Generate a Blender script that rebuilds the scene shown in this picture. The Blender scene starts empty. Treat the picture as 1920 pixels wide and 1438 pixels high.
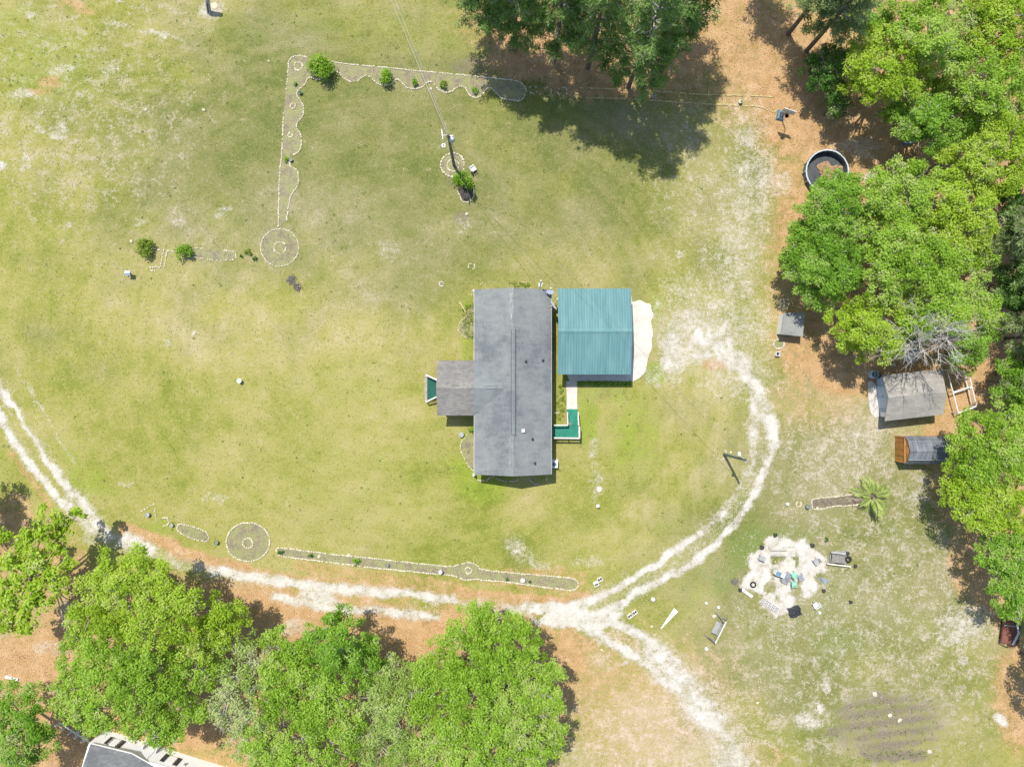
import bpy, bmesh, math, random
import numpy as np
from mathutils import Vector, Matrix

random.seed(7)
RNG = np.random.default_rng(11)
SC = bpy.context.scene
COL = SC.collection

# ------------------------------------------------------------------ camera, light, exposure
S = 0.058                      # metres on the ground for one photo pixel
H = 74.24                      # height of the drone
cam_d = bpy.data.cameras.new('drone_camera')
cam_d.sensor_width = 36.0
cam_d.lens = 24.0
cam_d.clip_start = 1.0
cam_d.clip_end = 3000.0
cam = bpy.data.objects.new('drone_camera', cam_d)
cam.location = (0, 0, H)
COL.objects.link(cam)
SC.camera = cam

SUN_DIR = Vector((0.229, -0.458, -1.0)).normalized()
world = bpy.data.worlds.new('World')
SC.world = world
world.use_nodes = True
wn = world.node_tree
wn.nodes.clear()
sky = wn.nodes.new('ShaderNodeTexSky')
sky.sky_type = 'NISHITA'
sky.sun_disc = False
sky.sun_elevation = math.asin(-SUN_DIR.z)
sky.sun_rotation = math.atan2(-SUN_DIR.x, -SUN_DIR.y)
bgn = wn.nodes.new('ShaderNodeBackground')
bgn.inputs['Strength'].default_value = 0.15
wo = wn.nodes.new('ShaderNodeOutputWorld')
wn.links.new(sky.outputs[0], bgn.inputs[0])
wn.links.new(bgn.outputs[0], wo.inputs[0])
sun_d = bpy.data.lights.new('sun', 'SUN')
sun_d.energy = 4.4
sun_d.angle = math.radians(0.53)
sun_d.color = (1.0, 0.965, 0.90)
sun = bpy.data.objects.new('sun', sun_d)
sun.rotation_euler = SUN_DIR.to_track_quat('-Z', 'Y').to_euler()
sun.location = (-20, 40, 90)
COL.objects.link(sun)
SC.view_settings.view_transform = 'Standard'
SC.view_settings.look = 'None'
SC.view_settings.exposure = 0.54
SC.view_settings.gamma = 1.0
SC.view_settings.use_curve_mapping = False
SC.render.engine = 'CYCLES'
SC.cycles.max_bounces = 6
SC.cycles.diffuse_bounces = 3
SC.cycles.transparent_max_bounces = 4
SC.cycles.use_denoising = True


def W(px, py, z=0.0):
    """the place at height z that a photo pixel shows"""
    k = S * (H - z) / H
    return Vector(((px - 960.0) * k, -(py - 719.0) * k, z))


def px2m(r, z=0.0):
    return r * S * (H - z) / H


# ------------------------------------------------------------------ node helpers
def new_mat(name):
    m = bpy.data.materials.new(name)
    m.use_nodes = True
    nt = m.node_tree
    nt.nodes.clear()
    out = nt.nodes.new('ShaderNodeOutputMaterial')
    return m, nt, out


class NT:
    def __init__(self, nt):
        self.nt = nt

    def n(self, t, **kw):
        nd = self.nt.nodes.new(t)
        for k, v in kw.items():
            setattr(nd, k, v)
        return nd

    def link(self, a, b):
        self.nt.links.new(a, b)

    def setin(self, sock, v):
        if hasattr(v, 'is_linked') or isinstance(v, bpy.types.NodeSocket):
            self.link(v, sock)
        else:
            sock.default_value = v

    def math(self, op, a, b=0.0, c=None, clamp=False):
        nd = self.n('ShaderNodeMath', operation=op, use_clamp=clamp)
        self.setin(nd.inputs[0], a)
        self.setin(nd.inputs[1], b)
        if c is not None:
            self.setin(nd.inputs[2], c)
        return nd.outputs[0]

    def noise(self, vec, scale, detail=3.0, rough=0.55, dist=0.0):
        nd = self.n('ShaderNodeTexNoise')
        self.link(vec, nd.inputs['Vector'])
        nd.inputs['Scale'].default_value = scale
        nd.inputs['Detail'].default_value = detail
        nd.inputs['Roughness'].default_value = rough
        nd.inputs['Distortion'].default_value = dist
        return nd.outputs[0]

    def ramp(self, fac, stops, interp='LINEAR'):
        nd = self.n('ShaderNodeValToRGB')
        cr = nd.color_ramp
        cr.interpolation = interp
        while len(cr.elements) < len(stops):
            cr.elements.new(0.5)
        for e, (p, c) in zip(cr.elements, stops):
            e.position = p
            e.color = (*c, 1.0) if len(c) == 3 else c
        self.link(fac, nd.inputs[0])
        return nd.outputs[0]

    def mix(self, fac, a, b):
        nd = self.n('ShaderNodeMix', data_type='RGBA')
        self.setin(nd.inputs[0], fac)
        self.setin(nd.inputs[6], (*a, 1.0) if isinstance(a, tuple) and len(a) == 3 else a)
        self.setin(nd.inputs[7], (*b, 1.0) if isinstance(b, tuple) and len(b) == 3 else b)
        return nd.outputs[2]

    def sstep(self, x, lo, hi):
        nd = self.n('ShaderNodeMapRange', interpolation_type='SMOOTHSTEP')
        self.setin(nd.inputs[0], x)
        nd.inputs[1].default_value = lo
        nd.inputs[2].default_value = hi
        return nd.outputs[0]

    def attr(self, name):
        nd = self.n('ShaderNodeAttribute')
        nd.attribute_name = name
        return nd.outputs['Fac']

    def pos(self):
        return self.n('ShaderNodeNewGeometry').outputs['Position']

    def obj(self):
        return self.n('ShaderNodeTexCoord').outputs['Object']

    def rand(self):
        return self.n('ShaderNodeObjectInfo').outputs['Random']

    def scale(self, vec, s):
        nd = self.n('ShaderNodeMapping')
        self.link(vec, nd.inputs[0])
        nd.inputs['Scale'].default_value = s
        return nd.outputs[0]

    def bump(self, h, strength=0.4, dist=0.02):
        nd = self.n('ShaderNodeBump')
        self.link(h, nd.inputs['Height'])
        nd.inputs['Strength'].default_value = strength
        nd.inputs['Distance'].default_value = dist
        return nd.outputs[0]

    def principled(self, out, color, rough=0.8, metal=0.0, spec=0.3, normal=None):
        b = self.n('ShaderNodeBsdfPrincipled')
        self.setin(b.inputs['Base Color'], (*color, 1.0) if isinstance(color, tuple) and len(color) == 3 else color)
        self.setin(b.inputs['Roughness'], rough)
        b.inputs['Metallic'].default_value = metal
        b.inputs['Specular IOR Level'].default_value = spec
        if normal is not None:
            self.link(normal, b.inputs['Normal'])
        self.link(b.outputs[0], out.inputs[0])
        return b


MATS = {}


def simple(name, color, rough=0.7, metal=0.0, spec=0.3, var=0.25, scale=3.0, rnd=0.0, bump=0.2):
    """a material with soft wear, grain and (rnd) a change from object to object"""
    m, nt, out = new_mat(name)
    N = NT(nt)
    v = N.obj()
    n = N.noise(v, scale, 5, 0.65)
    d = tuple(c * (1 - var * 1.6) for c in color)
    l = tuple(min(1, c * (1 + var)) for c in color)
    c = N.ramp(n, [(0.3, d), (0.5, color), (0.72, l)])
    if rnd:
        r = N.rand()
        c = N.mix(N.math('MULTIPLY', r, rnd), c, tuple(x * 0.55 for x in color))
    fine = N.noise(v, scale * 9, 3, 0.6)
    N.principled(out, c, rough, metal, spec, N.bump(fine, bump, 0.01))
    MATS[name] = m
    return m


# ------------------------------------------------------------------ mesh helpers
class MB:
    """collects shapes and links them as one mesh object"""

    def __init__(self):
        self.v = []
        self.f = []
        self.mi = []

    def add(self, vs, fs, mi=0):
        o = len(self.v)
        self.v.extend([tuple(x) for x in vs])
        self.f.extend([tuple(i + o for i in f) for f in fs])
        self.mi.extend([mi] * len(fs))

    def box(self, c, s, rz=0.0, mi=0, taper=1.0):
        hx, hy, hz = s[0] / 2, s[1] / 2, s[2] / 2
        cr, sr = math.cos(rz), math.sin(rz)
        vs = []
        for dz, t in ((-hz, 1.0), (hz, taper)):
            for dx, dy in ((-hx, -hy), (hx, -hy), (hx, hy), (-hx, hy)):
                dx *= t
                dy *= t
                vs.append((c[0] + dx * cr - dy * sr, c[1] + dx * sr + dy * cr, c[2] + dz))
        self.add(vs, [(3, 2, 1, 0), (4, 5, 6, 7), (0, 1, 5, 4), (1, 2, 6, 5), (2, 3, 7, 6), (3, 0, 4, 7)], mi)
        return self

    def beam(self, p, q, w, h, mi=0, up=(0, 0, 1)):
        p, q = Vector(p), Vector(q)
        d = (q - p).normalized()
        u = Vector(up)
        if abs(d.dot(u)) > 0.98:
            u = Vector((1, 0, 0))
        s = d.cross(u).normalized()
        u = s.cross(d).normalized()
        vs = []
        for e in (p, q):
            for a, b in ((-1, -1), (1, -1), (1, 1), (-1, 1)):
                vs.append(e + s * (a * w / 2) + u * (b * h / 2))
        self.add(vs, [(0, 1, 2, 3), (7, 6, 5, 4), (1, 0, 4, 5), (2, 1, 5, 6), (3, 2, 6, 7), (0, 3, 7, 4)], mi)
        return self

    def tube(self, pts, rad, n=8, mi=0, cap=True):
        pts = [Vector(p) for p in pts]
        if not hasattr(rad, '__len__'):
            rad = [rad] * len(pts)
        vs = []
        prev = None
        for i, p in enumerate(pts):
            a = pts[max(0, i - 1)]
            b = pts[min(len(pts) - 1, i + 1)]
            d = (b - a)
            d = d.normalized() if d.length > 1e-9 else Vector((0, 0, 1))
            if prev is None:
                u = Vector((1, 0, 0)) if abs(d.x) < 0.9 else Vector((0, 1, 0))
            else:
                u = prev
            s = d.cross(u).normalized()
            u = s.cross(d).normalized()
            prev = u
            for k in range(n):
                t = 2 * math.pi * k / n
                vs.append(p + (u * math.cos(t) + s * math.sin(t)) * rad[i])
        fs = []
        for i in range(len(pts) - 1):
            for k in range(n):
                k2 = (k + 1) % n
                fs.append((i * n + k, i * n + k2, (i + 1) * n + k2, (i + 1) * n + k))
        if cap:
            fs.append(tuple(range(n - 1, -1, -1)))
            fs.append(tuple((len(pts) - 1) * n + k for k in range(n)))
        self.add(vs, fs, mi)
        return self

    def lathe(self, prof, n=16, c=(0, 0, 0), mi=0, ry=1.0):
        vs = []
        for r, z in prof:
            for k in range(n):
                t = 2 * math.pi * k / n
                vs.append((c[0] + r * math.cos(t), c[1] + r * ry * math.sin(t), c[2] + z))
        fs = []
        for i in range(len(prof) - 1):
            for k in range(n):
                k2 = (k + 1) % n
                fs.append((i * n + k, i * n + k2, (i + 1) * n + k2, (i + 1) * n + k))
        fs.append(tuple(range(n - 1, -1, -1)))
        fs.append(tuple((len(prof) - 1) * n + k for k in range(n)))
        self.add(vs, fs, mi)
        return self

    def torus(self, c, R, r, n=20, m=8, mi=0, rot=None):
        vs, fs = [], []
        M = rot or Matrix.Identity(3)
        for i in range(n):
            a = 2 * math.pi * i / n
            for j in range(m):
                b = 2 * math.pi * j / m
                p = Vector(((R + r * math.cos(b)) * math.cos(a), (R + r * math.cos(b)) * math.sin(a), r * math.sin(b)))
                vs.append(M @ p + Vector(c))
        for i in range(n):
            for j in range(m):
                fs.append((i * m + j, ((i + 1) % n) * m + j, ((i + 1) % n) * m + (j + 1) % m, i * m + (j + 1) % m))
        self.add(vs, fs, mi)
        return self

    def prism(self, poly, z0, z1, mi=0):
        """flat polygon (xy points, any order) from z0 up to z1"""
        a = sum(poly[i][0] * poly[(i + 1) % len(poly)][1] - poly[(i + 1) % len(poly)][0] * poly[i][1] for i in range(len(poly)))
        if a < 0:
            poly = poly[::-1]
        n = len(poly)
        vs = [(p[0], p[1], z0) for p in poly] + [(p[0], p[1], z1) for p in poly]
        fs = [tuple(range(n - 1, -1, -1)), tuple(range(n, 2 * n))]
        for i in range(n):
            j = (i + 1) % n
            fs.append((i, j, n + j, n + i))
        self.add(vs, fs, mi)
        return self

    def slab(self, poly3, t, mi=0):
        """sloping polygon with thickness t below it"""
        n = len(poly3)
        nn = sum(((Vector(poly3[i]) - Vector(poly3[0])).cross(Vector(poly3[(i + 1) % n]) - Vector(poly3[0])) for i in range(1, n - 1)), Vector())
        if nn.z < 0:
            poly3 = poly3[::-1]
        vs = [tuple(p) for p in poly3] + [(p[0], p[1], p[2] - t) for p in poly3]
        fs = [tuple(range(n)), tuple(range(2 * n - 1, n - 1, -1))]
        for i in range(n):
            j = (i + 1) % n
            fs.append((j, i, n + i, n + j))
        self.add(vs, fs, mi)
        return self

    def mesh(self, name, mats, smooth=False):
        me = bpy.data.meshes.new(name)
        me.from_pydata(self.v, [], self.f)
        mats = mats if isinstance(mats, (list, tuple)) else [mats]
        for m in mats:
            me.materials.append(MATS[m] if isinstance(m, str) else m)
        if len(mats) > 1:
            me.polygons.foreach_set('material_index', self.mi)
        if smooth:
            me.polygons.foreach_set('use_smooth', [True] * len(self.f))
        me.update()
        return me

    def build(self, name, mats, parent=None, smooth=False, world=False):
        """world: the points are world points although parent has a place of its own"""
        if world and parent is not None:
            inv = (Matrix.Translation(parent.location) @ parent.rotation_euler.to_matrix().to_4x4()).inverted()
            self.v = [tuple(inv @ Vector(p)) for p in self.v]
        o = bpy.data.objects.new(name, self.mesh(name, mats, smooth))
        COL.objects.link(o)
        if parent is not None:
            o.parent = parent
        return o


def thing(name, label, cat, loc=(0, 0, 0), rz=0.0, group=None):
    o = bpy.data.objects.new(name, None)
    o.empty_display_size = 0.2
    o.location = loc
    o.rotation_euler = (0, 0, rz)
    COL.objects.link(o)
    tag(o, label, cat, group)
    return o


def tag(o, label, cat, group=None):
    o['label'] = label
    o['category'] = cat
    if group:
        o['group'] = group
    return o


def kind(o, k):
    o['kind'] = k
    return o


def inst(name, me, parent=None, loc=(0, 0, 0), rot=(0, 0, 0), sc=(1, 1, 1)):
    o = bpy.data.objects.new(name, me)
    COL.objects.link(o)
    if parent is not None:
        o.parent = parent
    o.location = loc
    o.rotation_euler = rot
    o.scale = sc
    return o


def dup(root, loc, rz, label=None, group=None):
    r = root.copy()
    COL.objects.link(r)
    r.location = loc
    r.rotation_euler = (0, 0, rz)
    if label:
        r['label'] = label
    if group:
        r['group'] = group
    for ch in list(root.children):
        c = ch.copy()
        COL.objects.link(c)
        c.parent = r
        for g in list(ch.children):
            d = g.copy()
            COL.objects.link(d)
            d.parent = c
    return r


def resample(pts, step, closed=False):
    P = [np.array(p, float) for p in pts]
    if closed:
        P = P + [P[0]]
    out = []
    carry = 0.0
    for a, b in zip(P[:-1], P[1:]):
        L = np.linalg.norm(b - a)
        if L < 1e-9:
            continue
        t = carry
        while t < L:
            out.append((a + (b - a) * t / L, math.atan2(b[1] - a[1], b[0] - a[0])))
            t += step * random.uniform(0.88, 1.12)
        carry = t - L
    return out


def smooth_line(pts, it=2, closed=False):
    P = [np.array(p, float) for p in pts]
    for _ in range(it):
        Q = []
        n = len(P)
        if not closed:
            Q.append(P[0])
        for i in range(n if closed else n - 1):
            a, b = P[i], P[(i + 1) % n]
            Q.append(a * 0.75 + b * 0.25)
            Q.append(a * 0.25 + b * 0.75)
        if not closed:
            Q.append(P[-1])
        P = Q
    return [tuple(p) for p in P]


# ------------------------------------------------------------------ plain materials
simple('stone', (0.54, 0.48, 0.345), 0.9, var=0.2, scale=5, rnd=0.45)
simple('stone_yellow', (0.52, 0.43, 0.20), 0.9, var=0.25, scale=5, rnd=0.6)
simple('stone_buff', (0.50, 0.41, 0.28), 0.9, var=0.25, scale=5, rnd=0.5)
simple('concrete', (0.46, 0.42, 0.37), 0.9, var=0.14, scale=0.9, bump=0.4)
simple('concrete_grey', (0.36, 0.35, 0.32), 0.9, var=0.15, scale=1.4, bump=0.4)
simple('white_paint', (0.62, 0.61, 0.58), 0.6, var=0.10, scale=2.0)
simple('cream_paint', (0.52, 0.49, 0.42), 0.7, var=0.15, scale=2.0)
simple('siding', (0.45, 0.44, 0.41), 0.7, var=0.06, scale=1.0)
simple('blue_siding', (0.29, 0.36, 0.42), 0.7, var=0.05, scale=1.0)
simple('blue_door', (0.37, 0.45, 0.52), 0.6, var=0.05, scale=1.0)
simple('green_carpet', (0.030, 0.17, 0.115), 0.95, spec=0.1, var=0.16, scale=1.6, bump=0.6)
simple('dark_green_carpet', (0.022, 0.085, 0.062), 0.95, spec=0.1, var=0.12, scale=1.6, bump=0.6)
simple('old_wood', (0.22, 0.205, 0.18), 0.9, var=0.3, scale=4.0, rnd=0.3)
simple('pole_wood', (0.15, 0.145, 0.105), 0.9, var=0.25, scale=2.5)
simple('pole_green', (0.10, 0.125, 0.095), 0.9, var=0.25, scale=2.5)
simple('grey_trunk', (0.20, 0.19, 0.17), 0.95, var=0.3, scale=3.0)
simple('cedar', (0.34, 0.155, 0.035), 0.8, var=0.16, scale=2.0)
simple('cedar_trim', (0.45, 0.21, 0.07), 0.75, var=0.12, scale=2.0)
simple('dark_plastic', (0.035, 0.037, 0.040), 0.55, spec=0.4, var=0.3, scale=4.0)
simple('rubber', (0.018, 0.018, 0.019), 0.85, var=0.2, scale=6.0)
simple('steel', (0.36, 0.38, 0.40), 0.45, metal=0.55, var=0.15, scale=3.0)
simple('galv', (0.42, 0.46, 0.48), 0.5, metal=0.25, var=0.12, scale=3.0)
simple('white_plastic', (0.62, 0.62, 0.60), 0.45, var=0.06, scale=2.0)
simple('grey_plastic', (0.30, 0.30, 0.28), 0.5, var=0.12, scale=2.0)
simple('mint_plastic', (0.22, 0.50, 0.35), 0.5, var=0.10, scale=2.0)
simple('blue_metal', (0.12, 0.19, 0.23), 0.5, var=0.12, scale=2.0)
simple('blue_plastic', (0.07, 0.14, 0.30), 0.5, var=0.2, scale=3.0)
simple('teal_pot', (0.09, 0.17, 0.18), 0.6, var=0.2, scale=4.0)
simple('orange_metal', (0.45, 0.16, 0.07), 0.6, var=0.15, scale=3.0)
simple('rust_red', (0.19, 0.075, 0.055), 0.8, var=0.25, scale=3.0, rnd=0.25)
simple('bark', (0.13, 0.105, 0.08), 0.95, var=0.35, scale=2.5)
simple('bark_pale', (0.40, 0.375, 0.33), 0.95, var=0.2, scale=2.5)
simple('glass', (0.03, 0.04, 0.05), 0.1, spec=0.6, var=0.1, scale=1.0)
simple('blue_grey_dish', (0.26, 0.29, 0.40), 0.5, var=0.06, scale=2.0)
simple('cable', (0.13, 0.13, 0.12), 0.7, var=0.1, scale=2.0)
simple('wire_bright', (0.36, 0.36, 0.33), 0.6, var=0.1, scale=2.0)


def mat_soil(name, lo, mid, hi, grass):
    m, nt, out = new_mat(name)
    N = NT(nt)
    v = N.pos()
    nf = N.noise(v, 8.0, 4, 0.72)
    nm = N.noise(v, 1.1, 5, 0.65, 0.3)
    f = N.math('ADD', 0.5, N.math('ADD', N.math('MULTIPLY', N.math('SUBTRACT', nf, 0.5), 1.6), N.math('MULTIPLY', N.math('SUBTRACT', nm, 0.5), 1.1)), clamp=True)
    c = N.ramp(f, [(0.0, lo), (0.5, mid), (1.0, hi)])
    g = N.sstep(N.math('ADD', nm, N.math('MULTIPLY', N.math('SUBTRACT', nf, 0.5), 0.9)), 0.40, 0.60)
    gc = N.ramp(nf, [(0.3, (0.16, 0.175, 0.06)), (0.7, (0.29, 0.275, 0.135))])
    c = N.mix(N.math('MULTIPLY', g, grass), c, gc)
    N.principled(out, c, 0.95, 0, 0.1, N.bump(nf, 0.7, 0.04))
    MATS[name] = m


mat_soil('dirt', (0.115, 0.092, 0.058), (0.198, 0.163, 0.106), (0.315, 0.27, 0.19), 1.0)
mat_soil('dirt_grey', (0.130, 0.106, 0.068), (0.215, 0.180, 0.120), (0.33, 0.285, 0.21), 1.0)
mat_soil('brown_mulch', (0.075, 0.058, 0.042), (0.145, 0.115, 0.085), (0.27, 0.225, 0.175), 0.25)
simple('dark_mulch_and_shade', (0.055, 0.047, 0.04), 0.95, var=0.35, scale=3.0, bump=0.8)
simple('tarp', (0.035, 0.038, 0.043), 0.6, spec=0.4, var=0.35, scale=4.0)
simple('pool_liner', (0.055, 0.06, 0.062), 0.6, var=0.3, scale=1.5)
simple('pool_wall', (0.10, 0.11, 0.11), 0.6, var=0.3, scale=1.5)
simple('wet_leaves', (0.32, 0.14, 0.075), 0.9, var=0.3, scale=4.0)


def mat_shingle(name, base, dark, light, tabs, along='x', bleach=False):
    m, nt, out = new_mat(name)
    N = NT(nt)
    v = N.obj()
    if along == 'y':            # courses run along the ridge, which runs along y
        nd = N.n('ShaderNodeMapping')
        nd.inputs['Rotation'].default_value = (0, 0, math.pi / 2)
        N.link(v, nd.inputs[0])
        bv = nd.outputs[0]
    else:
        bv = v
    br = N.n('ShaderNodeTexBrick')
    N.link(bv, br.inputs['Vector'])
    br.inputs['Color1'].default_value = (0, 0, 0, 1)
    br.inputs['Color2'].default_value = (1, 1, 1, 1)
    br.inputs['Mortar'].default_value = (0.2, 0.2, 0.2, 1)
    br.inputs['Scale'].default_value = 1.0
    br.inputs['Mortar Size'].default_value = 0.012
    br.inputs['Brick Width'].default_value = 0.36
    br.inputs['Row Height'].default_value = 0.15
    bl = N.n('ShaderNodeRGBToBW')
    N.link(br.outputs[0], bl.inputs[0])
    big = N.noise(N.scale(v, (1.0, 0.55, 1.0)), 0.30, 5, 0.62, 0.4)
    mid = N.noise(N.scale(v, (0.5, 1.6, 1.0)), 1.5, 5, 0.68)
    row = N.noise(N.scale(v, (0.3, 0.3, 0.3)), 1.0, 1, 0.5)
    f = N.math('ADD', N.math('MULTIPLY', big, 0.95), N.math('MULTIPLY', mid, 0.55))
    f = N.math('ADD', f, N.math('MULTIPLY', N.math('SUBTRACT', bl.outputs[0], 0.5), tabs))
    c = N.ramp(f, [(0.56, dark), (0.74, base), (0.92, light)])
    grain = N.noise(v, 22, 3, 0.7)
    c = N.mix(N.math('MULTIPLY', N.sstep(grain, 0.52, 0.75), 0.35), c, dark)
    if bleach:
        sx = N.n('ShaderNodeSeparateXYZ')
        N.link(v, sx.inputs[0])
        near = N.sstep(N.math('ABSOLUTE', N.math('ADD', sx.outputs[0], 0.10)), 0.34, 0.02)
        ends = N.sstep(N.math('ABSOLUTE', N.math('ADD', sx.outputs[1], 0.0)), 5.2, 6.2)
        st = N.sstep(N.noise(N.scale(v, (5.0, 0.9, 1.0)), 1.3, 4, 0.6), 0.5, 0.68)
        k = N.math('MULTIPLY', N.math('MULTIPLY', near, st), ends)
        c = N.mix(N.math('MULTIPLY', k, 0.75), c, (0.42, 0.43, 0.42))
    N.principled(out, c, 0.92, 0, 0.2, N.bump(bl.outputs[0], 0.25, 0.01))
    MATS[name] = m


mat_shingle('shingle_grey', (0.165, 0.173, 0.168), (0.113, 0.121, 0.126), (0.205, 0.212, 0.198), 0.10, 'y', True)
mat_shingle('shingle_valley', (0.165, 0.178, 0.174), (0.13, 0.142, 0.145), (0.20, 0.21, 0.20), 0.10, 'x')
mat_shingle('shingle_brown', (0.182, 0.170, 0.153), (0.140, 0.133, 0.126), (0.235, 0.218, 0.19), 0.24, 'x')
mat_shingle('shingle_tan', (0.265, 0.245, 0.212), (0.205, 0.19, 0.168), (0.32, 0.297, 0.255), 0.16, 'x')
mat_shingle('shingle_dark', (0.135, 0.138, 0.14), (0.10, 0.105, 0.11), (0.18, 0.182, 0.18), 0.2, 'x')
mat_shingle('felt_grey', (0.225, 0.225, 0.205), (0.175, 0.175, 0.165), (0.28, 0.275, 0.25), 0.04, 'x')


def mat_metal_roof(name, base, dark, light):
    m, nt, out = new_mat(name)
    N = NT(nt)
    v = N.pos()
    a = N.noise(N.scale(v, (0.9, 0.16, 1)), 1.2, 4, 0.55)
    b = N.noise(N.scale(v, (4.0, 0.3, 1)), 1.0, 3, 0.5)
    f = N.math('ADD', N.math('MULTIPLY', a, 0.6), N.math('MULTIPLY', b, 0.4))
    c = N.ramp(f, [(0.36, dark), (0.5, base), (0.64, light)])
    r = N.rand()
    c = N.mix(N.math('MULTIPLY', r, 0.22), c, light)
    N.principled(out, c, 0.62, 0.0, 0.25)
    MATS[name] = m


mat_metal_roof('teal_metal', (0.096, 0.206, 0.206), (0.076, 0.174, 0.178), (0.128, 0.242, 0.24))
mat_metal_roof('grey_metal', (0.125, 0.132, 0.15), (0.085, 0.092, 0.11), (0.19, 0.20, 0.215))


def mat_leaf(name, dark, mid, light, trans=0.35, twig=None):
    m, nt, out = new_mat(name)
    N = NT(nt)
    t = N.attr('tone')
    c = N.ramp(t, [(0.0, dark), (0.45, mid), (0.86, light), (1.0, tuple(0.5 * x + 0.5 * y for x, y in zip(light, (0.42, 0.37, 0.26))))])
    b = N.n('ShaderNodeBsdfPrincipled')
    N.link(c, b.inputs['Base Color'])
    b.inputs['Roughness'].default_value = 0.55
    b.inputs['Specular IOR Level'].default_value = 0.25
    tr = N.n('ShaderNodeBsdfTranslucent')
    N.link(c, tr.inputs[0])
    mx = N.n('ShaderNodeMixShader')
    mx.inputs[0].default_value = trans
    N.link(b.outputs[0], mx.inputs[1])
    N.link(tr.outputs[0], mx.inputs[2])
    N.link(mx.outputs[0], out.inputs[0])
    MATS[name] = m


mat_leaf('leaf_oak', (0.150, 0.265, 0.014), (0.285, 0.470, 0.034), (0.42, 0.56, 0.105), 0.50)
mat_leaf('leaf_yellow', (0.190, 0.305, 0.010), (0.335, 0.500, 0.026), (0.47, 0.58, 0.090), 0.50)
mat_leaf('leaf_mid', (0.110, 0.225, 0.014), (0.215, 0.410, 0.030), (0.34, 0.50, 0.085), 0.50)
mat_leaf('leaf_grey', (0.18, 0.29, 0.036), (0.31, 0.455, 0.075), (0.48, 0.56, 0.21), 0.47)
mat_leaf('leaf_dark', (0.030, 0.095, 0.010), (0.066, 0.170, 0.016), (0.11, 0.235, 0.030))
mat_leaf('leaf_pine', (0.065, 0.135, 0.026), (0.135, 0.255, 0.050), (0.27, 0.39, 0.10), 0.42)
mat_leaf('leaf_pine_dull', (0.09, 0.14, 0.040), (0.165, 0.235, 0.070), (0.28, 0.35, 0.13), 0.38)
mat_leaf('leaf_bush', (0.10, 0.225, 0.008), (0.185, 0.345, 0.012), (0.28, 0.44, 0.03), 0.4)
mat_leaf('leaf_olive', (0.095, 0.18, 0.010), (0.18, 0.27, 0.016), (0.28, 0.36, 0.04), 0.4)
mat_leaf('leaf_palm', (0.19, 0.25, 0.05), (0.33, 0.42, 0.10), (0.47, 0.50, 0.19), 0.42)
mat_leaf('leaf_dead', (0.11, 0.085, 0.06), (0.20, 0.16, 0.12), (0.30, 0.26, 0.20), 0.15)
mat_leaf('leaf_litter', (0.23, 0.13, 0.06), (0.37, 0.235, 0.12), (0.52, 0.39, 0.25), 0.1)
mat_leaf('grass_blade', (0.16, 0.19, 0.045), (0.235, 0.24, 0.085), (0.36, 0.33, 0.18), 0.3)

mat_leaf('leaf_weed', (0.10, 0.15, 0.026), (0.155, 0.205, 0.042), (0.23, 0.265, 0.075), 0.3)

# ------------------------------------------------------------------ the ground: one grid, its surfaces told apart by soft masks
GX0, GX1, GY0, GY1, GS = -64.0, 64.0, -50.0, 50.0, 0.25
nx = int((GX1 - GX0) / GS) + 1
ny = int((GY1 - GY0) / GS) + 1
gx, gy = np.meshgrid(np.linspace(GX0, GX1, nx), np.linspace(GY0, GY1, ny))
PX = gx / S + 960.0
PY = 719.0 - gy / S


def vnoise(x, y, seed=0):
    r = np.random.default_rng(seed).random((256, 256))
    xi = np.floor(x).astype(int)
    yi = np.floor(y).astype(int)
    fx = x - xi
    fy = y - yi
    fx = fx * fx * (3 - 2 * fx)
    fy = fy * fy * (3 - 2 * fy)
    a = r[yi % 256, xi % 256]
    b = r[yi % 256, (xi + 1) % 256]
    c = r[(yi + 1) % 256, xi % 256]
    d = r[(yi + 1) % 256, (xi + 1) % 256]
    return (a * (1 - fx) + b * fx) * (1 - fy) + (c * (1 - fx) + d * fx) * fy


def fbm(x, y, seed=0, oct=4, gain=0.5):
    s, a, t = 0, 1.0, 0
    for o in range(oct):
        s = s + a * vnoise(x * 2 ** o + 17.3 * o, y * 2 ** o + 5.1 * o, seed + o)
        t += a
        a *= gain
    return s / t


def sst(x, lo, hi):
    t = np.clip((x - lo) / (hi - lo), 0, 1)
    return t * t * (3 - 2 * t)


# edges wander a little
WX = PX + (fbm(PX / 22, PY / 22, 3) - 0.5) * 22
WY = PY + (fbm(PX / 22, PY / 22, 9) - 0.5) * 22


def line(pts, w, k=1.0, soft=0.75, warp=0.6):
    X = PX * (1 - warp) + WX * warp
    Y = PY * (1 - warp) + WY * warp
    d = np.full(PX.shape, 1e9)
    for (x0, y0), (x1, y1) in zip(pts[:-1], pts[1:]):
        dx, dy = x1 - x0, y1 - y0
        t = np.clip(((X - x0) * dx + (Y - y0) * dy) / (dx * dx + dy * dy + 1e-9), 0, 1)
        d = np.minimum(d, np.hypot(X - x0 - t * dx, Y - y0 - t * dy))
    return k * (1 - sst(d, w * (1 - soft), w * (1 + soft)))


def blob(cx, cy, rx, ry, k=1.0, soft=0.35, ang=0.0, warp=1.0):
    X = PX * (1 - warp) + WX * warp - cx
    Y = PY * (1 - warp) + WY * warp - cy
    c, s = math.cos(math.radians(ang)), math.sin(math.radians(ang))
    d = np.hypot((X * c + Y * s) / rx, (-X * s + Y * c) / ry)
    return k * (1 - sst(d, 1 - soft, 1 + soft))


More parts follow.
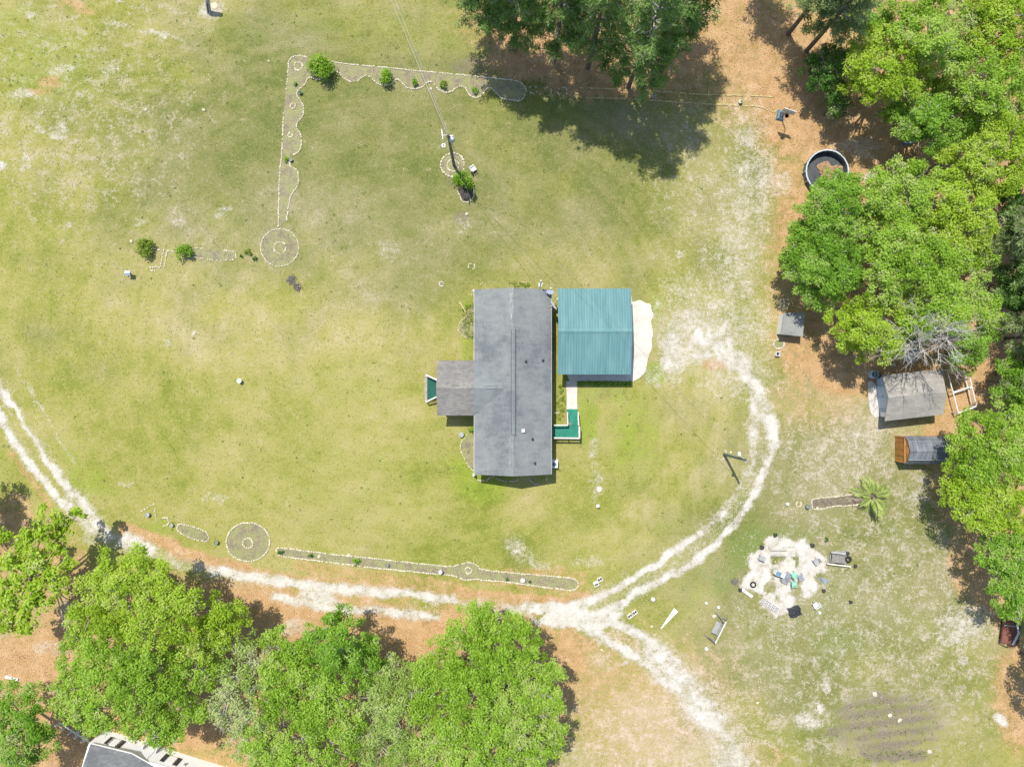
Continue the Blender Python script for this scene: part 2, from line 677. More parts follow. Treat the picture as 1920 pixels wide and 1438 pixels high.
def poly(pts, k=1.0, soft=6.0, warp=0.3):
    X = PX * (1 - warp) + WX * warp
    Y = PY * (1 - warp) + WY * warp
    ins = np.zeros(PX.shape, bool)
    d = np.full(PX.shape, 1e9)
    n = len(pts)
    for i in range(n):
        x0, y0 = pts[i]
        x1, y1 = pts[(i + 1) % n]
        c = ((y0 > Y) != (y1 > Y)) & (X < (x1 - x0) * (Y - y0) / (y1 - y0 + 1e-9) + x0)
        ins ^= c
        dx, dy = x1 - x0, y1 - y0
        t = np.clip(((X - x0) * dx + (Y - y0) * dy) / (dx * dx + dy * dy + 1e-9), 0, 1)
        d = np.minimum(d, np.hypot(X - x0 - t * dx, Y - y0 - t * dy))
    sd = np.where(ins, d, -d)
    return k * sst(sd, -soft, soft)


def mx(*a):
    r = a[0]
    for b in a[1:]:
        r = np.maximum(r, b)
    return r


# the drive
drive = mx(
    line([(-60, 640), (0, 728), (30, 775), (62, 826), (102, 884), (150, 940), (176, 968), (205, 1003)], 10.5, 0.95),
    line([(-60, 690), (0, 780), (28, 832), (60, 874), (92, 914), (128, 952)], 9.5, 0.98),
    line([(110, 922), (165, 985), (205, 1010), (240, 1020)], 17, 0.72),
    line([(240, 1006), (262, 1020), (284, 1033)], 14, 1.0),
    line([(262, 1020), (310, 1045), (365, 1062), (420, 1078)], 14, 0.64),
    line([(400, 1068), (440, 1078), (500, 1087), (600, 1100), (700, 1109), (770, 1114), (850, 1126)], 11, 0.97),
    line([(515, 1118), (560, 1126), (620, 1138), (700, 1144), (760, 1152), (818, 1155)], 10, 0.95),
    blob(600, 1118, 48, 15, 0.95, ang=8), line([(850, 1130), (920, 1140), (1000, 1146)], 13, 0.7),
    blob(1050, 1152, 66, 26, 1.05, ang=2), blob(1015, 1140, 50, 13, 0.9), blob(1120, 1160, 48, 24, 0.98, ang=-15),
    line([(985, 1138), (1050, 1143), (1090, 1132), (1130, 1116), (1172, 1094), (1235, 1054), (1290, 1015), (1316, 997)], 9, 0.98),
    line([(1316, 997), (1350, 968), (1382, 925), (1405, 878), (1412, 830)], 9, 0.70),
    line([(1100, 1160), (1150, 1138), (1205, 1106), (1290, 1060), (1345, 1018), (1385, 972), (1412, 930), (1436, 880), (1446, 845)], 9, 0.93),
    line([(1447, 838), (1449, 800), (1446, 782)], 13, 1.0),
    line([(1446, 800), (1432, 755), (1415, 722), (1390, 692), (1350, 664)], 17, 0.90), line([(1412, 830), (1416, 770), (1412, 715), (1380, 680)], 13, 0.80),
    line([(1095, 1176), (1140, 1202), (1180, 1224), (1215, 1246), (1250, 1280)], 10.5, 0.95),
    line([(1150, 1165), (1200, 1192), (1238, 1214), (1270, 1245)], 10.5, 0.95),
    line([(1220, 1225), (1270, 1272), (1300, 1310), (1335, 1355)], 36, 0.90, 0.9),
    line([(1300, 1310), (1350, 1380), (1385, 1440), (1420, 1500)], 56, 0.72, 0.95),
)
drive_core = drive
drive = drive * np.clip(0.86 + 0.9 * (fbm(PX / 14, PY / 14, 61, 3) - 0.47), 0.82, 1.02)
shoulder = mx(line([(0, 735), (62, 830), (130, 925), (190, 990), (300, 1040), (420, 1078), (600, 1105), (850, 1130), (1050, 1148)], 24, 0.36, 0.8),
              line([(1050, 1148), (1200, 1095), (1330, 1000), (1400, 920), (1432, 830), (1420, 740), (1370, 670)], 26, 0.40, 0.8),
              line([(1100, 1170), (1220, 1230), (1320, 1340), (1400, 1450)], 34, 0.44, 0.9))
sand = mx(
    drive, shoulder,
    blob(1325, 640, 66, 50, 0.88, 0.7) * np.clip(0.86 + 0.9 * (fbm(PX / 10, PY / 10, 73, 3) - 0.47), 0.55, 1.0), blob(1330, 610, 120, 100, 0.56, 0.7), blob(1390, 430, 62, 220, 0.50, 0.7, 6), blob(1400, 250, 50, 90, 0.44, 0.7), blob(1380, 700, 90, 60, 0.5, 0.7), blob(1240, 1380, 200, 120, 0.47, 0.7), blob(1640, 1150, 260, 240, 0.22, 0.6), blob(1580, 830, 130, 90, 0.36, 0.7), blob(1290, 330, 90, 160, 0.3, 0.8), blob(1262, 660, 34, 60, 0.72, 0.6), blob(1290, 600, 44, 26, 0.66, 0.6),
    blob(1385, 680, 40, 22, 0.8, 0.6, 30), blob(1240, 640, 14, 60, 0.6, 0.5),
    blob(1400, 370, 32, 120, 0.60, 0.8, 5), blob(1430, 330, 36, 56, 0.60, 0.7), blob(1398, 262, 24, 28, 0.62, 0.7), blob(1385, 480, 44, 120, 0.56, 0.8), blob(1420, 600, 40, 70, 0.5, 0.8), blob(1290, 545, 70, 40, 0.46, 0.8),
    blob(1465, 345, 24, 26, 0.52), blob(1360, 520, 30, 60, 0.45, 0.7),
    poly([(1432, 1007), (1443, 1002), (1476, 1005), (1491, 1010), (1515, 1009), (1520, 1023), (1535, 1031), (1552, 1041), (1548, 1069), (1526, 1077),
          (1536, 1099), (1531, 1111), (1504, 1122), (1498, 1105), (1501, 1127), (1480, 1149), (1455, 1158), (1421, 1133), (1432, 1113), (1408, 1111),
          (1386, 1105), (1396, 1087), (1408, 1069), (1405, 1042), (1430, 1028)], 1.0, 8, 0.8) * np.clip(0.84 + 1.0 * (fbm(PX / 9, PY / 9, 71, 3) - 0.42), 0.74, 1.0),
    blob(1812, 1172, 62, 44, 0.62, 0.6), blob(1780, 1200, 22, 16, 0.6), blob(1805, 1238, 12, 8, 0.7),
    blob(1515, 1350, 32, 20, 0.66, 0.6), blob(1877, 1348, 16, 12, 0.85), blob(1540, 1326, 10, 6, 0.8), blob(1550, 1285, 14, 16, 0.6),
    blob(1610, 850, 40, 50, 0.46, 0.8), blob(1650, 800, 24, 40, 0.50, 0.7), blob(1600, 820, 20, 20, 0.5), blob(1715, 935, 16, 10, 0.6), blob(1725, 905, 14, 16, 0.55),
    blob(1640, 335, 22, 12, 0.85), blob(1610, 280, 60, 26, 0.48, 0.6),
    blob(395, 20, 26, 20, 0.60), blob(55, 27, 18, 8, 0.60), blob(215, 45, 24, 6, 0.55, ang=12), blob(290, 62, 34, 8, 0.58, ang=14), blob(335, 72, 20, 6, 0.55, ang=14),
    blob(225, 2, 16, 4, 0.7, ang=15), blob(260, 12, 30, 7, 0.42, ang=10), blob(325, 18, 36, 7, 0.42, ang=10),
    blob(5, 312, 12, 9, 0.75), blob(45, 175, 16, 14, 0.58), blob(110, 245, 20, 16, 0.56), blob(75, 250, 14, 10, 0.5), blob(45, 310, 10, 20, 0.55), blob(200, 130, 18, 12, 0.52), blob(120, 130, 22, 14, 0.48),
    blob(420, 400, 20, 8, 0.54, ang=-35), blob(335, 418, 24, 6, 0.46, ang=8), blob(262, 420, 12, 7, 0.5), blob(128, 424, 7, 4, 0.6), blob(313, 640, 9, 12, 0.60), blob(362, 624, 5, 4, 0.7),
    line([(30, 690), (60, 735), (100, 800), (140, 870)], 4, 0.52, 0.7), blob(240, 905, 24, 6, 0.48), blob(400, 935, 30, 10, 0.46),
    blob(1120, 905, 10, 40, 0.50, 0.6), blob(1115, 840, 12, 24, 0.46), blob(970, 1030, 34, 20, 0.52, 0.7, 40), blob(1010, 1055, 40, 12, 0.50, 0.7, 25), blob(1110, 1050, 40, 12, 0.45, 0.7),
    blob(1130, 1240, 34, 24, 0.46, 0.7), blob(1170, 1240, 10, 5, 0.7), blob(1235, 1390, 24, 14, 0.52, 0.6, 50), blob(1345, 1400, 20, 20, 0.5),
    blob(545, 1175, 34, 16, 0.6, 0.5), blob(90, 1215, 30, 16, 0.48), blob(120, 1150, 14, 30, 0.55), blob(170, 1010, 22, 14, 0.55), blob(10, 1190, 20, 10, 0.4),
    blob(865, 420, 10, 16, 0.46), blob(730, 470, 26, 20, 0.38, 0.7), blob(900, 420, 12, 8, 0.36), blob(1280, 480, 10, 6, 0.5), blob(1320, 490, 5, 6, 0.6),
    blob(1232, 725, 8, 10, 0.55), blob(1225, 705, 16, 20, 0.5), blob(1180, 1430, 40, 14, 0.42), blob(1080, 1420, 40, 24, 0.42),
)
# grass islands inside the rubble patch and between the tracks
holes = mx(blob(1458, 1050, 12, 8, 1.0), blob(1446, 1098, 10, 12, 0.9), blob(1494, 1108, 8, 10, 0.8), blob(1500, 1092, 8, 6, 0.6), blob(1490, 1045, 3, 9, 0.8),
           blob(1453, 1076, 6, 10, 0.7), blob(1457, 1123, 7, 5, 0.6), blob(545, 1107, 18, 5, 0.9), blob(665, 1121, 22, 4.5, 0.95), blob(745, 1129, 24, 4.5, 0.95), blob(790, 1133, 7, 3, 0.8),
           blob(845, 1140, 22, 7, 0.9), blob(1008, 1152, 14, 3, 0.9), line([(20, 770), (70, 850), (115, 925)], 4, 0.8))
sand = sand * (1 - holes)
litter = mx(
    blob(1480, 120, 130, 150, 0.75, 0.5), blob(1395, 60, 90, 110, 0.72, 0.5), blob(1370, 140, 60, 60, 0.55, 0.5), blob(1560, 200, 170, 120, 0.85, 0.4), blob(1500, 250, 60, 70, 0.62, 0.5),
    blob(1640, 290, 110, 60, 0.9, 0.4), blob(1494, 420, 48, 190, 0.72, 1.0, 4), blob(1470, 330, 40, 70, 0.6, 0.9), blob(1480, 560, 48, 130, 0.55, 1.0), blob(1505, 640, 64, 90, 0.72, 0.8),
    blob(1700, 520, 220, 230, 0.95, 0.25), blob(1590, 690, 90, 60, 0.8, 0.4), blob(1560, 750, 70, 50, 0.42, 0.7), blob(1880, 780, 120, 190, 0.9, 0.3), blob(1770, 830, 40, 60, 0.7, 0.4),
    blob(1790, 930, 50, 70, 0.6, 0.4), blob(1880, 1050, 75, 130, 0.85, 0.3), blob(1805, 1050, 26, 80, 0.62, 0.5), blob(1920, 1300, 60, 120, 0.7, 0.4), blob(1850, 100, 250, 260, 0.95, 0.2), blob(1890, 420, 130, 200, 0.95, 0.3),
    blob(1120, 20, 240, 120, 0.95, 0.35), blob(1290, 80, 90, 70, 0.8, 0.5), blob(1000, 120, 90, 40, 0.8, 0.5), blob(1150, 150, 150, 40, 0.75, 0.5), blob(1250, 160, 90, 40, 0.55, 0.5),
    blob(130, 1240, 200, 70, 0.8, 0.35), blob(60, 1340, 200, 160, 0.9, 0.3), blob(300, 1250, 280, 170, 0.9, 0.3), blob(450, 1200, 200, 120, 0.85, 0.3), blob(780, 1190, 160, 44, 0.85, 0.35),
    blob(620, 1300, 250, 200, 0.9, 0.3), blob(900, 1300, 180, 180, 0.95, 0.25), blob(1065, 1230, 36, 70, 0.72, 0.5), blob(1085, 1300, 30, 60, 0.5, 0.5), blob(1080, 1200, 60, 22, 0.6, 0.5, 12),
    line([(230, 990), (300, 1015), (350, 1040), (400, 1058), (460, 1068)], 15, 0.75, 0.5), line([(450, 1068), (560, 1082), (700, 1096), (850, 1112), (980, 1128)], 8, 0.62, 0.6),
    line([(850, 1110), (960, 1120), (1050, 1128), (1100, 1115)], 11, 0.72, 0.6), line([(560, 1060), (700, 1080), (860, 1100)], 11, 0.5, 0.6),
    blob(30, 960, 30, 40, 0.6), line([(20, 850), (60, 900), (100, 960)], 7, 0.55, 0.6), blob(10, 1030, 60, 100, 0.7), blob(100, 1080, 80, 70, 0.6),
    blob(1420, 1420, 60, 30, 0.4), blob(1210, 1340, 200, 150, 0.50, 0.7), blob(1120, 1270, 80, 100, 0.52, 0.7), blob(1180, 1215, 90, 30, 0.45, 0.7, 25), blob(1410, 100, 100, 160, 0.62, 0.5), blob(1540, 720, 110, 110, 0.40, 0.7), blob(1470, 250, 60, 150, 0.5, 0.9), blob(1000, 1090, 110, 22, 0.5, 0.6, 6), blob(1340, 682, 26, 14, 0.75), blob(1300, 1060, 0.1, 0.1, 0), blob(95, 152, 26, 12, 0.55), blob(70, 170, 30, 8, 0.45), blob(150, 15, 50, 8, 0.5, ang=15),
    blob(455, 980, 0.1, 0.1, 0), blob(1040, 1075, 70, 14, 0.52, 0.5, 6), blob(400, 1440, 60, 30, 0.6),
)
soil = mx(
    blob(1668, 1362, 104, 66, 0.68, 0.5), blob(1590, 1370, 40, 40, 0.45, 0.6), blob(1660, 1312, 30, 14, 0.7), blob(1675, 1415, 70, 14, 0.75), blob(1560, 1372, 16, 14, 0.6), blob(1590, 1330, 44, 6, 0.6, ang=-6),
    blob(1490, 250, 26, 40, 0.45), blob(890, 130, 60, 34, 0.5, 0.6), blob(1730, 905, 18, 20, 0.5), blob(1460, 235, 14, 10, 0.5),
    blob(1630, 325, 30, 20, 0.4), blob(1600, 280, 60, 30, 0.42), blob(850, 340, 14, 12, 0.45), blob(865, 405, 16, 12, 0.5), blob(1500, 270, 12, 10, 0.6),
    blob(1375, 845, 22, 16, 0.35, 0.6), blob(565, 605, 0.1, 0.1, 0), blob(1840, 700, 120, 60, 0.5),
)
rows = 0.5 + 0.5 * np.sin((PY + 0.12 * PX) / 3.4)
soil = soil * (1 - 0.4 * rows * blob(1672, 1360, 90, 56, 1.0, 0.3))
lush = mx(
    blob(905, 890, 70, 60, 0.75, 0.7), blob(880, 760, 26, 120, 0.55, 0.6), blob(1190, 820, 50, 80, 0.6, 0.7), blob(1100, 790, 26, 50, 0.8, 0.6), blob(1140, 740, 90, 26, 0.5, 0.7),
    blob(880, 620, 16, 90, 0.6, 0.6), blob(1230, 700, 20, 26, 0.75), blob(1260, 620, 10, 30, 0.6), blob(1225, 580, 30, 40, 0.5, 0.7), blob(1310, 1100, 46, 60, 0.45, 0.8), blob(90, 130, 110, 90, 0.55, 0.7), blob(40, 40, 70, 40, 0.45, 0.7),
    blob(900, 100, 200, 90, 0.28, 0.8), blob(560, 60, 160, 60, 0.36, 0.8), blob(140, 880, 24, 80, 0.55, 0.7, -25), blob(180, 905, 26, 40, 0.6, 0.7, -30), blob(650, 720, 120, 60, 0.30, 0.8), blob(430, 1000, 60, 20, 0.3), blob(300, 990, 60, 14, 0.6),
    blob(1065, 700, 6, 40, 0.9, 0.4), blob(1045, 760, 10, 60, 0.6), blob(1500, 1000, 60, 20, 0.5, 0.6), blob(1560, 1120, 70, 50, 0.5, 0.8), blob(1670, 990, 40, 30, 0.45, 0.8), blob(20, 900, 50, 60, 0.35), blob(1250, 1000, 60, 60, 0.3, 0.9), blob(700, 900, 260, 140, 0.28, 0.9), blob(1690, 1160, 70, 40, 0.45, 0.8),
    blob(1400, 1030, 34, 60, 0.7, 0.7, 35), blob(1360, 1090, 30, 40, 0.6, 0.7, 35), blob(1440, 1000, 60, 20, 0.6, 0.7), blob(1570, 1200, 90, 50, 0.55, 0.8), blob(1440, 1240, 60, 50, 0.4, 0.8), blob(1560, 960, 60, 40, 0.4, 0.8), blob(1390, 1300, 24, 50, 0.5, 0.8), blob(1560, 1370, 20, 20, 0.6, 0.7), blob(1450, 1160, 90, 40, 0.4, 0.8), blob(1600, 1060, 60, 40, 0.35, 0.8),
)
# how dry and straw-coloured the grass is, with long curved mowing passes
cxm, cym = 760.0, 640.0
rad = np.hypot((PX - cxm) * 0.85, PY - cym)
ang = np.arctan2(PY - cym, PX - cxm)
swirl = fbm(rad / 9.0, ang * 2.2 + 40, 31, 3)
dry = 0.50 + (fbm(PX / 110, PY / 80, 41, 5, 0.6) - 0.5) * 0.85 + (swirl - 0.5) * 0.27 + (fbm((PX + 3.2 * PY) / 60, (PY - 0.32 * PX) / 9, 49, 3) - 0.5) * 0.5 * blob(250, 90, 420, 150, 1, 0.5) + (fbm(PX / 7, PY / 60, 53, 3) - 0.5) * 0.4 * blob(1270, 820, 130, 220, 1, 0.6) + (fbm(PX / 26, PY / 26, 47, 3) - 0.5) * 0.3
dry += 0.20 * blob(560, 560, 300, 200, 1, 0.8) - 0.10 * blob(1000, 300, 380, 130, 1, 0.7) - 0.06 * blob(500, 250, 350, 220, 1, 0.8)
dry += 0.16 * blob(1330, 300, 90, 200, 1, 0.7) + 0.30 * blob(1580, 820, 170, 120, 1, 0.7) + 0.10 * blob(1600, 1150, 320, 280, 1, 0.8) + 0.30 * blob(1200, 1380, 170, 130, 1, 0.7)
dry += 0.16 * blob(1300, 760, 70, 200, 1, 0.8) + 0.14 * blob(1340, 880, 50, 60, 1, 0.8) - 0.05 * blob(700, 900, 400, 200, 1, 0.8)
# how green-grey (thin, weedy) or yellow the turf is
cool = np.clip(0.15 + (fbm(PX / 70, PY / 70, 91, 4) - 0.5) * 1.1 + 0.85 * blob(1600, 1130, 330, 320, 1, 0.5) + 0.45 * blob(440, 260, 300, 240, 1, 0.7) + 0.3 * blob(1560, 860, 170, 140, 1, 0.6)
               + 0.85 * blob(860, 290, 520, 260, 1, 0.7) - 0.35 * blob(620, 860, 520, 260, 1, 0.7) - 0.2 * blob(150, 150, 200, 200, 1, 0.7), 0, 1)
patch = np.clip(0.10 + 0.85 * blob(120, 190, 250, 240, 1, 0.6) + 1.1 * blob(1640, 1200, 280, 260, 1, 0.6) + 0.7 * blob(1370, 450, 110, 300, 1, 0.8)
                + 0.9 * blob(1590, 840, 170, 130, 1, 0.6) + 0.2 * blob(560, 560, 500, 300, 1, 0.7) + 0.5 * blob(1250, 1360, 240, 150, 1, 0.6), 0, 1)


def mat_ground():
    m, nt, out = new_mat('ground_cover')
    N = NT(nt)
    p = N.pos()
    nf = N.noise(p, 7.5, 4, 0.72)
    ng = N.noise(p, 2.6, 4, 0.65)
    nm = N.noise(p, 0.75, 5, 0.62, 0.4)
    nl = N.noise(p, 0.17, 4, 0.6, 0.3)
    sx = N.n('ShaderNodeSeparateXYZ')
    c1 = N.n('ShaderNodeTexNoise')
    N.link(p, c1.inputs['Vector'])
    c1.inputs['Scale'].default_value = 11.0
    c1.inputs['Detail'].default_value = 3.0
    c1.inputs['Roughness'].default_value = 0.8

    def dev(n, k):
        return N.math('MULTIPLY', N.math('SUBTRACT', n, 0.5), k)
    d = N.math('ADD', N.math('ADD', N.attr('m_dry'), -0.06), dev(nm, 0.6))
    d = N.math('ADD', d, dev(ng, 0.75))
    d = N.math('ADD', d, dev(nf, 1.8))
    d = N.math('ADD', d, dev(nl, 0.45), clamp=True)
    warm = N.ramp(d, [(0.0, (0.138, 0.162, 0.024)), (0.28, (0.218, 0.216, 0.046)), (0.55, (0.274, 0.249, 0.080)), (0.8, (0.318, 0.273, 0.112)), (1.0, (0.37, 0.318, 0.165))])
    coolc = N.ramp(d, [(0.0, (0.094, 0.116, 0.028)), (0.28, (0.146, 0.155, 0.046)), (0.55, (0.196, 0.185, 0.074)), (0.8, (0.244, 0.216, 0.112)), (1.0, (0.32, 0.28, 0.18))])
    g = N.mix(N.math('ADD', N.attr('m_cool'), dev(nl, 0.8), clamp=True), warm, coolc)
    # lush green
    lf = N.sstep(N.math('ADD', N.attr('m_lush'), N.math('ADD', dev(nm, 1.4), dev(ng, 1.2))), 0.2, 0.9)
    lc = N.ramp(N.math('ADD', 0.5, N.math('ADD', dev(nf, 2.0), dev(nm, 1.2)), clamp=True), [(0.0, (0.095, 0.160, 0.016)), (0.5, (0.180, 0.240, 0.024)), (1.0, (0.27, 0.29, 0.055))])
    lc = N.mix(N.sstep(N.attr('m_cool'), 0.35, 0.8), lc, N.ramp(nf, [(0.3, (0.070, 0.115, 0.022)), (0.5, (0.125, 0.175, 0.036)), (0.7, (0.20, 0.225, 0.075))]))
    g = N.mix(N.math('MULTIPLY', lf, 0.85), g, lc)
    # pale worn patches
    pt = N.sstep(N.math('ADD', N.math('MULTIPLY', N.attr('m_patch'), 0.26), N.math('ADD', dev(nm, 1.0), N.math('ADD', dev(ng, 0.8), dev(nf, 0.6)))), 0.22, 0.48)
    g = N.mix(N.math('MULTIPLY', pt, 0.8), g, N.mix(nf, (0.26, 0.215, 0.15), (0.44, 0.385, 0.29)))
    # bare soil
    so = N.sstep(N.math('ADD', N.attr('m_soil'), N.math('ADD', dev(nm, 0.9), N.math('ADD', dev(ng, 1.1), dev(nf, 1.0)))), 0.25, 0.70)
    soc = N.ramp(N.math('ADD', 0.5, dev(nf, 2.2), clamp=True), [(0.0, (0.080, 0.064, 0.042)), (0.5, (0.165, 0.134, 0.092)), (1.0, (0.285, 0.24, 0.18))])
    g = N.mix(so, g, soc)
    # fallen leaves
    li = N.sstep(N.math('ADD', N.attr('m_litter'), N.math('ADD', dev(nm, 0.9), N.math('ADD', dev(ng, 1.0), dev(nf, 1.5)))), 0.16, 0.80)
    lv = N.math('ADD', 0.5, N.math('ADD', dev(c1.outputs[0], 2.6), dev(nm, 0.9)), clamp=True)
    lic = N.ramp(lv, [(0.0, (0.20, 0.112, 0.048)), (0.35, (0.325, 0.190, 0.084)), (0.6, (0.405, 0.248, 0.118)), (0.85, (0.47, 0.325, 0.18)), (1.0, (0.54, 0.43, 0.29))])
    g = N.mix(li, g, lic)
    # sand and shell rock
    ms = N.attr('m_sand')
    sa = N.sstep(N.math('ADD', ms, N.math('ADD', dev(nm, 0.7), N.math('ADD', dev(ng, 1.1), dev(nf, 1.5)))), 0.24, 0.80)
    sv = N.math('ADD', 0.5, N.math('ADD', dev(nf, 1.4), N.math('ADD', dev(nm, 1.0), dev(ng, 0.8))), clamp=True)
    sac = N.mix(N.sstep(N.math('ADD', ms, dev(nm, 0.8)), 0.55, 1.0), N.ramp(sv, [(0.0, (0.25, 0.215, 0.165)), (0.5, (0.375, 0.335, 0.275)), (1.0, (0.52, 0.48, 0.42))]),
                N.ramp(sv, [(0.0, (0.35, 0.31, 0.25)), (0.45, (0.44, 0.405, 0.345)), (1.0, (0.58, 0.555, 0.505))]))
    sa = N.math('MULTIPLY', sa, N.math('ADD', 0.72, N.math('MULTIPLY', N.sstep(ms, 0.5, 0.85), 0.28)))
    g = N.mix(sa, g, sac)
    N.principled(out, g, 0.95, 0, 0.1, N.bump(N.math('ADD', nf, N.math('MULTIPLY', ng, 1.2)), 0.75, 0.06))
    MATS['ground_cover'] = m


mat_ground()


def ground_piece(name, quad_sel):
    qi = np.nonzero(quad_sel.ravel())[0]
    r, c = qi // (nx - 1), qi % (nx - 1)
    a = r * nx + c
    quads = np.stack([a, a + 1, a + nx + 1, a + nx], 1)
    used, inv = np.unique(quads, return_inverse=True)
    inv = inv.reshape(quads.shape)
    me = bpy.data.meshes.new(name)
    co = np.zeros((len(used), 3), np.float32)
    co[:, 0] = gx.ravel()[used]
    co[:, 1] = gy.ravel()[used]
    fill_mesh(me, co, inv.astype(np.int32))
    for nm_, arr in (('m_sand', sand), ('m_litter', litter), ('m_soil', soil), ('m_lush', lush), ('m_dry', dry), ('m_cool', cool), ('m_patch', patch)):
        at = me.attributes.new(nm_, 'FLOAT', 'POINT')
        at.data.foreach_set('value', arr.ravel()[used].astype(np.float32))
    me.materials.append(MATS['ground_cover'])
    me.update()
    o = bpy.data.objects.new(name, me)
    COL.objects.link(o)
    kind(o, 'structure')
    return o


def fill_mesh(me, co, quads):
    n, k = quads.shape
    me.vertices.add(len(co))
    me.vertices.foreach_set('co', co.astype(np.float32).ravel())
    me.loops.add(n * k)
    me.loops.foreach_set('vertex_index', quads.astype(np.int32).ravel())
    me.polygons.add(n)
    me.polygons.foreach_set('loop_start', np.arange(0, n * k, k, dtype=np.int32))
    me.update(calc_edges=True)


def qmean(a):
    return (a[:-1, :-1] + a[1:, :-1] + a[:-1, 1:] + a[1:, 1:]) / 4


q_drive, q_sand, q_lit, q_soil = qmean(drive * (1 - holes)), qmean(sand), qmean(litter), qmean(soil)
is_drive = q_drive > 0.55
is_sand = (q_sand > 0.55) & ~is_drive
is_lit = (q_lit > 0.55) & ~is_drive & ~is_sand
is_soil = (q_soil > 0.55) & ~is_drive & ~is_sand & ~is_lit
is_lawn = ~(is_drive | is_sand | is_lit | is_soil)
ground_piece('lawn', is_lawn)
ground_piece('gravel_drive', is_drive)
ground_piece('bare_sand', is_sand)
ground_piece('leaf_covered_ground', is_lit)
ground_piece('bare_soil', is_soil)
# the land beyond, out to the horizon, a hand below the yard
mb = MB()
B = 900.0
mb.add([(GX0, GY0, 0), (GX1, GY0, 0), (GX1, GY1, 0), (GX0, GY1, 0), (-B, -B, -0.02), (B, -B, -0.02), (B, B, -0.02), (-B, B, -0.02)],
       [(4, 5, 1, 0), (5, 6, 2, 1), (6, 7, 3, 2), (7, 4, 0, 3)])
o = mb.build('ground', 'ground_cover')
for nm_, v_ in (('m_sand', 0.0), ('m_litter', 0.25), ('m_soil', 0.0), ('m_lush', 0.1), ('m_dry', 0.5), ('m_cool', 0.3), ('m_patch', 0.2)):
    at = o.data.attributes.new(nm_, 'FLOAT', 'POINT')
    at.data.foreach_set('value', [v_] * 8)
kind(o, 'structure')


# ------------------------------------------------------------------ loose leaves and grass blades lying on that ground
def cards(pos, L, Wd, tilt, tone, name, mat, rng, flat=True):
    n = len(pos)
    a = rng.random(n) * 2 * np.pi
    t = np.stack([np.cos(a), np.sin(a), np.zeros(n)], 1)
    nrm = np.stack([rng.normal(0, tilt, n), rng.normal(0, tilt, n), np.ones(n)], 1)
    nrm /= np.linalg.norm(nrm, axis=1, keepdims=True)
    t = t - nrm * (t * nrm).sum(1, keepdims=True)
    t /= np.linalg.norm(t, axis=1, keepdims=True)
    b = np.cross(nrm, t)
    return card_mesh(pos, t, b, L, Wd, tone, name, mat)


def card_mesh(pos, t, b, L, Wd, tone, name, mat):
    """one diamond leaf per point"""
    n = len(pos)
    L = np.broadcast_to(np.asarray(L), (n,))[:, None]
    Wd = np.broadcast_to(np.asarray(Wd), (n,))[:, None]
    co = np.empty((n, 4, 3), np.float32)
    co[:, 0] = pos - t * L / 2
    co[:, 1] = pos + b * Wd / 2
    co[:, 2] = pos + t * L / 2
    co[:, 3] = pos - b * Wd / 2
    me = bpy.data.meshes.new(name)
    fill_mesh(me, co.reshape(-1, 3), np.arange(4 * n, dtype=np.int32).reshape(n, 4))
    at = me.attributes.new('tone', 'FLOAT', 'FACE')
    at.data.foreach_set('value', np.clip(tone, 0, 1).astype(np.float32))
    me.materials.append(MATS[mat])
    me.update()
    return me


def scatter(maskq, n, rng):
    w = np.clip(maskq, 0, None).ravel()
    idx = rng.choice(len(w), n, p=w / w.sum())
    r, c = idx // (nx - 1), idx % (nx - 1)
    x = GX0 + (c + rng.random(n)) * GS
    y = GY0 + (r + rng.random(n)) * GS
    return x, y


n_l = 42000
x, y = scatter(np.clip(q_lit - 0.25, 0, 1) * (1 - np.clip(q_sand, 0, 1) * 0.7), n_l, RNG)
p = np.stack([x, y, 0.012 + RNG.random(n_l) * 0.035], 1)
o = bpy.data.objects.new('fallen_leaves', cards(p, 0.10 + RNG.random(n_l) * 0.12, 0.06 + RNG.random(n_l) * 0.06, 0.45, RNG.random(n_l), 'fallen_leaves', 'leaf_litter', RNG))
COL.objects.link(o)
kind(o, 'stuff')
n_g = 30000
inview = (np.abs(qmean(gx)) < 58) & (np.abs(qmean(gy)) < 44)
x, y = scatter(np.where(inview, np.clip(1 - q_sand * 1.6 - q_lit * 0.8, 0.0, 1), 0), n_g, RNG)
p = np.stack([x, y, 0.012 + RNG.random(n_g) * 0.03], 1)
o = bpy.data.objects.new('grass', cards(p, 0.14 + RNG.random(n_g) * 0.16, 0.03 + RNG.random(n_g) * 0.05, 0.45, RNG.random(n_g), 'grass', 'grass_blade', RNG))
COL.objects.link(o)
kind(o, 'stuff')

wq = np.where(inview, (0.02 + np.clip(qmean(lush), 0, 1) + 0.3 * np.clip(qmean(cool), 0, 1)) * np.clip(1 - q_sand * 1.4 - q_lit, 0.0, 1), 0)
n_w = 600
x, y = scatter(wq, n_w, RNG)
k = RNG.integers(5, 20, n_w)
idx = np.repeat(np.arange(n_w), k)
sp = (0.05 + 0.16 * RNG.random(n_w) ** 2)[idx]
p = np.stack([x[idx] + RNG.normal(0, 1, len(idx)) * sp, y[idx] + RNG.normal(0, 1, len(idx)) * sp, 0.012 + 0.04 * RNG.random(len(idx))], 1)
o = bpy.data.objects.new('weeds', cards(p, 0.09 + 0.08 * RNG.random(len(idx)), 0.05, 0.5, 0.25 * RNG.random(n_w)[idx] + 0.5 * RNG.random(len(idx)), 'weeds', 'leaf_weed', RNG))
COL.objects.link(o)
kind(o, 'stuff')
mb = MB()
x, y = scatter(np.where(inview, np.clip(q_lit - 0.3, 0, 1), 0), 260, RNG)
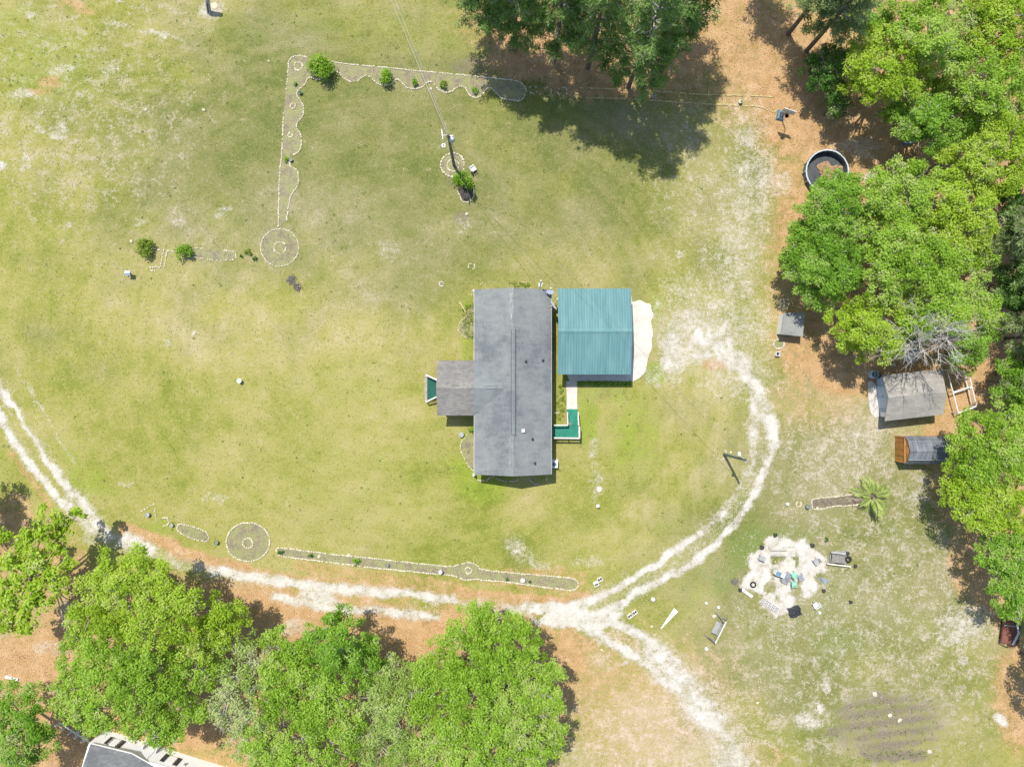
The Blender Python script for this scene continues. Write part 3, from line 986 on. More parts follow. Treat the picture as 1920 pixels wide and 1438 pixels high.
for a_, b_ in zip(x, y):
    t_ = RNG.random() * 6.28
    l_ = RNG.uniform(0.3, 1.1)
    mb.tube([(a_, b_, 0.03), (a_ + l_ * math.cos(t_), b_ + l_ * math.sin(t_), 0.05)], [0.022, 0.008], 4, cap=False)
kind(mb.build('fallen_twigs', 'bark_pale'), 'stuff')

# ------------------------------------------------------------------ the house with its porch wing
ZE, RISE = 2.9, 1.35
hx0, hx1 = W(889, 0, ZE).x, W(1034, 0, ZE).x
hyt, hyb = W(0, 543, ZE).y, W(0, 889.5, ZE).y
hxm = (hx0 + hx1) / 2
house = thing('house', 'long single-storey house with grey shingle roof and a brown porch wing', 'house', (hxm, (hyt + hyb) / 2, 0))
T = 0.12
mb = MB().slab([(hx0, hyb, ZE), (hxm, hyb, ZE + RISE), (hxm, hyt, ZE + RISE), (hx0, hyt, ZE)], T)
mb.build('roof_slope', 'shingle_grey', house, world=True)
mb = MB().slab([(hxm, hyb, ZE + RISE), (hx1, hyb, ZE), (hx1, hyt, ZE), (hxm, hyt, ZE + RISE)], T)
rs = mb.build('roof_slope', 'shingle_grey', house, world=True)
# ridge caps, one course over the other
cap = MB()
n_cap = 54
for i in range(n_cap):
    y0 = hyb + (hyt - hyb) * i / n_cap
    y1 = hyb + (hyt - hyb) * (i + 1.15) / n_cap
    y1 = min(y1, hyt)
    for sgn in (-1, 1):
        cap.slab([(hxm, y0, ZE + RISE + 0.022), (hxm, y1, ZE + RISE + 0.012), (hxm + sgn * 0.16, y1, ZE + RISE - 0.032), (hxm + sgn * 0.16, y0, ZE + RISE - 0.022)], 0.012)
kind(cap.build('ridge_cap', 'shingle_grey', house, world=True), 'stuff')
v0, v1 = W(0, 815, 3.95).y, W(0, 617, 3.95).y
rv = ZE + RISE
mb = MB()
for sgn in (-1, 1):
    mb.slab([(hxm + 0.06, v0, rv + 0.10), (hxm + 0.06, v1, rv + 0.10), (hxm + 0.06 + sgn * 0.19, v1, rv + 0.045), (hxm + 0.06 + sgn * 0.19, v0, rv + 0.045)], 0.03)
mb.build('ridge_vent', 'shingle_valley', house, world=True)
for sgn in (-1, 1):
    MB().box((hxm + 0.06 + sgn * 0.215, (v0 + v1) / 2, rv - 0.01), (0.045, v1 - v0, 0.09)).build('vent_mesh_shade', 'tarp', house, world=True)  # dark vent mesh strips, doubling as painted shade lines along both edges
# walls with their gables
ins = 0.32
wall = MB()
wx0, wx1, wy0, wy1 = hx0 + ins, hx1 - ins, hyb + ins, hyt - ins
zw = ZE - 0.02
zg = ZE + RISE - T - 0.06
wall.add([(wx0, wy0, 0), (wx1, wy0, 0), (wx1, wy1, 0), (wx0, wy1, 0), (wx0, wy0, zw), (wx1, wy0, zw), (wx1, wy1, zw), (wx0, wy1, zw), (hxm, wy0, zg), (hxm, wy1, zg)],
         [(0, 1, 5, 8, 4), (2, 3, 7, 9, 6), (1, 2, 6, 5), (3, 0, 4, 7)])
wall.build('wall', 'siding', house, world=True)
win_me = MB().box((0, 0, 0), (0.06, 1.06, 1.26)).mesh('window', 'white_paint')
pane_me = MB().box((0.035, 0.0, 0), (0.03, 0.88, 1.06)).mesh('pane', 'glass')
for sx_, X in ((1, wx1 + 0.03), (-1, wx0 - 0.03)):
    for yy in ((-7.2, -1.2, 2.6, 6.6) if sx_ > 0 else (-7.6, -5.0, 5.2, 7.6)):
        w_ = inst('window', win_me, house, (X - house.location.x, yy - house.location.y, 1.75), (0, 0, 0 if sx_ > 0 else math.pi))
        inst('pane', pane_me, w_)
d_ = inst('door', MB().box((0, 0, 0), (0.07, 0.95, 2.05)).mesh('door', 'white_paint'), house, (wx1 + 0.034 - house.location.x, W(0, 809).y - house.location.y, 1.72))
inst('handle', MB().box((0.06, 0.36, 0), (0.06, 0.05, 0.12)).mesh('handle', 'steel'), d_)
# eave boards
mb = MB()
mb.box((hx0 - 0.012, (hyt + hyb) / 2, ZE - 0.10), (0.03, hyt - hyb, 0.15))
mb.box((hx1 + 0.012, (hyt + hyb) / 2, ZE - 0.10), (0.03, hyt - hyb, 0.15))
mb.build('fascia', 'white_paint', house, world=True)


def slope_z(x):
    return ZE + RISE * (1 - abs(x - hxm) / (hxm - hx0))


for px, py, nm_, mt_ in ((986, 678, 'vent_pipe', 'dark_plastic'), (1018, 676, 'vent_pipe', 'dark_plastic'), (998.5, 823.5, 'vent_pipe', 'dark_plastic'), (1003, 868.5, 'vent_pipe', 'dark_plastic')):
    p = W(px, py, 3.6)
    z = slope_z(p.x)
    p = W(px, py, z)
    mb = MB().lathe([(0.16, -0.03), (0.15, 0.03), (0.07, 0.10), (0.055, 0.12), (0.055, 0.38), (0.04, 0.38)], 10, (p.x, p.y, z))
    mb.build(nm_, mt_, house, world=True)
p = W(981, 807, 3.7)
z = slope_z(p.x)
mb = MB().box((p.x, p.y, z + 0.06), (0.26, 0.26, 0.20)).box((p.x, p.y, z + 0.18), (0.32, 0.32, 0.05))
mb.build('roof_vent', 'white_paint', house, world=True)
# wing
qx = W(820, 0, ZE).x
qyt, qyb = W(0, 676, ZE).y, W(0, 779, ZE).y
qym = (qyt + qyb) / 2
zr = ZE + 0.79 * RISE
qxa = hx0 + 0.79 * (hxm - hx0)
e = 0.016
for ya, first in ((qyt, True), (qyb, False)):
    MB().slab([(qx, ya, ZE + e), (hx0, ya, ZE + e), (hx0, qym, zr + e), (qx, qym, zr + e)], T).build('porch_roof', 'shingle_brown', house, world=True)
    MB().slab([(hx0 + 0.002, ya, ZE + e + 0.004), (qxa, qym, zr + e + 0.004), (hx0 + 0.002, qym, zr + e + 0.004)], 0.05).build('valley_roof', 'shingle_valley', house, world=True)
mb = MB()
for x0, x1, dy in ((W(849, 0, 3.7).x, W(861, 0, 3.7).x, 0.28), (W(909, 0, 3.75).x, W(933, 0, 3.75).x, 0.22), (W(911, 0, 3.75).x, W(931, 0, 3.75).x, -0.05)):
    zz = zr - abs(dy) * (zr - ZE) / (qyt - qym) + 0.05
    MB().box(((x0 + x1) / 2, qym + dy, zz), (x1 - x0, 0.07, 0.06)).build('lifted_shingle', 'shingle_dark', house, world=True)
# porch gable, posts, beam, deck
gx_ = qx + 0.4
mb = MB()
mb.add([(gx_, qyt - 0.3, ZE - 0.1), (gx_, qyb + 0.3, ZE - 0.1), (gx_, qym, zr - 0.14), (gx_ + 0.1, qyt - 0.3, ZE - 0.1), (gx_ + 0.1, qyb + 0.3, ZE - 0.1), (gx_ + 0.1, qym, zr - 0.14)],
       [(0, 1, 2), (5, 4, 3), (0, 3, 4, 1), (1, 4, 5, 2), (2, 5, 3, 0)])
mb.build('gable', 'siding', house, world=True)
mb = MB().box((gx_ + 0.05, qym, ZE - 0.22), (0.14, qyt - qyb - 0.6, 0.22))
mb.build('beam', 'white_paint', house, world=True)
for yy in (qyt - 0.4, qym + 0.95, qym - 0.95, qyb + 0.4):
    MB().box((gx_ + 0.05, yy, (0.7 + ZE - 0.33) / 2), (0.13, 0.13, ZE - 0.33 - 0.7)).build('post', 'white_paint', house, world=True)
MB().box(((gx_ + hx0 + ins) / 2 - 0.05, qym, 0.62), (hx0 + ins - gx_ - 0.12, qyt - qyb - 0.5, 0.14)).build('porch_floor', 'dark_green_carpet', house, world=True)
MB().box(((gx_ + hx0 + ins) / 2 - 0.05, qym, 0.27), (hx0 + ins - gx_ - 0.3, qyt - qyb - 0.8, 0.54)).build('porch_base', 'siding', house, world=True)


def railing(p, q, h, name, mat, parent, zoff=0.0, cap_w=0.16, step=0.16):
    """a top rail, a bottom rail, posts at both ends and thin balusters"""
    p, q = Vector(p), Vector(q)
    mb = MB()
    u = Vector((0, 0, h))
    mb.beam(p + u, q + u, cap_w, 0.05)
    mb.beam(p + Vector((0, 0, 0.12)), q + Vector((0, 0, 0.12)), 0.06, 0.05)
    n = max(2, int((q - p).length / step))
    for i in range(n + 1):
        a = p.lerp(q, i / n)
        w_ = 0.09 if i in (0, n) or i % 8 == 0 else 0.035
        mb.box((a.x, a.y, a.z + h / 2 - 0.03), (w_, w_, h - 0.02))
    return mb.build(name, mat, parent, world=True)


r_out = [W(801, 704, 0.1), W(801, 752, 0.1)]
r_in = [W(823, 713, 0.62), W(823, 743, 0.62)]
MB().slab([r_out[0], r_out[1], r_in[1], r_in[0]], 0.08).build('porch_ramp', 'dark_green_carpet', house, world=True)
railing(W(800.5, 703, 0.1), W(823, 713.5, 0.6), 0.85, 'railing', 'cream_paint', house)
railing(W(800.5, 753, 0.1), W(823, 742.5, 0.6), 0.85, 'railing', 'cream_paint', house)
simple('pinkish_paver', (0.31, 0.26, 0.21), 0.9, var=0.2, scale=2.5)
pv = bpy.data.objects.new('paver_strip', MB().prism([W(x, y).xy for x, y in ((795.5, 704), (801, 703), (801, 752), (796.5, 755))], -0.02, 0.025).mesh('paver_strip', 'pinkish_paver'))
COL.objects.link(pv)
kind(pv, 'structure')

# ------------------------------------------------------------------ L-shaped green deck and ramp on the other side
deck = thing('deck', 'L-shaped green carpeted deck and ramp with pale handrails beside the house', 'deck', W(1062, 805))
zd = 0.62
MB().slab([W(1036.5, 797.5, zd), W(1062, 797.5, zd), W(1085, 797.5, zd), W(1085, 821, zd), W(1036.5, 821, zd)], 0.1).build('platform', 'green_carpet', deck, world=True)
MB().slab([W(1063.5, 797.3, zd), W(1084, 797.3, zd), W(1082.5, 767, 0.07), W(1062.8, 767, 0.07)], 0.06).build('ramp', 'green_carpet', deck, world=True)
for x, y in ((1038, 799), (1062, 799), (1083, 800), (1083, 819), (1062, 819), (1038, 819)):
    p = W(x, y)
    MB().box((p.x, p.y, 0.26), (0.1, 0.1, 0.52)).build('post', 'old_wood', deck, world=True)
railing(W(1038, 796.3, zd), W(1063.8, 796.3, zd), 0.78, 'railing', 'cream_paint', deck, cap_w=0.14)
railing(W(1063.8, 795, zd - 0.05), W(1063, 773, 0.12), 0.78, 'railing', 'cream_paint', deck, cap_w=0.10)
railing(W(1084, 797, zd - 0.03), W(1083, 773, 0.12), 0.78, 'railing', 'cream_paint', deck, cap_w=0.10)
railing(W(1085, 799, zd), W(1085, 820, zd), 0.78, 'railing', 'cream_paint', deck, cap_w=0.18)
railing(W(1085.5, 820.6, zd), W(1038, 820.0, zd), 0.78, 'railing', 'cream_paint', deck, cap_w=0.16)
mat_pink = simple('pink_mat', (0.16, 0.19, 0.17), 0.95, var=0.1)
tag(MB().prism([W(x, y, zd).xy for x, y in ((1065.5, 791.5), (1071, 791.5), (1071, 797), (1065.5, 797))], zd + 0.004, zd + 0.022).build('doormat', 'pink_mat'),
    'small faded doormat at the inner corner of the green deck', 'doormat')


# ------------------------------------------------------------------ carport
ZC, RC = 3.0, 0.85
cx0, cx1 = W(1046.5, 0, ZC).x, W(1182.5, 0, ZC).x
cyt, cyb = W(0, 541, ZC).y, W(0, 702, ZC).y
cym = (cyt + cyb) / 2
carport = thing('carport', 'open carport with a ribbed teal metal gable roof beside the house', 'carport', ((cx0 + cx1) / 2, cym, 0))
npan = 9
pw = (cx1 - cx0) / npan


def panel_mesh(sgn):
    """one roofing sheet with three raised ribs; x from 0 to pw, ridge at y = 0"""
    mb = MB()
    half = (cyt - cyb) / 2
    zs = lambda y: ZC + RC * (1 - y / half)
    mb.slab([(0, 0, zs(0)), (pw - 0.006, 0, zs(0)), (pw - 0.006, sgn * half, zs(half)), (0, sgn * half, zs(half))], 0.02)
    for k in range(3):
        a = pw * (k + 0.5) / 3
        vs = []
        for y in (0.02, half + 0.015):
            for dx, dz in ((-0.055, 0.002), (-0.022, 0.045), (0.022, 0.045), (0.055, 0.002)):
                vs.append((a + dx, sgn * y, zs(y) + dz))
        fs = [(0, 1, 5, 4), (1, 2, 6, 5), (2, 3, 7, 6), (4, 5, 6, 7), (3, 2, 1, 0)]
        if sgn > 0:
            fs = [f[::-1] for f in fs]
        mb.add(vs, fs)
    return mb.mesh('roof_panel', 'teal_metal')


for sgn in (1, -1):
    pm = panel_mesh(sgn)
    for i in range(npan):
        inst('roof_panel', pm, carport, (cx0 + i * pw - carport.location.x, 0, 0))
mb = MB()
for sgn in (-1, 1):
    mb.slab([(cx0 - 0.02, cym, ZC + RC + 0.07), (cx1 + 0.02, cym, ZC + RC + 0.07), (cx1 + 0.02, cym + sgn * 0.2, ZC + RC + 0.02), (cx0 - 0.02, cym + sgn * 0.2, ZC + RC + 0.02)], 0.012)
mb.build('ridge_cap', 'teal_metal', carport, world=True)
for xx in (cx0 - 0.015, cx1 + 0.015):
    mb = MB()
    for sgn in (-1, 1):
        mb.beam((xx, cym + sgn * 0.05, ZC + RC - 0.06), (xx, cym + sgn * (cyt - cym), ZC - 0.06), 0.025, 0.16)
    mb.build('rake_trim', 'teal_metal', carport, world=True)
for yy in (cyt - 0.5, cyb + 0.5):
    MB().box(((cx0 + cx1) / 2, yy, ZC - 0.09), (cx1 - cx0 - 0.4, 0.12, 0.2)).build('beam', 'white_paint', carport, world=True)
    for xx in (cx0 + 0.5, (cx0 + cx1) / 2, cx1 - 0.5):
        MB().box((xx, yy, (ZC - 0.2 + 0.05) / 2), (0.13, 0.13, ZC - 0.24)).build('post', 'white_paint', carport, world=True)
for i in range(5):
    xx = cx0 + 0.5 + i * (cx1 - cx0 - 1.0) / 4
    mb = MB()
    for sgn in (-1, 1):
        mb.beam((xx, cym, ZC + RC - 0.14), (xx, cym + sgn * 4.0, ZC + 0.04), 0.05, 0.1)
    mb.beam((xx, cym - 4.0, ZC + 0.06), (xx, cym + 4.0, ZC + 0.06), 0.05, 0.1)
    mb.build('truss', 'old_wood', carport, world=True)


def ground_slab(name, pts, z, mat):
    pts = smooth_line(pts, 1, True) if len(pts) > 8 else pts
    o = MB().prism([W(x, y).xy for x, y in pts], -0.05, z).build(name, mat)
    kind(o, 'structure')
    return o


simple('slab_pale', (0.50, 0.455, 0.39), 0.9, var=0.13, scale=0.8, bump=0.4)
ground_slab('concrete_slab', [(1050, 552), (1120, 552), (1184, 553), (1184.5, 567), (1192, 565), (1200, 562), (1206, 566), (1212, 569), (1220, 570), (1221, 582), (1227, 592), (1220, 601), (1222, 612), (1225, 626), (1221, 640),
                              (1223, 652), (1215, 670), (1212, 686), (1210, 698), (1201, 707), (1192, 713), (1184, 717), (1183, 715), (1120, 714), (1051, 715)], 0.07, 'slab_pale')
ground_slab('concrete_path', [(1061.8, 714.5), (1082, 714.2), (1082.3, 730), (1081.6, 748), (1082.6, 767), (1062.2, 767), (1062.8, 748), (1061.6, 730)], 0.05, 'slab_pale')

# ------------------------------------------------------------------ things fixed to the house side
mast = thing('service_mast', 'grey meter mast standing at the top gable of the house', 'mast', W(1011.5, 541))
MB().tube([(0, 0, 0), (0, 0, 4.6)], 0.055, 8).build('pipe', 'steel', mast)
MB().box((0.0, 0.05, 1.5), (0.32, 0.2, 0.5)).build('meter_box', 'galv', mast)
MB().tube([(0, 0, 4.55), (-0.04, 0.08, 4.72), (-0.02, 0.2, 4.66)], [0.07, 0.09, 0.07], 8).build('weatherhead', 'galv', mast)
MB().box((-0.16, 0.0, 3.4), (0.14, 0.12, 0.3)).build('junction_box', 'white_paint', mast)
MB().box((0.16, 0.0, 3.4), (0.14, 0.12, 0.3)).build('junction_box', 'white_paint', mast)


def dish(name, label, base, centre, axis, r, mat, lnb):
    base, centre, lnb = Vector(base), Vector(centre), Vector(lnb)
    t = thing(name, label, 'satellite dish', base)
    ax = Vector(axis).normalized()
    q = Vector((0, 0, 1)).rotation_difference(ax).to_matrix()
    mb = MB()
    prof = [(0.02, 0.0), (r * 0.5, r * 0.07), (r, r * 0.26), (r * 1.03, r * 0.25), (r * 0.5, r * 0.02), (0.02, -0.05)]
    mb.lathe(prof, 20)
    mb.v = [tuple(q @ Vector(v) + centre - base) for v in mb.v]
    mb.build('reflector', mat, t, smooth=False)
    MB().tube([(0, 0, 0), (0, 0, (centre - base).z * 0.75), centre - base - ax * 0.05], 0.03, 6).build('mast', 'galv', t)
    MB().tube([centre - base - ax * 0.02 + Vector((0, 0, -r * 0.8)) * 0, lnb - base], 0.022, 6).build('arm', 'wire_bright', t)
    p = lnb - base
    MB().lathe([(0.03, -0.08), (0.075, -0.06), (0.075, 0.06), (0.04, 0.09)], 8, p).build('receiver', 'white_plastic', t)
    return t


c1 = W(1035.5, 573, 3.1)
dish('satellite_dish', 'white satellite dish seen edge-on beside the carport corner', (c1.x - 0.28, c1.y - 0.1, slope_z(c1.x - 0.28) - 0.02), c1, (0.82, 0.52, 0.22), 0.62, 'white_plastic', W(1045, 560.5, 3.1))
c2 = W(1031, 549.5, 3.25)
dish('satellite_dish', 'bluish satellite dish facing up at the top right roof corner', (c2.x - 0.05, c2.y - 0.25, slope_z(c2.x - 0.05) - 0.02), c2, (0.05, 0.75, 0.66), 0.40, 'blue_grey_dish', W(1032.6, 540.5, 3.3))
ac = thing('air_conditioner', 'white outdoor air conditioner with round fan against the house wall', 'air conditioner', W(1038.5, 869))
mb = MB().box((0, 0, 0.05), (0.9, 0.9, 0.1)).box((0, 0, 0.45), (0.74, 0.74, 0.7))
mb.build('casing', 'white_plastic', ac)
MB().torus((0, 0, 0.81), 0.26, 0.03, 20, 6).build('fan_guard', 'white_plastic', ac)
MB().lathe([(0.24, 0.803), (0.24, 0.815), (0.08, 0.83), (0.02, 0.83)], 16).build('fan_opening', 'blue_metal', ac)
mb = MB()
for k in range(4):
    a = k * math.pi / 2 + 0.3
    mb.beam((0.03 * math.cos(a), 0.03 * math.sin(a), 0.842), (0.23 * math.cos(a), 0.23 * math.sin(a), 0.842), 0.07, 0.012)
mb.build('fan', 'dark_plastic', ac)

# ------------------------------------------------------------------ storage shed with pale blue front
zs_e, zs_r = 2.3, 3.2
sA, sB, sC, sD = W(1654, 703.5, zs_e), W(1766, 692, zs_e), W(1768.6, 777, zs_e), W(1659, 789.5, zs_e)
rL, rR = W(1666, 745, zs_r), W(1774.5, 735.5, zs_r)
shed = thing('storage_shed', 'shed with pale blue front wall and tan shingle gable roof', 'shed', ((sA + sC) / 2).to_tuple()[:2] + (0,))
MB().slab([sA, sB, rR, rL], 0.1).build('roof_slope', 'shingle_tan', shed, world=True)
MB().slab([sD, sC, rR, rL], 0.1).build('roof_slope', 'shingle_tan', shed, world=True)
fx = (rR - rL)
fx.z = 0
fx.normalize()                         # along the ridge
fy = Vector((-fx.y, fx.x, 0))
o_front = Vector((rL.x, rL.y, 0)) + fx * 0.60
o_back = Vector((rR.x, rR.y, 0)) - fx * 0.25
hw = ((sA - rL).dot(fy) - (sD - rL).dot(fy)) / 2 - 0.3
off = ((sA - rL).dot(fy) + (sD - rL).dot(fy)) / 2
mb = MB()
wv = []
for o_ in (o_front, o_back):
    for u, z in ((-hw, 0), (hw, 0), (hw, zs_e - 0.05), (off * 0 - off, zs_r - 0.16), (-hw, zs_e - 0.05)):
        p = o_ + fy * (u + off)
        wv.append((p.x, p.y, z))
mb.add(wv, [(0, 1, 2, 3, 4), (9, 8, 7, 6, 5), (0, 4, 9, 5), (1, 6, 7, 2), (0, 5, 6, 1)])
mb.build('wall', 'blue_siding', shed, world=True)
ang_s = math.atan2(fx.y, fx.x)


def on_front(u, z, w_, h_, d_, name, mat, parent=None):
    p = o_front + fy * (u + off) - fx * (d_ / 2)
    mb = MB().box((p.x, p.y, z), (d_, w_, h_), ang_s)
    return mb.build(name, mat, parent or shed, world=True)


on_front(0.0, 1.06, 2.3, 2.02, 0.04, 'door', 'blue_door')
on_front(0.0, 2.12, 2.5, 0.10, 0.06, 'door_frame', 'blue_siding')
on_front(1.2, 1.06, 0.10, 2.02, 0.06, 'door_frame', 'blue_siding')
on_front(-1.2, 1.06, 0.10, 2.02, 0.06, 'door_frame', 'blue_siding')
on_front(0.0, 1.0, 0.02, 1.9, 0.055, 'door_gap', 'dark_plastic')
on_front(0.16, 1.05, 0.05, 0.2, 0.10, 'door_handle', 'dark_plastic')
on_front(-1.85, 0.9, 0.5, 1.2, 0.03, 'panel', 'white_paint')
ground_slab('concrete_pad', [(1627.5, 716), (1634, 714), (1643, 723), (1650, 770), (1648, 781), (1640, 783), (1632, 774), (1628, 752)], 0.06, 'concrete')

# ------------------------------------------------------------------ cedar shed with gambrel metal roof
bx0, bx1 = W(1677, 0).x, W(1752.5, 0).x
byc = W(0, 840.5).y
prof = [(1.46, 1.9), (0.98, 2.62), (0.0, 2.98), (-0.98, 2.62), (-1.46, 1.9)]
barn = thing('garden_barn', 'small orange cedar barn with a dark ribbed gambrel metal roof', 'shed', ((bx0 + bx1) / 2, byc, 0))
mb = MB()
vs = []
for x in (bx0 + 0.06, bx1 - 0.06):
    for y, z in [(1.36, 0.0), (1.36, 1.88)] + [(a * 0.97, b - 0.06) for a, b in prof[1:4]] + [(-1.36, 1.88), (-1.36, 0.0)]:
        vs.append((x, byc + y, z))
mb.add(vs, [tuple(range(7)), tuple(range(13, 6, -1))] + [(i, i + 7, (i + 1) % 7 + 7, (i + 1) % 7) for i in range(7)])
mb.build('wall', 'cedar', barn, world=True)
for i in range(4):
    (ya, za), (yb_, zb) = prof[i], prof[i + 1]
    mb = MB()
    mb.slab([(bx0 - 0.02, byc + ya, za), (bx1, byc + ya, za), (bx1, byc + yb_, zb), (bx0 - 0.02, byc + yb_, zb)], 0.03)
    nr = 15
    nrm = Vector((0, -(zb - za), (yb_ - ya))).normalized()
    if nrm.z < 0:
        nrm = -nrm
    for k in range(nr):
        x = bx0 + 0.1 + k * (bx1 - bx0 - 0.2) / (nr - 1)
        p = Vector((x, byc + ya, za)) + nrm * 0.02
        q = Vector((x, byc + yb_, zb)) + nrm * 0.02
        mb.beam(p, q, 0.07, 0.05, up=nrm)
    mb.build('roof_slope', 'grey_metal', barn, world=True)
mb = MB()
for sgn in (-1, 1):
    mb.slab([(bx0 - 0.03, byc, 3.04), (bx1 + 0.01, byc, 3.04), (bx1 + 0.01, byc + sgn * 0.13, 2.985), (bx0 - 0.03, byc + sgn * 0.13, 2.985)], 0.012)
mb.build('ridge_cap', 'grey_metal', barn, world=True)
for sgn in (-1, 1):
    MB().beam((bx0 - 0.02, byc + sgn * 0.98, 2.665), (bx1, byc + sgn * 0.98, 2.665), 0.07, 0.05).build('roof_seam', 'steel', barn, world=True)
fxw = bx0 + 0.06


def bf(y, z, w_, h_, d_, name, mat='cedar_trim', parent=barn):
    return MB().box((fxw - d_ / 2, byc + y, z), (d_, w_, h_)).build(name, mat, parent, world=True)


bf(0, 1.90, 2.76, 0.12, 0.07, 'trim')
bf(1.33, 0.93, 0.10, 1.82, 0.05, 'trim')
bf(-1.33, 0.93, 0.10, 1.82, 0.05, 'trim')
for y in (0.33, -0.33):
    d_ = bf(y, 0.98, 0.62, 1.66, 0.035, 'door', 'cedar')
    for z in (0.22, 0.98, 1.74):
        MB().box((fxw - 0.05, byc + y, z), (0.03, 0.60, 0.09)).build('rail', 'cedar_trim', d_, world=True)
    MB().box((fxw - 0.048, byc + y + (0.26 if y > 0 else -0.26), 0.98), (0.028, 0.07, 1.45)).build('stile', 'cedar_trim', d_, world=True)
bf(0, 1.86 + 0.5, 0.7, 0.4, 0.03, 'vent', 'cedar_trim')
bf(0.75, 0.95, 0.012, 1.8, 0.012, 'seam', 'dark_plastic')
bf(-0.75, 0.95, 0.012, 1.8, 0.012, 'seam', 'dark_plastic')

# ------------------------------------------------------------------ low flat-roofed hut by the drive
hz = 1.65
hA, hB, hC, hD = W(1470.5, 586, hz), W(1509, 587, hz), W(1505.5, 631, hz - 0.1), W(1464, 627, hz - 0.1)
hut = thing('hut', 'low hut with flat grey felt roof and white side beside the leafy trees', 'shed', ((hA + hC) / 2).to_tuple()[:2] + (0,))
MB().slab([hA, hB, hC, hD], 0.09).build('roof', 'felt_grey', hut, world=True)
cc = (hA + hB + hC + hD) / 4
pts = [cc + (p - cc) * 0.9 for p in (hA, hB, hC, hD)]
MB().prism([p.xy for p in pts], 0.0, hz - 0.2).build('wall', 'white_paint', hut, world=True)
MB().box((pts[3].lerp(pts[2], 0.5).x, pts[3].lerp(pts[2], 0.5).y - 0.02, 0.65), (0.8, 0.05, 1.2), math.atan2((pts[2] - pts[3]).y, (pts[2] - pts[3]).x)).build('door', 'dark_plastic', hut, world=True)

# ------------------------------------------------------------------ neighbour's house at the bottom edge
nz = 3.0
ev = [W(170, 1394, nz), W(247, 1413, nz), W(302, 1444, nz), W(345, 1500, nz), (W(300, 1580, nz)), W(110, 1560, nz)]
apx = [W(205, 1500, nz + 1.7), W(230, 1500, nz + 1.7)]
nb = thing('neighbour_house', 'white-walled house with black shutters and grey shingle roof cut off by the bottom edge', 'house', (apx[0].x, apx[0].y, 0))
A0, A1 = apx
for pl in ([ev[0], ev[1], A1, A0], [ev[1], ev[2], A1], [ev[2], ev[3], A1], [ev[3], ev[4], A1], [ev[4], ev[5], A0, A1], [ev[5], ev[0], A0]):
    MB().slab(pl, 0.1).build('roof_slope', 'shingle_dark', nb, world=True)
cen = sum((Vector(p) for p in ev), Vector()) / 6
mb = MB()
for a, b in zip(ev, ev[1:] + ev[:1]):
    mb.beam(Vector(a) + (Vector(a) - cen).normalized() * 0.05 - Vector((0, 0, 0.06)), Vector(b) + (Vector(b) - cen).normalized() * 0.05 - Vector((0, 0, 0.06)), 0.09, 0.12)
mb.build('gutter', 'white_paint', nb, world=True)
simple('white_wall', (0.86, 0.86, 0.85), 0.7, var=0.03, scale=1.0)
w0, w1 = W(197, 1367), W(470, 1452)
wd = (w1 - w0).normalized()
wn_ = Vector((wd.y, -wd.x, 0))          # into the house
if wn_.y > 0:
    wn_ = -wn_
w2, w3 = w1 + wn_ * 7.5, w0 + wn_ * 7.5
MB().prism([w0.xy, w1.xy, w2.xy, w3.xy], 0, 2.82).build('wall', 'white_wall', nb, world=True)
fl = [w0 - wn_ * 0.05 + wd * 1.2, w1 - wn_ * 0.05, w1 + wn_ * 4, w0 + wn_ * 4 + wd * 1.2]
MB().prism([p.xy for p in fl], 2.825, 2.87).build('porch_roof', 'white_wall', nb, world=True)
an = math.atan2(wd.y, wd.x)


def on_wall(px_, z, w_, h_, d_, name, mat, parent=None):
    """px_: where the photo shows the foot of the wall under it"""
    p = W(px_, 0)
    t = (p.x - w0.x) / wd.x
    q = w0 + wd * t - wn_ * (d_ / 2)
    return MB().box((q.x, q.y, z), (w_, d_, h_), an).build(name, mat, parent or nb, world=True)


for c_, gap_ in ((231, 14.5), (334, 16.5)):
    wv_ = on_wall(c_, 1.55, 1.0, 1.15, 0.05, 'window', 'white_wall')
    on_wall(c_, 1.55, 0.86, 1.0, 0.07, 'pane', 'galv', wv_)
    on_wall(c_, 1.55, 0.9, 0.05, 0.09, 'sash', 'white_wall', wv_)
    on_wall(c_ - gap_ * 0.68, 1.55, 0.52, 1.3, 0.05, 'shutter', 'dark_plastic')
    on_wall(c_ + gap_ * 0.68, 1.55, 0.52, 1.3, 0.05, 'shutter', 'dark_plastic')
dr_ = on_wall(291, 1.55, 0.95, 2.05, 0.05, 'door', 'white_wall')
on_wall(291, 2.0, 0.6, 0.8, 0.08, 'pane', 'blue_metal', dr_)
on_wall(360, 1.7, 0.2, 0.3, 0.14, 'meter_box', 'grey_plastic')
stp = thing('porch_steps', 'pale porch steps with grey railings at the door of the white-walled house', 'steps', W(292, 1390))
foot = w0 + wd * ((W(291, 0).x - w0.x) / wd.x)
for i in range(4):
    p = foot - wn_ * (0.55 + 0.3 * i)
    hh = 0.52 - 0.13 * i
    MB().box((p.x, p.y, hh / 2), (1.5, 1.0 if i == 0 else 0.3, hh), an).build('step', 'concrete_grey', stp, world=True)
for sg in (-0.72, 0.72):
    railing(foot + wd * sg - wn_ * 0.1 + Vector((0, 0, 0.5)), foot + wd * sg - wn_ * 1.5 + Vector((0, 0, 0.1)), 0.9, 'railing', 'steel', stp, cap_w=0.06)

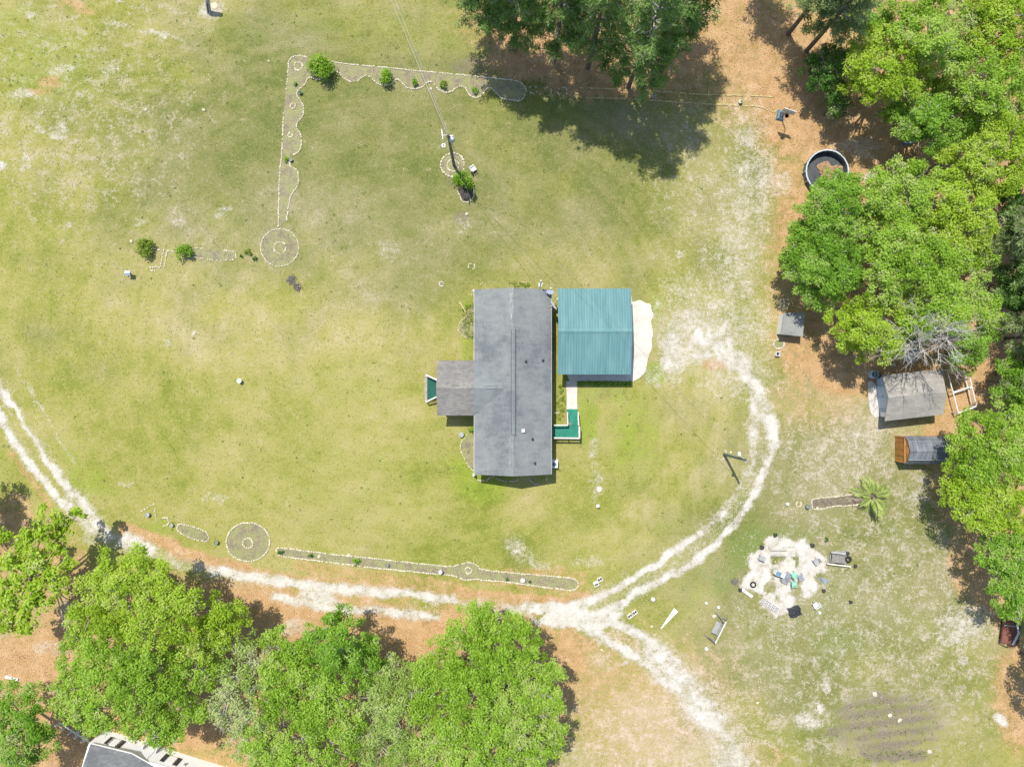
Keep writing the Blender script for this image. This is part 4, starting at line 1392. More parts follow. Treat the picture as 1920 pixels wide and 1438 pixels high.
# ------------------------------------------------------------------ garden beds edged with stones
def stone_meshes(mat, n=6):
    out = []
    for k in range(n):
        bm = bmesh.new()
        bmesh.ops.create_icosphere(bm, subdivisions=1, radius=0.5)
        for v in bm.verts:
            v.co *= random.uniform(0.78, 1.15)
            v.co.x *= 0.98
            v.co.y *= 0.62
            v.co.z *= 0.50
            v.co.z = max(v.co.z, -0.16)
        me = bpy.data.meshes.new('edging_stone')
        bm.to_mesh(me)
        bm.free()
        me.materials.append(MATS[mat])
        out.append(me)
    return out


STONES = {k: stone_meshes(k) for k in ('stone', 'stone_yellow', 'stone_buff')}


def stones_along(parent, pts, mat='stone', closed=False, step=0.34, size=0.36, gap=0.03, sm=1):
    if sm:
        pts = smooth_line(pts, sm, closed)
    w = [W(x, y).xy for x, y in pts]
    for (p, a) in resample(w, step, closed):
        if random.random() < gap:
            continue
        s = size * random.uniform(0.72, 1.12)
        inst('edging_stone', random.choice(STONES[mat]), parent,
             (p[0] + random.uniform(-.03, .03) - parent.location.x, p[1] + random.uniform(-.03, .03) - parent.location.y, 0.04 * s / 0.3),
             (0, 0, a + random.uniform(-.35, .35)), (s, s, s))


def circle(cx, cy, r, ry=None, n=18, a0=0, a1=360):
    ry = ry or r
    return [(cx + r * math.cos(math.radians(a0 + (a1 - a0) * i / n)), cy + ry * math.sin(math.radians(a0 + (a1 - a0) * i / n))) for i in range(n + (0 if a1 - a0 >= 360 else 1))]


def bed(label, rows, soil=None, smat='dirt_grey', stone='stone', name='garden_bed', cat='garden bed', loc=None, size=0.36, step=0.34, gap=0.04):
    size *= 0.92
    step *= 0.72
    allp = [p for r in rows for p in r[0]]
    loc = loc or (sum(p[0] for p in allp) / len(allp), sum(p[1] for p in allp) / len(allp))
    t = thing(name, label, cat, W(*loc))
    if soil:
        for sp in soil:
            MB().prism([W(x, y).xy for x, y in smooth_line(sp, 1, True)], -0.03, 0.025).build('soil', smat, t, world=True)
    for r in rows:
        stones_along(t, r[0], stone, r[1] if len(r) > 1 else False, step, size, gap, r[2] if len(r) > 2 else 1)
    return t


def ring(cx, cy, r, label, stone='stone', ry=None, gap=0.05, size=0.30, soil='dirt_grey'):
    size *= 1.2
    ry = ry or r
    t = thing('stone_ring', label, 'stone ring', W(cx, cy))
    if soil:
        MB().prism([W(x, y).xy for x, y in circle(cx, cy, r * 0.95, ry * 0.95, 14)], -0.03, 0.032).build('soil', soil, t, world=True)
    stones_along(t, circle(cx, cy, r, ry, max(10, int(r * 1.6))), stone, True, size * 0.72, size, gap, 0)
    return t


out_left = [(575, 109), (560, 104), (548, 108), (540, 117), (541, 133), (538, 155), (536, 170)]
out_left2 = [(532, 213), (531, 238), (530, 263), (529, 285), (526, 310), (524, 336), (523.5, 362), (523, 390), (522, 420), (522, 428)]
inn_left = [(585, 146.5), (576, 147.7), (573, 160), (560, 168), (555, 178), (567.6, 193), (570, 208), (567.6, 220), (559, 228), (555, 238), (562.6, 250), (566.4, 263), (565, 278), (557.6, 289), (546.4, 292)]
inn_left2 = [(543, 302), (544, 313), (557.6, 318), (560, 333), (559, 348), (552, 358), (546, 366), (541, 388), (538, 412)]
top_row = [(624, 117), (655, 121.4), (690, 124.4), (730, 128), (780, 134), (830, 137.7), (880, 142.7), (930, 147.7), (967, 151.5), (979, 156.5), (986, 165), (985, 180), (976, 190), (960, 188.5)]
scallop1 = [(612, 146), (620, 139), (628, 134), (635, 136.5), (645, 148), (658, 155)]
scallop2 = [(671.5, 153), (680, 145), (689, 141.5), (700, 151.5), (710, 159), (725, 163), (737, 156.5), (745, 147.7), (757, 159), (763, 166.5), (778, 168), (792, 165), (802, 154), (813, 155), (820.5, 168), (833, 174.5), (845.5, 174),
            (857, 164), (870.6, 161.5), (878, 178), (890.6, 185.3), (903, 180), (910.6, 169), (918, 164), (928, 173), (941, 186.5), (960, 188.5)]
bed('large L-shaped bed at the top with scalloped stone edge and grey soil',
    [(out_left,), (out_left2,), (inn_left,), (inn_left2,), (top_row,), (scallop1,), (scallop2,), ([(585, 146.5), (596, 151), (612, 146)],)],
    [out_left[::-1] + top_row[:-1] + scallop2[::-1] + scallop1[::-1] + [(596, 151)] + inn_left + inn_left2 + out_left2[::-1]], 'dirt_grey', loc=(545, 160))
ring(559.6, 125, 8, 'stone ring beside the big round bush, in the corner of the scalloped bed')
ring(549.4, 199.5, 5, 'faint small stone ring in the upper part of the tall scalloped bed', 'stone_buff')
ring(544.4, 254.5, 4.2, 'small bright stone ring in the middle of the tall scalloped bed')

bed('large round bed of grey soil with thin stone edge below the tall scalloped bed', [(circle(524.6, 464.5, 36, 35.5, 22), True)], [circle(524.6, 464.5, 35, 34.5, 22)], 'dirt', size=0.30, step=0.30, gap=0.02, loc=(524.6, 464.5))
ring(525, 465, 11, 'inner stone ring at the centre of the round bed on the upper left lawn', soil=None, gap=0.25)
bed('hooked path of two stone rows between two round bushes on the left lawn',
    [([(287, 466.5), (297, 468.5), (307, 469.6)], False, 0), ([(307, 470), (304, 486), (300.5, 501)], False, 0), ([(299, 502), (291, 501), (283, 501.5), (283, 508), (292, 509)], False, 0), ([(324, 472), (314, 470.6)], False, 0), ([(314, 471), (311, 487), (308, 503)], False, 0)],
    None, loc=(310, 485), name='stone_edging', cat='stone edging', size=0.34)
bed('oval bed with broken stone edge right of the round bush on the left lawn',
    [([(362, 467), (370, 464.6), (386, 467.6)],), ([(418, 470.6), (437.7, 471.6), (443.6, 477.5), (441.6, 486.4), (434, 489), (408, 488.8), (388, 486), (360.5, 482)],)],
    [[(362, 469), (372, 466), (400, 469), (437, 472), (442, 479), (440, 486), (432, 488), (408, 487.5), (388, 485), (362, 480)]], 'dirt_grey', gap=0.2, loc=(402, 477), size=0.32)
ring(848.8, 310, 22, 'outer ring of stones round the foot of the tall utility pole', soil='dirt_grey', size=0.36)
ring(849.3, 311, 11, 'inner ring of stones round the foot of the tall utility pole', soil=None, size=0.28, gap=0.1)
bed('small U-shaped bed of dark mulch below the bush by the tall pole', [([(858, 358), (862.6, 369), (866, 378), (878, 380), (886, 374), (889, 364), (887.6, 352)],)],
    [[(858, 352), (862, 369), (867, 377), (878, 379), (885.5, 373), (888, 363), (886, 350)]], 'dark_mulch_and_shade', loc=(874, 362))
bed('pale triangle of stones at the left end of the drive verge', [([(266, 958), (289, 944.5)], False, 0), ([(289.5, 945), (294, 981)], False, 0)], None, name='stone_edging', cat='stone edging', loc=(283, 958), size=0.3, gap=0.1)
ring(309, 978, 8, 'broken stone ring left of the oval bed on the drive verge', gap=0.3, soil=None)
ov = [(335.5, 981.6), (358, 985.5), (383, 994), (393, 1005.5), (389.3, 1015.4), (370.6, 1013), (350.5, 1005.4), (334, 996.7), (331.5, 988)]
bed('narrow oval bed with stone edge on the verge above the drive', [(ov, True)], [ov], 'dirt', loc=(362, 998), size=0.34)
bed('large round bed with stone edge on the verge above the drive', [(circle(465.5, 1016, 41, 36.5, 22, -85, 100)[0:0] or circle(465.5, 1016, 41, 36.5, 24), True)], [circle(465.5, 1016, 40, 35.5, 22)], 'dirt_grey', loc=(465.5, 1016), size=0.40, step=0.36)
ring(465, 1018, 9.5, 'inner stone ring in the round bed above the drive', soil=None, size=0.3)
lb_top = [(519, 1031), (521, 1027), (530, 1026.5), (555, 1030.5), (605, 1036.7), (655, 1042), (705, 1047), (755, 1053), (805, 1058), (850, 1062.5), (863, 1057), (880, 1053), (893, 1058), (902, 1068), (960, 1073.5), (1022, 1079), (1065, 1082), (1080, 1085.5), (1085, 1094), (1080, 1104.3), (1070, 1107)]
lb_bot = [(519, 1034), (525, 1043), (580, 1049), (655, 1058.5), (705, 1065), (780, 1072), (830, 1077), (851, 1079), (873, 1088), (893, 1084.5), (906, 1087.5), (956, 1091), (997.6, 1097.5), (1035, 1102), (1070, 1107)]
bed('very long narrow stone-edged bed running beside the drive', [(lb_top,), (lb_bot,)], [lb_top + lb_bot[::-1][1:]], 'dirt_grey', loc=(800, 1066), size=0.38, step=0.36)
ring(878, 1069, 6, 'small stone ring in the bulge of the long narrow bed')
bed('flower bed with bleached log and stone arc along the upper left house wall', [([(874, 593), (863, 604.4), (859, 611.4), (859.6, 621), (868.8, 631.8), (882.8, 634.6)],), ([(880, 552.5), (889, 553)], False, 0), ([(901, 533), (906, 530)], False, 0)],
    [[(874, 592), (864, 604), (860, 612), (861, 621), (869, 631), (889, 634), (889, 570), (880, 575)]], 'dirt', 'stone_buff', loc=(875, 610), size=0.3)
bed('stone-edged bed along the lower left wall of the house', [([(876, 815.5), (867, 825), (864, 832), (863, 843), (871.4, 861), (882, 879), (888, 882)],)], [[(879, 815), (868, 826), (865, 833), (864, 843), (872, 860), (883, 878), (893, 880), (893, 815)]], 'dirt', loc=(875, 850), size=0.30)
bed('scalloped stone edging in the shade below the lower house wall', [([(888, 893), (894, 900), (902, 901.5), (913, 900.5), (920, 894), (929, 894), (935, 899.6), (944, 901.5), (967, 902.3), (974.4, 897), (979, 890.5)],),
     ([(989, 892), (998, 906), (1016, 908), (1023, 905), (1026, 894)],)], None, 'dirt', 'stone_buff', loc=(955, 898), name='stone_edging', cat='stone edging', size=0.36, gap=0.1)
bed('row of yellow stones by the meter mast at the top of the house', [([(987, 530), (995, 540)], False, 0), ([(962, 530), (986, 529)], False, 0)], None, 'dirt', 'stone_yellow', name='stone_edging', cat='stone edging', loc=(990, 534), gap=0.3, size=0.25)
ring(828, 533, 4.5, 'small pale stone ring on the lawn off the upper left house corner', size=0.24, gap=0.1)
ring(884, 500, 6, 'thin stone ring on the lawn above the house', size=0.22, gap=0.15, soil=None)
ring(1000, 169, 7.5, 'leftmost of the shaded stone rings under the pines', 'stone_buff', soil=None, size=0.26, gap=0.3)
ring(1026.2, 172.8, 7.5, 'middle one of the shaded stone rings under the pines', 'stone_buff', soil=None, size=0.26, gap=0.4)
ring(1054.6, 172.8, 9, 'rightmost of the shaded stone rings under the pines', 'stone_buff', soil=None, size=0.26, gap=0.4)
ub = [(1092, 166), (1083, 166.5), (1077.5, 173), (1081, 180), (1090, 184), (1120, 184), (1160, 185.2), (1235, 190), (1310, 195), (1360, 198), (1411, 200), (1429, 201.6), (1440, 208), (1452, 211), (1459, 206)]
ub2 = [(1090, 165.7), (1140, 167), (1185, 170), (1260, 174), (1335, 179), (1385, 180), (1440, 181.5), (1452, 184)]
bed('long straight bed edged with yellowish stones running below the pines', [(ub,), (ub2,)], None, 'dirt', 'stone_yellow', loc=(1260, 183), size=0.36, gap=0.08)
pb = [(1602, 926.5), (1572.5, 930.6), (1547.5, 932.5), (1523.5, 935), (1521.5, 942.5), (1522.5, 951), (1528, 955), (1537.5, 955), (1557.5, 950), (1576, 948), (1597, 947.5), (1616, 944)]
bed('brown mulch bed with stone edge leading to the palm', [(pb,)], [pb], 'brown_mulch', loc=(1560, 941), size=0.34, gap=0.01, step=0.31)
ring(1497.5, 945, 5, 'tiny stone ring left of the mulch bed by the palm', 'stone_buff', size=0.28)
ring(1470.5, 570, 9.5, 'stone ring just above the low flat-roofed hut', 'stone', size=0.26)
ring(1460, 645.5, 10.5, 'oval stone ring just below the low flat-roofed hut', 'stone', ry=8.5, size=0.32)
bed('pale stone edging along the left side of the low hut', [([(1468, 582), (1462.5, 583), (1462, 603), (1466, 604)], False, 0), ([(1462, 617), (1457, 618), (1456, 633), (1463, 633)], False, 0)], None, 'dirt', 'stone_buff', name='stone_edging', cat='stone edging', loc=(1460, 607), size=0.3, gap=0.02)
ring(1350, 851, 12, 'scattered stone ring round the leaning pole inside the drive loop', 'stone', ry=11, size=0.24, gap=0.55, soil=None)


# ------------------------------------------------------------------ leaf clouds
def unit(n, rng):
    v = rng.normal(0, 1, (n, 3))
    return v / np.linalg.norm(v, axis=1, keepdims=True)


def leaf_cloud(cen, rad, per, L, Wd, rng, flat=0.65, up=0.9, ctone=0.22, ltone=0.20, name='crown', mat='leaf_oak', droop=0.0, ctoff=None):
    """cen (n,3), rad (n,): leaf clumps, each filled with per*r*r leaves that face up and out"""
    cen = np.asarray(cen, float)
    rad = np.asarray(rad, float)
    cnt = np.maximum(6, (per * rad ** 2)).astype(int)
    idx = np.repeat(np.arange(len(cen)), cnt)
    n = len(idx)
    u = unit(n, rng)
    rr = rng.random(n) ** 0.45
    offs = u * rr[:, None] * rad[idx][:, None]
    offs[:, 2] *= flat
    pos = cen[idx] + offs
    nrm = u * 0.55 + unit(n, rng) * 0.75 + np.array([0, 0, up])
    nrm /= np.linalg.norm(nrm, axis=1, keepdims=True)
    t = u + unit(n, rng) * 0.8 + np.array([0, 0, -droop])
    t = t - nrm * (t * nrm).sum(1, keepdims=True)
    t /= np.linalg.norm(t, axis=1, keepdims=True) + 1e-9
    b = np.cross(nrm, t)
    tone = 0.5 + (rng.normal(0, ctone, len(cen)) + (0 if ctoff is None else ctoff))[idx] + rng.normal(0, ltone, n)
    s = 0.6 + 0.9 * rng.random(n) ** 1.6
    return card_mesh(pos, t, b, L * s, Wd * s, tone, name, mat)


def shrub(px, py, rpx, label, mat='leaf_bush', h=None, per=260, L=0.20, Wd=0.11, name='shrub', cat='shrub', group=None, nc=None):
    r = rpx * S
    h = h or r * 1.5
    base = W(960 + (px - 960) * (1 - 0.6 * h / H), 719 + (py - 719) * (1 - 0.6 * h / H))
    t = thing(name, label, cat, base, 0, group)
    rng = np.random.default_rng(int(px * 7 + py))
    nc = nc or max(6, int(16 * r))
    u = unit(nc, rng)
    u[:, 2] = np.abs(u[:, 2])
    q = 0.45 + 0.5 * rng.random(nc)
    cen = np.stack([u[:, 0] * r * 0.72 * q * 1.25, u[:, 1] * r * 0.72 * q * 1.25, h * (0.28 + 0.5 * u[:, 2])], 1)
    me = leaf_cloud(cen, r * (0.34 + 0.2 * rng.random(nc)), per / max(0.25, r) ** 0.6, L, Wd, rng, 0.8, 0.6, 0.12, 0.22, 'foliage', mat)
    inst('foliage', me, t)
    mb = MB()
    for k in range(5):
        a = k * 1.3
        mb.tube([(0, 0, 0), (r * 0.2 * math.cos(a), r * 0.2 * math.sin(a), h * 0.35), (r * 0.5 * math.cos(a), r * 0.5 * math.sin(a), h * 0.62)], [0.035 * r + 0.01, 0.03 * r + 0.006, 0.008], 5)
    mb.build('stem', 'bark', t)
    return t


shrub(600, 125, 26.5, 'biggest round bright green bush, at the corner of the scalloped bed', L=0.22)
shrub(723, 143, 17, 'medium bright green bush on the scalloped bed right of the biggest bush')
shrub(774.5, 151.5, 9, 'small leafy bush on the scalloped bed left of the power lines', 'leaf_mid')
shrub(833, 157.5, 9, 'small leafy bush on the scalloped bed just right of the power lines', 'leaf_olive')
shrub(889, 169.5, 8, 'small leafy bush at the right end of the scalloped bed', 'leaf_mid')
shrub(534.6, 298, 6.5, 'little yellow-green bush at the waist of the tall scalloped bed', 'leaf_yellow')
shrub(554, 156.5, 4.5, 'tiny green seedling below the stone ring in the scalloped bed', 'leaf_mid')
shrub(268.5, 463.5, 18.5, 'left one of the two round olive bushes on the left lawn', 'leaf_olive')
shrub(342, 470, 17, 'right one of the two round olive bushes on the left lawn', 'leaf_bush')
shrub(465.5, 471.5, 7.5, 'small thin bush just left of the round bed on the left lawn', 'leaf_olive')
shrub(477.5, 485, 5, 'tiny dark shrub at the left edge of the round bed', 'leaf_dark')
shrub(870, 337, 20, 'bright bush at the foot of the tall utility pole', 'leaf_bush', 1.5)
shrub(884, 806, 7, 'small green shrub tucked in the corner of the porch wing', 'leaf_bush')
shrub(666.5, 1054, 8, 'bright green tuft in the long narrow bed', 'leaf_bush')
shrub(526, 1035.5, 6, 'dark small shrub at the left tip of the long narrow bed', 'leaf_dark')
shrub(582.6, 1041, 5, 'dull green tuft near the left end of the long narrow bed', 'leaf_dark')
shrub(952, 1086, 3.5, 'tiny green tuft in the right half of the long narrow bed', 'leaf_dark')
shrub(452, 480, 3, 'tiny weed in the right end of the oval bed on the left lawn', 'leaf_dark')
shrub(1550, 1012, 4, 'weedy tuft beside the sand patch top', 'leaf_dark', name='weed', cat='weed')
shrub(1050, 724, 4, 'weedy green tuft in the gap between house and carport', 'leaf_bush', 0.35, name='weed', cat='weed')
# strip of low plants along the carport slab and weeds in the house bed
rng = np.random.default_rng(5)
n = 110
xx = rng.uniform(1084, 1182, n)
yy = 718.5 + rng.uniform(-2.5, 4.5, n)
cen = np.array([W(a, b, 0.12) for a, b in zip(xx, yy)])
o = inst('ground_cover_plants', leaf_cloud(cen, np.full(n, 0.2), 380, 0.13, 0.08, rng, 0.6, mat='leaf_mid'))
kind(o, 'stuff')
n = 60
cen = np.array([W(a, b, 0.1) for a, b in zip(rng.uniform(868, 888, n), rng.uniform(570, 632, n))] + [W(a, b, 0.1) for a, b in zip(rng.uniform(962, 992, 22), rng.uniform(528, 540, 22))]
               + [W(a, b, 0.1) for a, b in zip(rng.uniform(1044, 1060, 30), rng.uniform(730, 790, 30))])
o = inst('weeds', leaf_cloud(cen, np.full(len(cen), 0.22), 240, 0.15, 0.07, rng, 0.5, mat='leaf_olive'))
kind(o, 'stuff')
# dark weeds in the vegetable plot
n = 120
rowsy = rng.choice([1318, 1338, 1362, 1378, 1412, 1418], n)
cen = np.array([W(a, b + rng.normal(0, 3) - 0.08 * (a - 1680), 0.1) for a, b in zip(rng.uniform(1590, 1760, n), rowsy)])
o = inst('weeds', leaf_cloud(cen, 0.08 + 0.2 * rng.random(n), 130, 0.14, 0.06, rng, 0.5, mat='leaf_weed'))
kind(o, 'stuff')


def brush(px, py, rpx, label):
    t = thing('brush_pile', label, 'brush pile', W(px, py))
    rng = np.random.default_rng(int(px))
    r = rpx * S
    mb = MB()
    for k in range(46):
        a = rng.uniform(0, 2 * math.pi)
        q = rng.uniform(0, r * 0.5)
        b = rng.uniform(0, 2 * math.pi)
        l_ = rng.uniform(0.4, 1.0) * r
        p = Vector((q * math.cos(a), q * math.sin(a), rng.uniform(0.02, 0.22)))
        mb.tube([p, p + Vector((l_ * math.cos(b), l_ * math.sin(b), rng.uniform(-0.02, 0.28)))], [0.018, 0.006], 4, cap=False)
    mb.build('twigs', 'grey_trunk', t)
    cen = np.stack([rng.normal(0, r * 0.35, 10), rng.normal(0, r * 0.35, 10), np.full(10, 0.12)], 1)
    inst('dead_leaves', leaf_cloud(cen, np.full(10, r * 0.4), 220, 0.16, 0.07, rng, 0.4, name='dead_leaves', mat='leaf_dead'), t)


brush(546, 525, 12, 'upper one of two grey brush heaps below the round bed')
brush(558, 537, 11, 'lower one of two grey brush heaps below the round bed')
brush(1377.5, 1089, 9, 'dark heap of charred sticks at the left edge of the sand patch')


# ------------------------------------------------------------------ palm
def palm():
    t = thing('palm', 'short fan of pale green palm fronds at the end of the mulch bed', 'palm', W(1631, 929))
    MB().lathe([(0.26, 0), (0.22, 0.25), (0.24, 0.5), (0.15, 0.62)], 12).build('trunk', 'bark', t)
    rng = np.random.default_rng(3)

    def frond(lmat, seed):
        r = np.random.default_rng(seed)
        pos, tt, bb, LL, tone = [], [], [], [], []
        n = 26
        Ln = 2.2
        for i in range(n):
            s = 0.12 + 0.88 * i / (n - 1)
            p = np.array([Ln * s * 0.92, 0, 0.9 * s - 1.15 * s * s])
            for sg in (-1, 1):
                ll = 0.75 * math.sin(min(1, s * 1.05 + 0.12) * math.pi * 0.92) + 0.18
                d = np.array([0.75, sg * 0.62, -0.05 + r.normal(0, 0.12)])
                d /= np.linalg.norm(d)
                nn = np.array([0, -sg * 0.5, 0.9])
                b = np.cross(nn, d)
                b /= np.linalg.norm(b)
                pos.append(p + d * ll / 2)
                tt.append(d)
                bb.append(b)
                LL.append(ll)
                tone.append(0.5 + r.normal(0, 0.25))
        return card_mesh(np.array(pos), np.array(tt), np.array(bb), np.array(LL), 0.075, np.array(tone), 'frond', lmat)
    fm = [frond('leaf_palm', 1), frond('leaf_palm', 2), frond('leaf_palm', 4)]
    fd = frond('leaf_dead', 5)
    for k in range(26):
        a = k * 2.399 + rng.normal(0, 0.25)
        el = rng.uniform(-0.45, 0.8)
        s = rng.uniform(0.58, 1.12)
        dead = k % 9 == 4
        o = inst('frond', fd if dead else fm[k % 3], t, (0.1 * math.cos(a), 0.1 * math.sin(a), 0.52 if not dead else 0.45), (0, -el if not dead else 0.1, a), (s, s * 1.0, s))
        if dead:
            o['label'] = 'withered brown palm frond'
    return t


palm()

# ------------------------------------------------------------------ utility poles and lines
def pole_between(name, label, base, top, r0, r1, mat):
    t = thing(name, label, 'utility pole', base)
    v = Vector(top) - Vector(base)
    MB().tube([(0, 0, -0.3), v * 0.5, v], [r0, (r0 + r1) / 2, r1], 12).build('pole', mat, t)
    return t


P1 = W(851.5, 311)
P1t = W(840, 252, 9.0)
pole1 = pole_between('utility_pole', 'tall utility pole with pale transformer standing in the double stone ring', P1, P1t, 0.17, 0.12, 'pole_wood')
zq = 7.7
pc = P1.lerp(P1t, zq / 9.0)
rel = pc - P1
side = Vector((0.55, -0.6, 0)).normalized()
tc = rel + Vector((0.28, 0.02, 0))
MB().lathe([(0.05, -0.50), (0.26, -0.48), (0.28, -0.40), (0.28, 0.36), (0.25, 0.42), (0.08, 0.47), (0.03, 0.47)], 16, tc).build('transformer', 'galv', pole1)
for k in (-1, 1):
    MB().lathe([(0.035, 0.4), (0.06, 0.46), (0.035, 0.52), (0.06, 0.58), (0.03, 0.64)], 8, tc + Vector((0.12 * k, 0.1, 0))).build('bushing', 'steel', pole1)
zq = 8.8
pc = P1.lerp(P1t, zq / 9.0) - P1
MB().tube([pc, pc + Vector((-0.55, -0.06, 0.05))], 0.035, 6).build('arm', 'white_plastic', pole1)
MB().tube([pc + Vector((-0.62, 0.52, 0.05)), pc + Vector((-0.50, -0.42, 0.05))], 0.055, 8).build('fuse_bracket', 'white_plastic', pole1)
zq = 7.3
pc = P1.lerp(P1t, zq / 9.0) - P1
lamp_arm = MB().tube([pc, pc + Vector((-0.34, -0.25, 0.15)), pc + Vector((-0.52, -0.45, 0.12))], 0.03, 6).build('lamp_arm', 'galv', pole1)
MB().torus(pc + Vector((-0.55, -0.5, 0.10)), 0.15, 0.06, 14, 6).build('lamp_head', 'white_plastic', pole1)
P2 = W(1357.5, 852)
P2t = W(1399, 862.5, 7.0)
pole2 = pole_between('utility_pole', 'shorter grey-green light pole leaning inside the loop of the drive', P2, P2t, 0.15, 0.11, 'pole_green')
pc = P2t - P2
MB().tube([pc * 0.93, pc * 0.93 + Vector((-0.25, 0.30, 0.0)), pc * 0.93 + Vector((-0.42, 0.48, -0.02))], [0.03, 0.035, 0.04], 6).build('lamp_arm', 'galv', pole2)
MB().lathe([(0.04, 0.06), (0.16, 0.02), (0.15, -0.08), (0.05, -0.1)], 12, pc * 0.93 + Vector((-0.50, 0.58, -0.02)), 0, 1.3).build('lamp_head', 'white_plastic', pole2)
MB().lathe([(0.05, -0.1), (0.12, -0.08), (0.12, 0.1), (0.05, 0.12)], 10, pc * 0.955 + Vector((0.05, -0.17, 0))).build('insulator', 'galv', pole2)
stub = thing('utility_pole', 'thick grey pole cut off by the top edge of the frame, on bare sand', 'utility pole', W(391, 25))
v = W(387, -14, 2.4) - W(391, 25)
MB().tube([(0, 0, -0.2), v * 0.5, v], [0.26, 0.24, 0.22], 12).build('pole', 'concrete_grey', stub)
MB().tube([v * 0.15 + Vector((0, -0.28, 0)), v * 0.6 + Vector((0, -0.26, 0))], 0.05, 6).build('conduit', 'dark_plastic', stub)


def wire(p, q, sag, r, name, label, mat, group=None):
    p, q = Vector(p), Vector(q)
    pts = []
    for i in range(25):
        t = i / 24
        a = p.lerp(q, t)
        a.z -= sag * 4.0 * t * (1 - t)
        pts.append(a)
    o = MB().tube(pts, r, 5).build(name, mat)
    return tag(o, label, 'power line', group)


far = W(700, -80, 8.6)
pt = P1t
wire(pt + Vector((-0.05, 0.0, -0.15)), far + Vector((0.0, 0, 0)), 0.35, 0.016, 'power_line', 'left wire of the pair running from the tall pole to the top edge', 'wire_bright')
wire(pt + Vector((0.05, 0.06, 0.05)), far + Vector((0.45, 0, 0.3)), 0.35, 0.016, 'power_line', 'right wire of the pair running from the tall pole to the top edge', 'wire_bright')
wire(P1.lerp(P1t, 7.2 / 9.0) + Vector((0.1, -0.1, 0)), P2.lerp(P2t, 0.93), 1.1, 0.012, 'power_line', 'long dark cable from the tall pole over the carport to the leaning pole', 'cable')
wire(P1.lerp(P1t, 7.0 / 9.0) + Vector((0.1, -0.1, 0)), W(1011.5, 541) + Vector((-0.02, 0.2, 4.66)), 0.5, 0.010, 'power_line', 'service cable from the tall pole down to the meter mast on the house', 'cable')
gp = W(886, 384)
wire(P1.lerp(P1t, 0.80), (gp.x, gp.y, -0.1), 0.0, 0.014, 'guy_wire', 'steel guy wire from the tall pole to the ground in the small mulch bed', 'wire_bright')


# ------------------------------------------------------------------ small things about the yard
def pot(px, py, r, label, mat='teal_pot', h=None, name='plant_pot', cat='plant pot', plant=None):
    t = thing(name, label, cat, W(px, py))
    r *= {'dark_plastic': 0.70, 'white_plastic': 0.66}.get(mat, 0.78)
    h = h or r * 1.5
    MB().lathe([(r * 0.7, 0), (r * 0.95, h * 0.9), (r * 1.08, h * 0.92), (r * 1.08, h), (r * 0.9, h), (r * 0.85, h * 0.82), (0.02, h * 0.8)], 14).build('pot', mat, t)
    MB().lathe([(r * 0.86, h * 0.80), (r * 0.5, h * 0.86), (0.02, h * 0.87)], 12).build('soil' if mat not in ('white_plastic', 'grey_plastic') else 'inner_base', 'dark_mulch_and_shade' if mat == 'dark_plastic' else 'dirt_grey' if mat not in ('white_plastic', 'grey_plastic') else mat, t)
    if plant:
        rng = np.random.default_rng(int(px))
        cen = np.stack([rng.normal(0, r * 0.4, 6), rng.normal(0, r * 0.4, 6), h + r * 0.5 * rng.random(6)], 1)
        inst('plant', leaf_cloud(cen, np.full(6, r * 0.6), 300, 0.13, 0.06, rng, name='plant', mat=plant), t)
    return t


pot(564, 175, 0.26, 'teal pot beside the wavy left edge of the scalloped bed', plant='leaf_mid')
pot(546.5, 301, 0.24, 'blue-grey pot at the waist of the tall scalloped bed', 'blue_metal')
pot(279, 964, 0.30, 'grey-white planter inside the stone triangle by the drive', 'grey_plastic')
pot(323.5, 984, 0.24, 'round grey pot left of the narrow oval bed', 'grey_plastic')
pot(407.5, 1016, 0.28, 'dark teal pot left of the round bed above the drive', 'teal_pot')
pot(727, 1058.5, 0.24, 'dark blue pot in the middle of the long narrow bed', 'blue_metal')
pot(826.8, 1069, 0.30, 'white urn left of the bulge in the long narrow bed', 'white_plastic', 0.7)
pot(980, 1086.5, 0.34, 'broad white tub near the right end of the long narrow bed', 'white_plastic', 0.35)
pot(993.5, 1089.5, 0.20, 'small dark pot beside the white tub in the long narrow bed', 'dark_plastic')
pot(1120, 947, 0.26, 'white pot with black opening on the lawn below the house', 'white_plastic', 0.5)
pot(451.5, 714, 0.36, 'lone white tub on the middle of the left lawn', 'white_plastic', 0.5)
pot(1512, 948.5, 0.28, 'blue-grey pot at the left tip of the palm bed', 'blue_metal', 0.5)
pot(1386.5, 193, 0.28, 'white pot in the sunny part of the long yellow-edged bed', 'white_plastic', 0.4, plant='leaf_mid')
pot(1226, 181.5, 0.26, 'grey pot in the shaded part of the long yellow-edged bed', 'grey_plastic', 0.35)
pot(865, 814.5, 0.36, 'grey stone basin beside the porch wing', 'grey_plastic', 0.3, name='stone_basin', cat='basin')
pot(1535, 1147, 0.22, 'small white bucket below the fallen white chair', 'white_plastic', 0.3, name='bucket', cat='bucket')
pot(1323, 1129, 0.20, 'small white bucket alone on the grass above the bench swing', 'white_plastic', 0.3, name='bucket', cat='bucket')
pot(1223, 1121, 0.30, 'white bucket standing in dry grass above the concrete blocks', 'white_plastic', 0.5, name='bucket', cat='bucket')
pot(1346, 1137, 0.22, 'white bucket nearest above the bench swing', 'white_plastic', 0.3, name='bucket', cat='bucket')
pot(1323, 1214, 0.26, 'white bucket at the lower end of the bench swing', 'white_plastic', 0.35, name='bucket', cat='bucket')
pot(1475, 944, 0.24, 'leftmost white tub in the row left of the palm bed', 'white_plastic', 0.3)
pot(1602, 1059.5, 0.24, 'dark ball-shaped pot right of the cart', 'dark_plastic', 0.35)
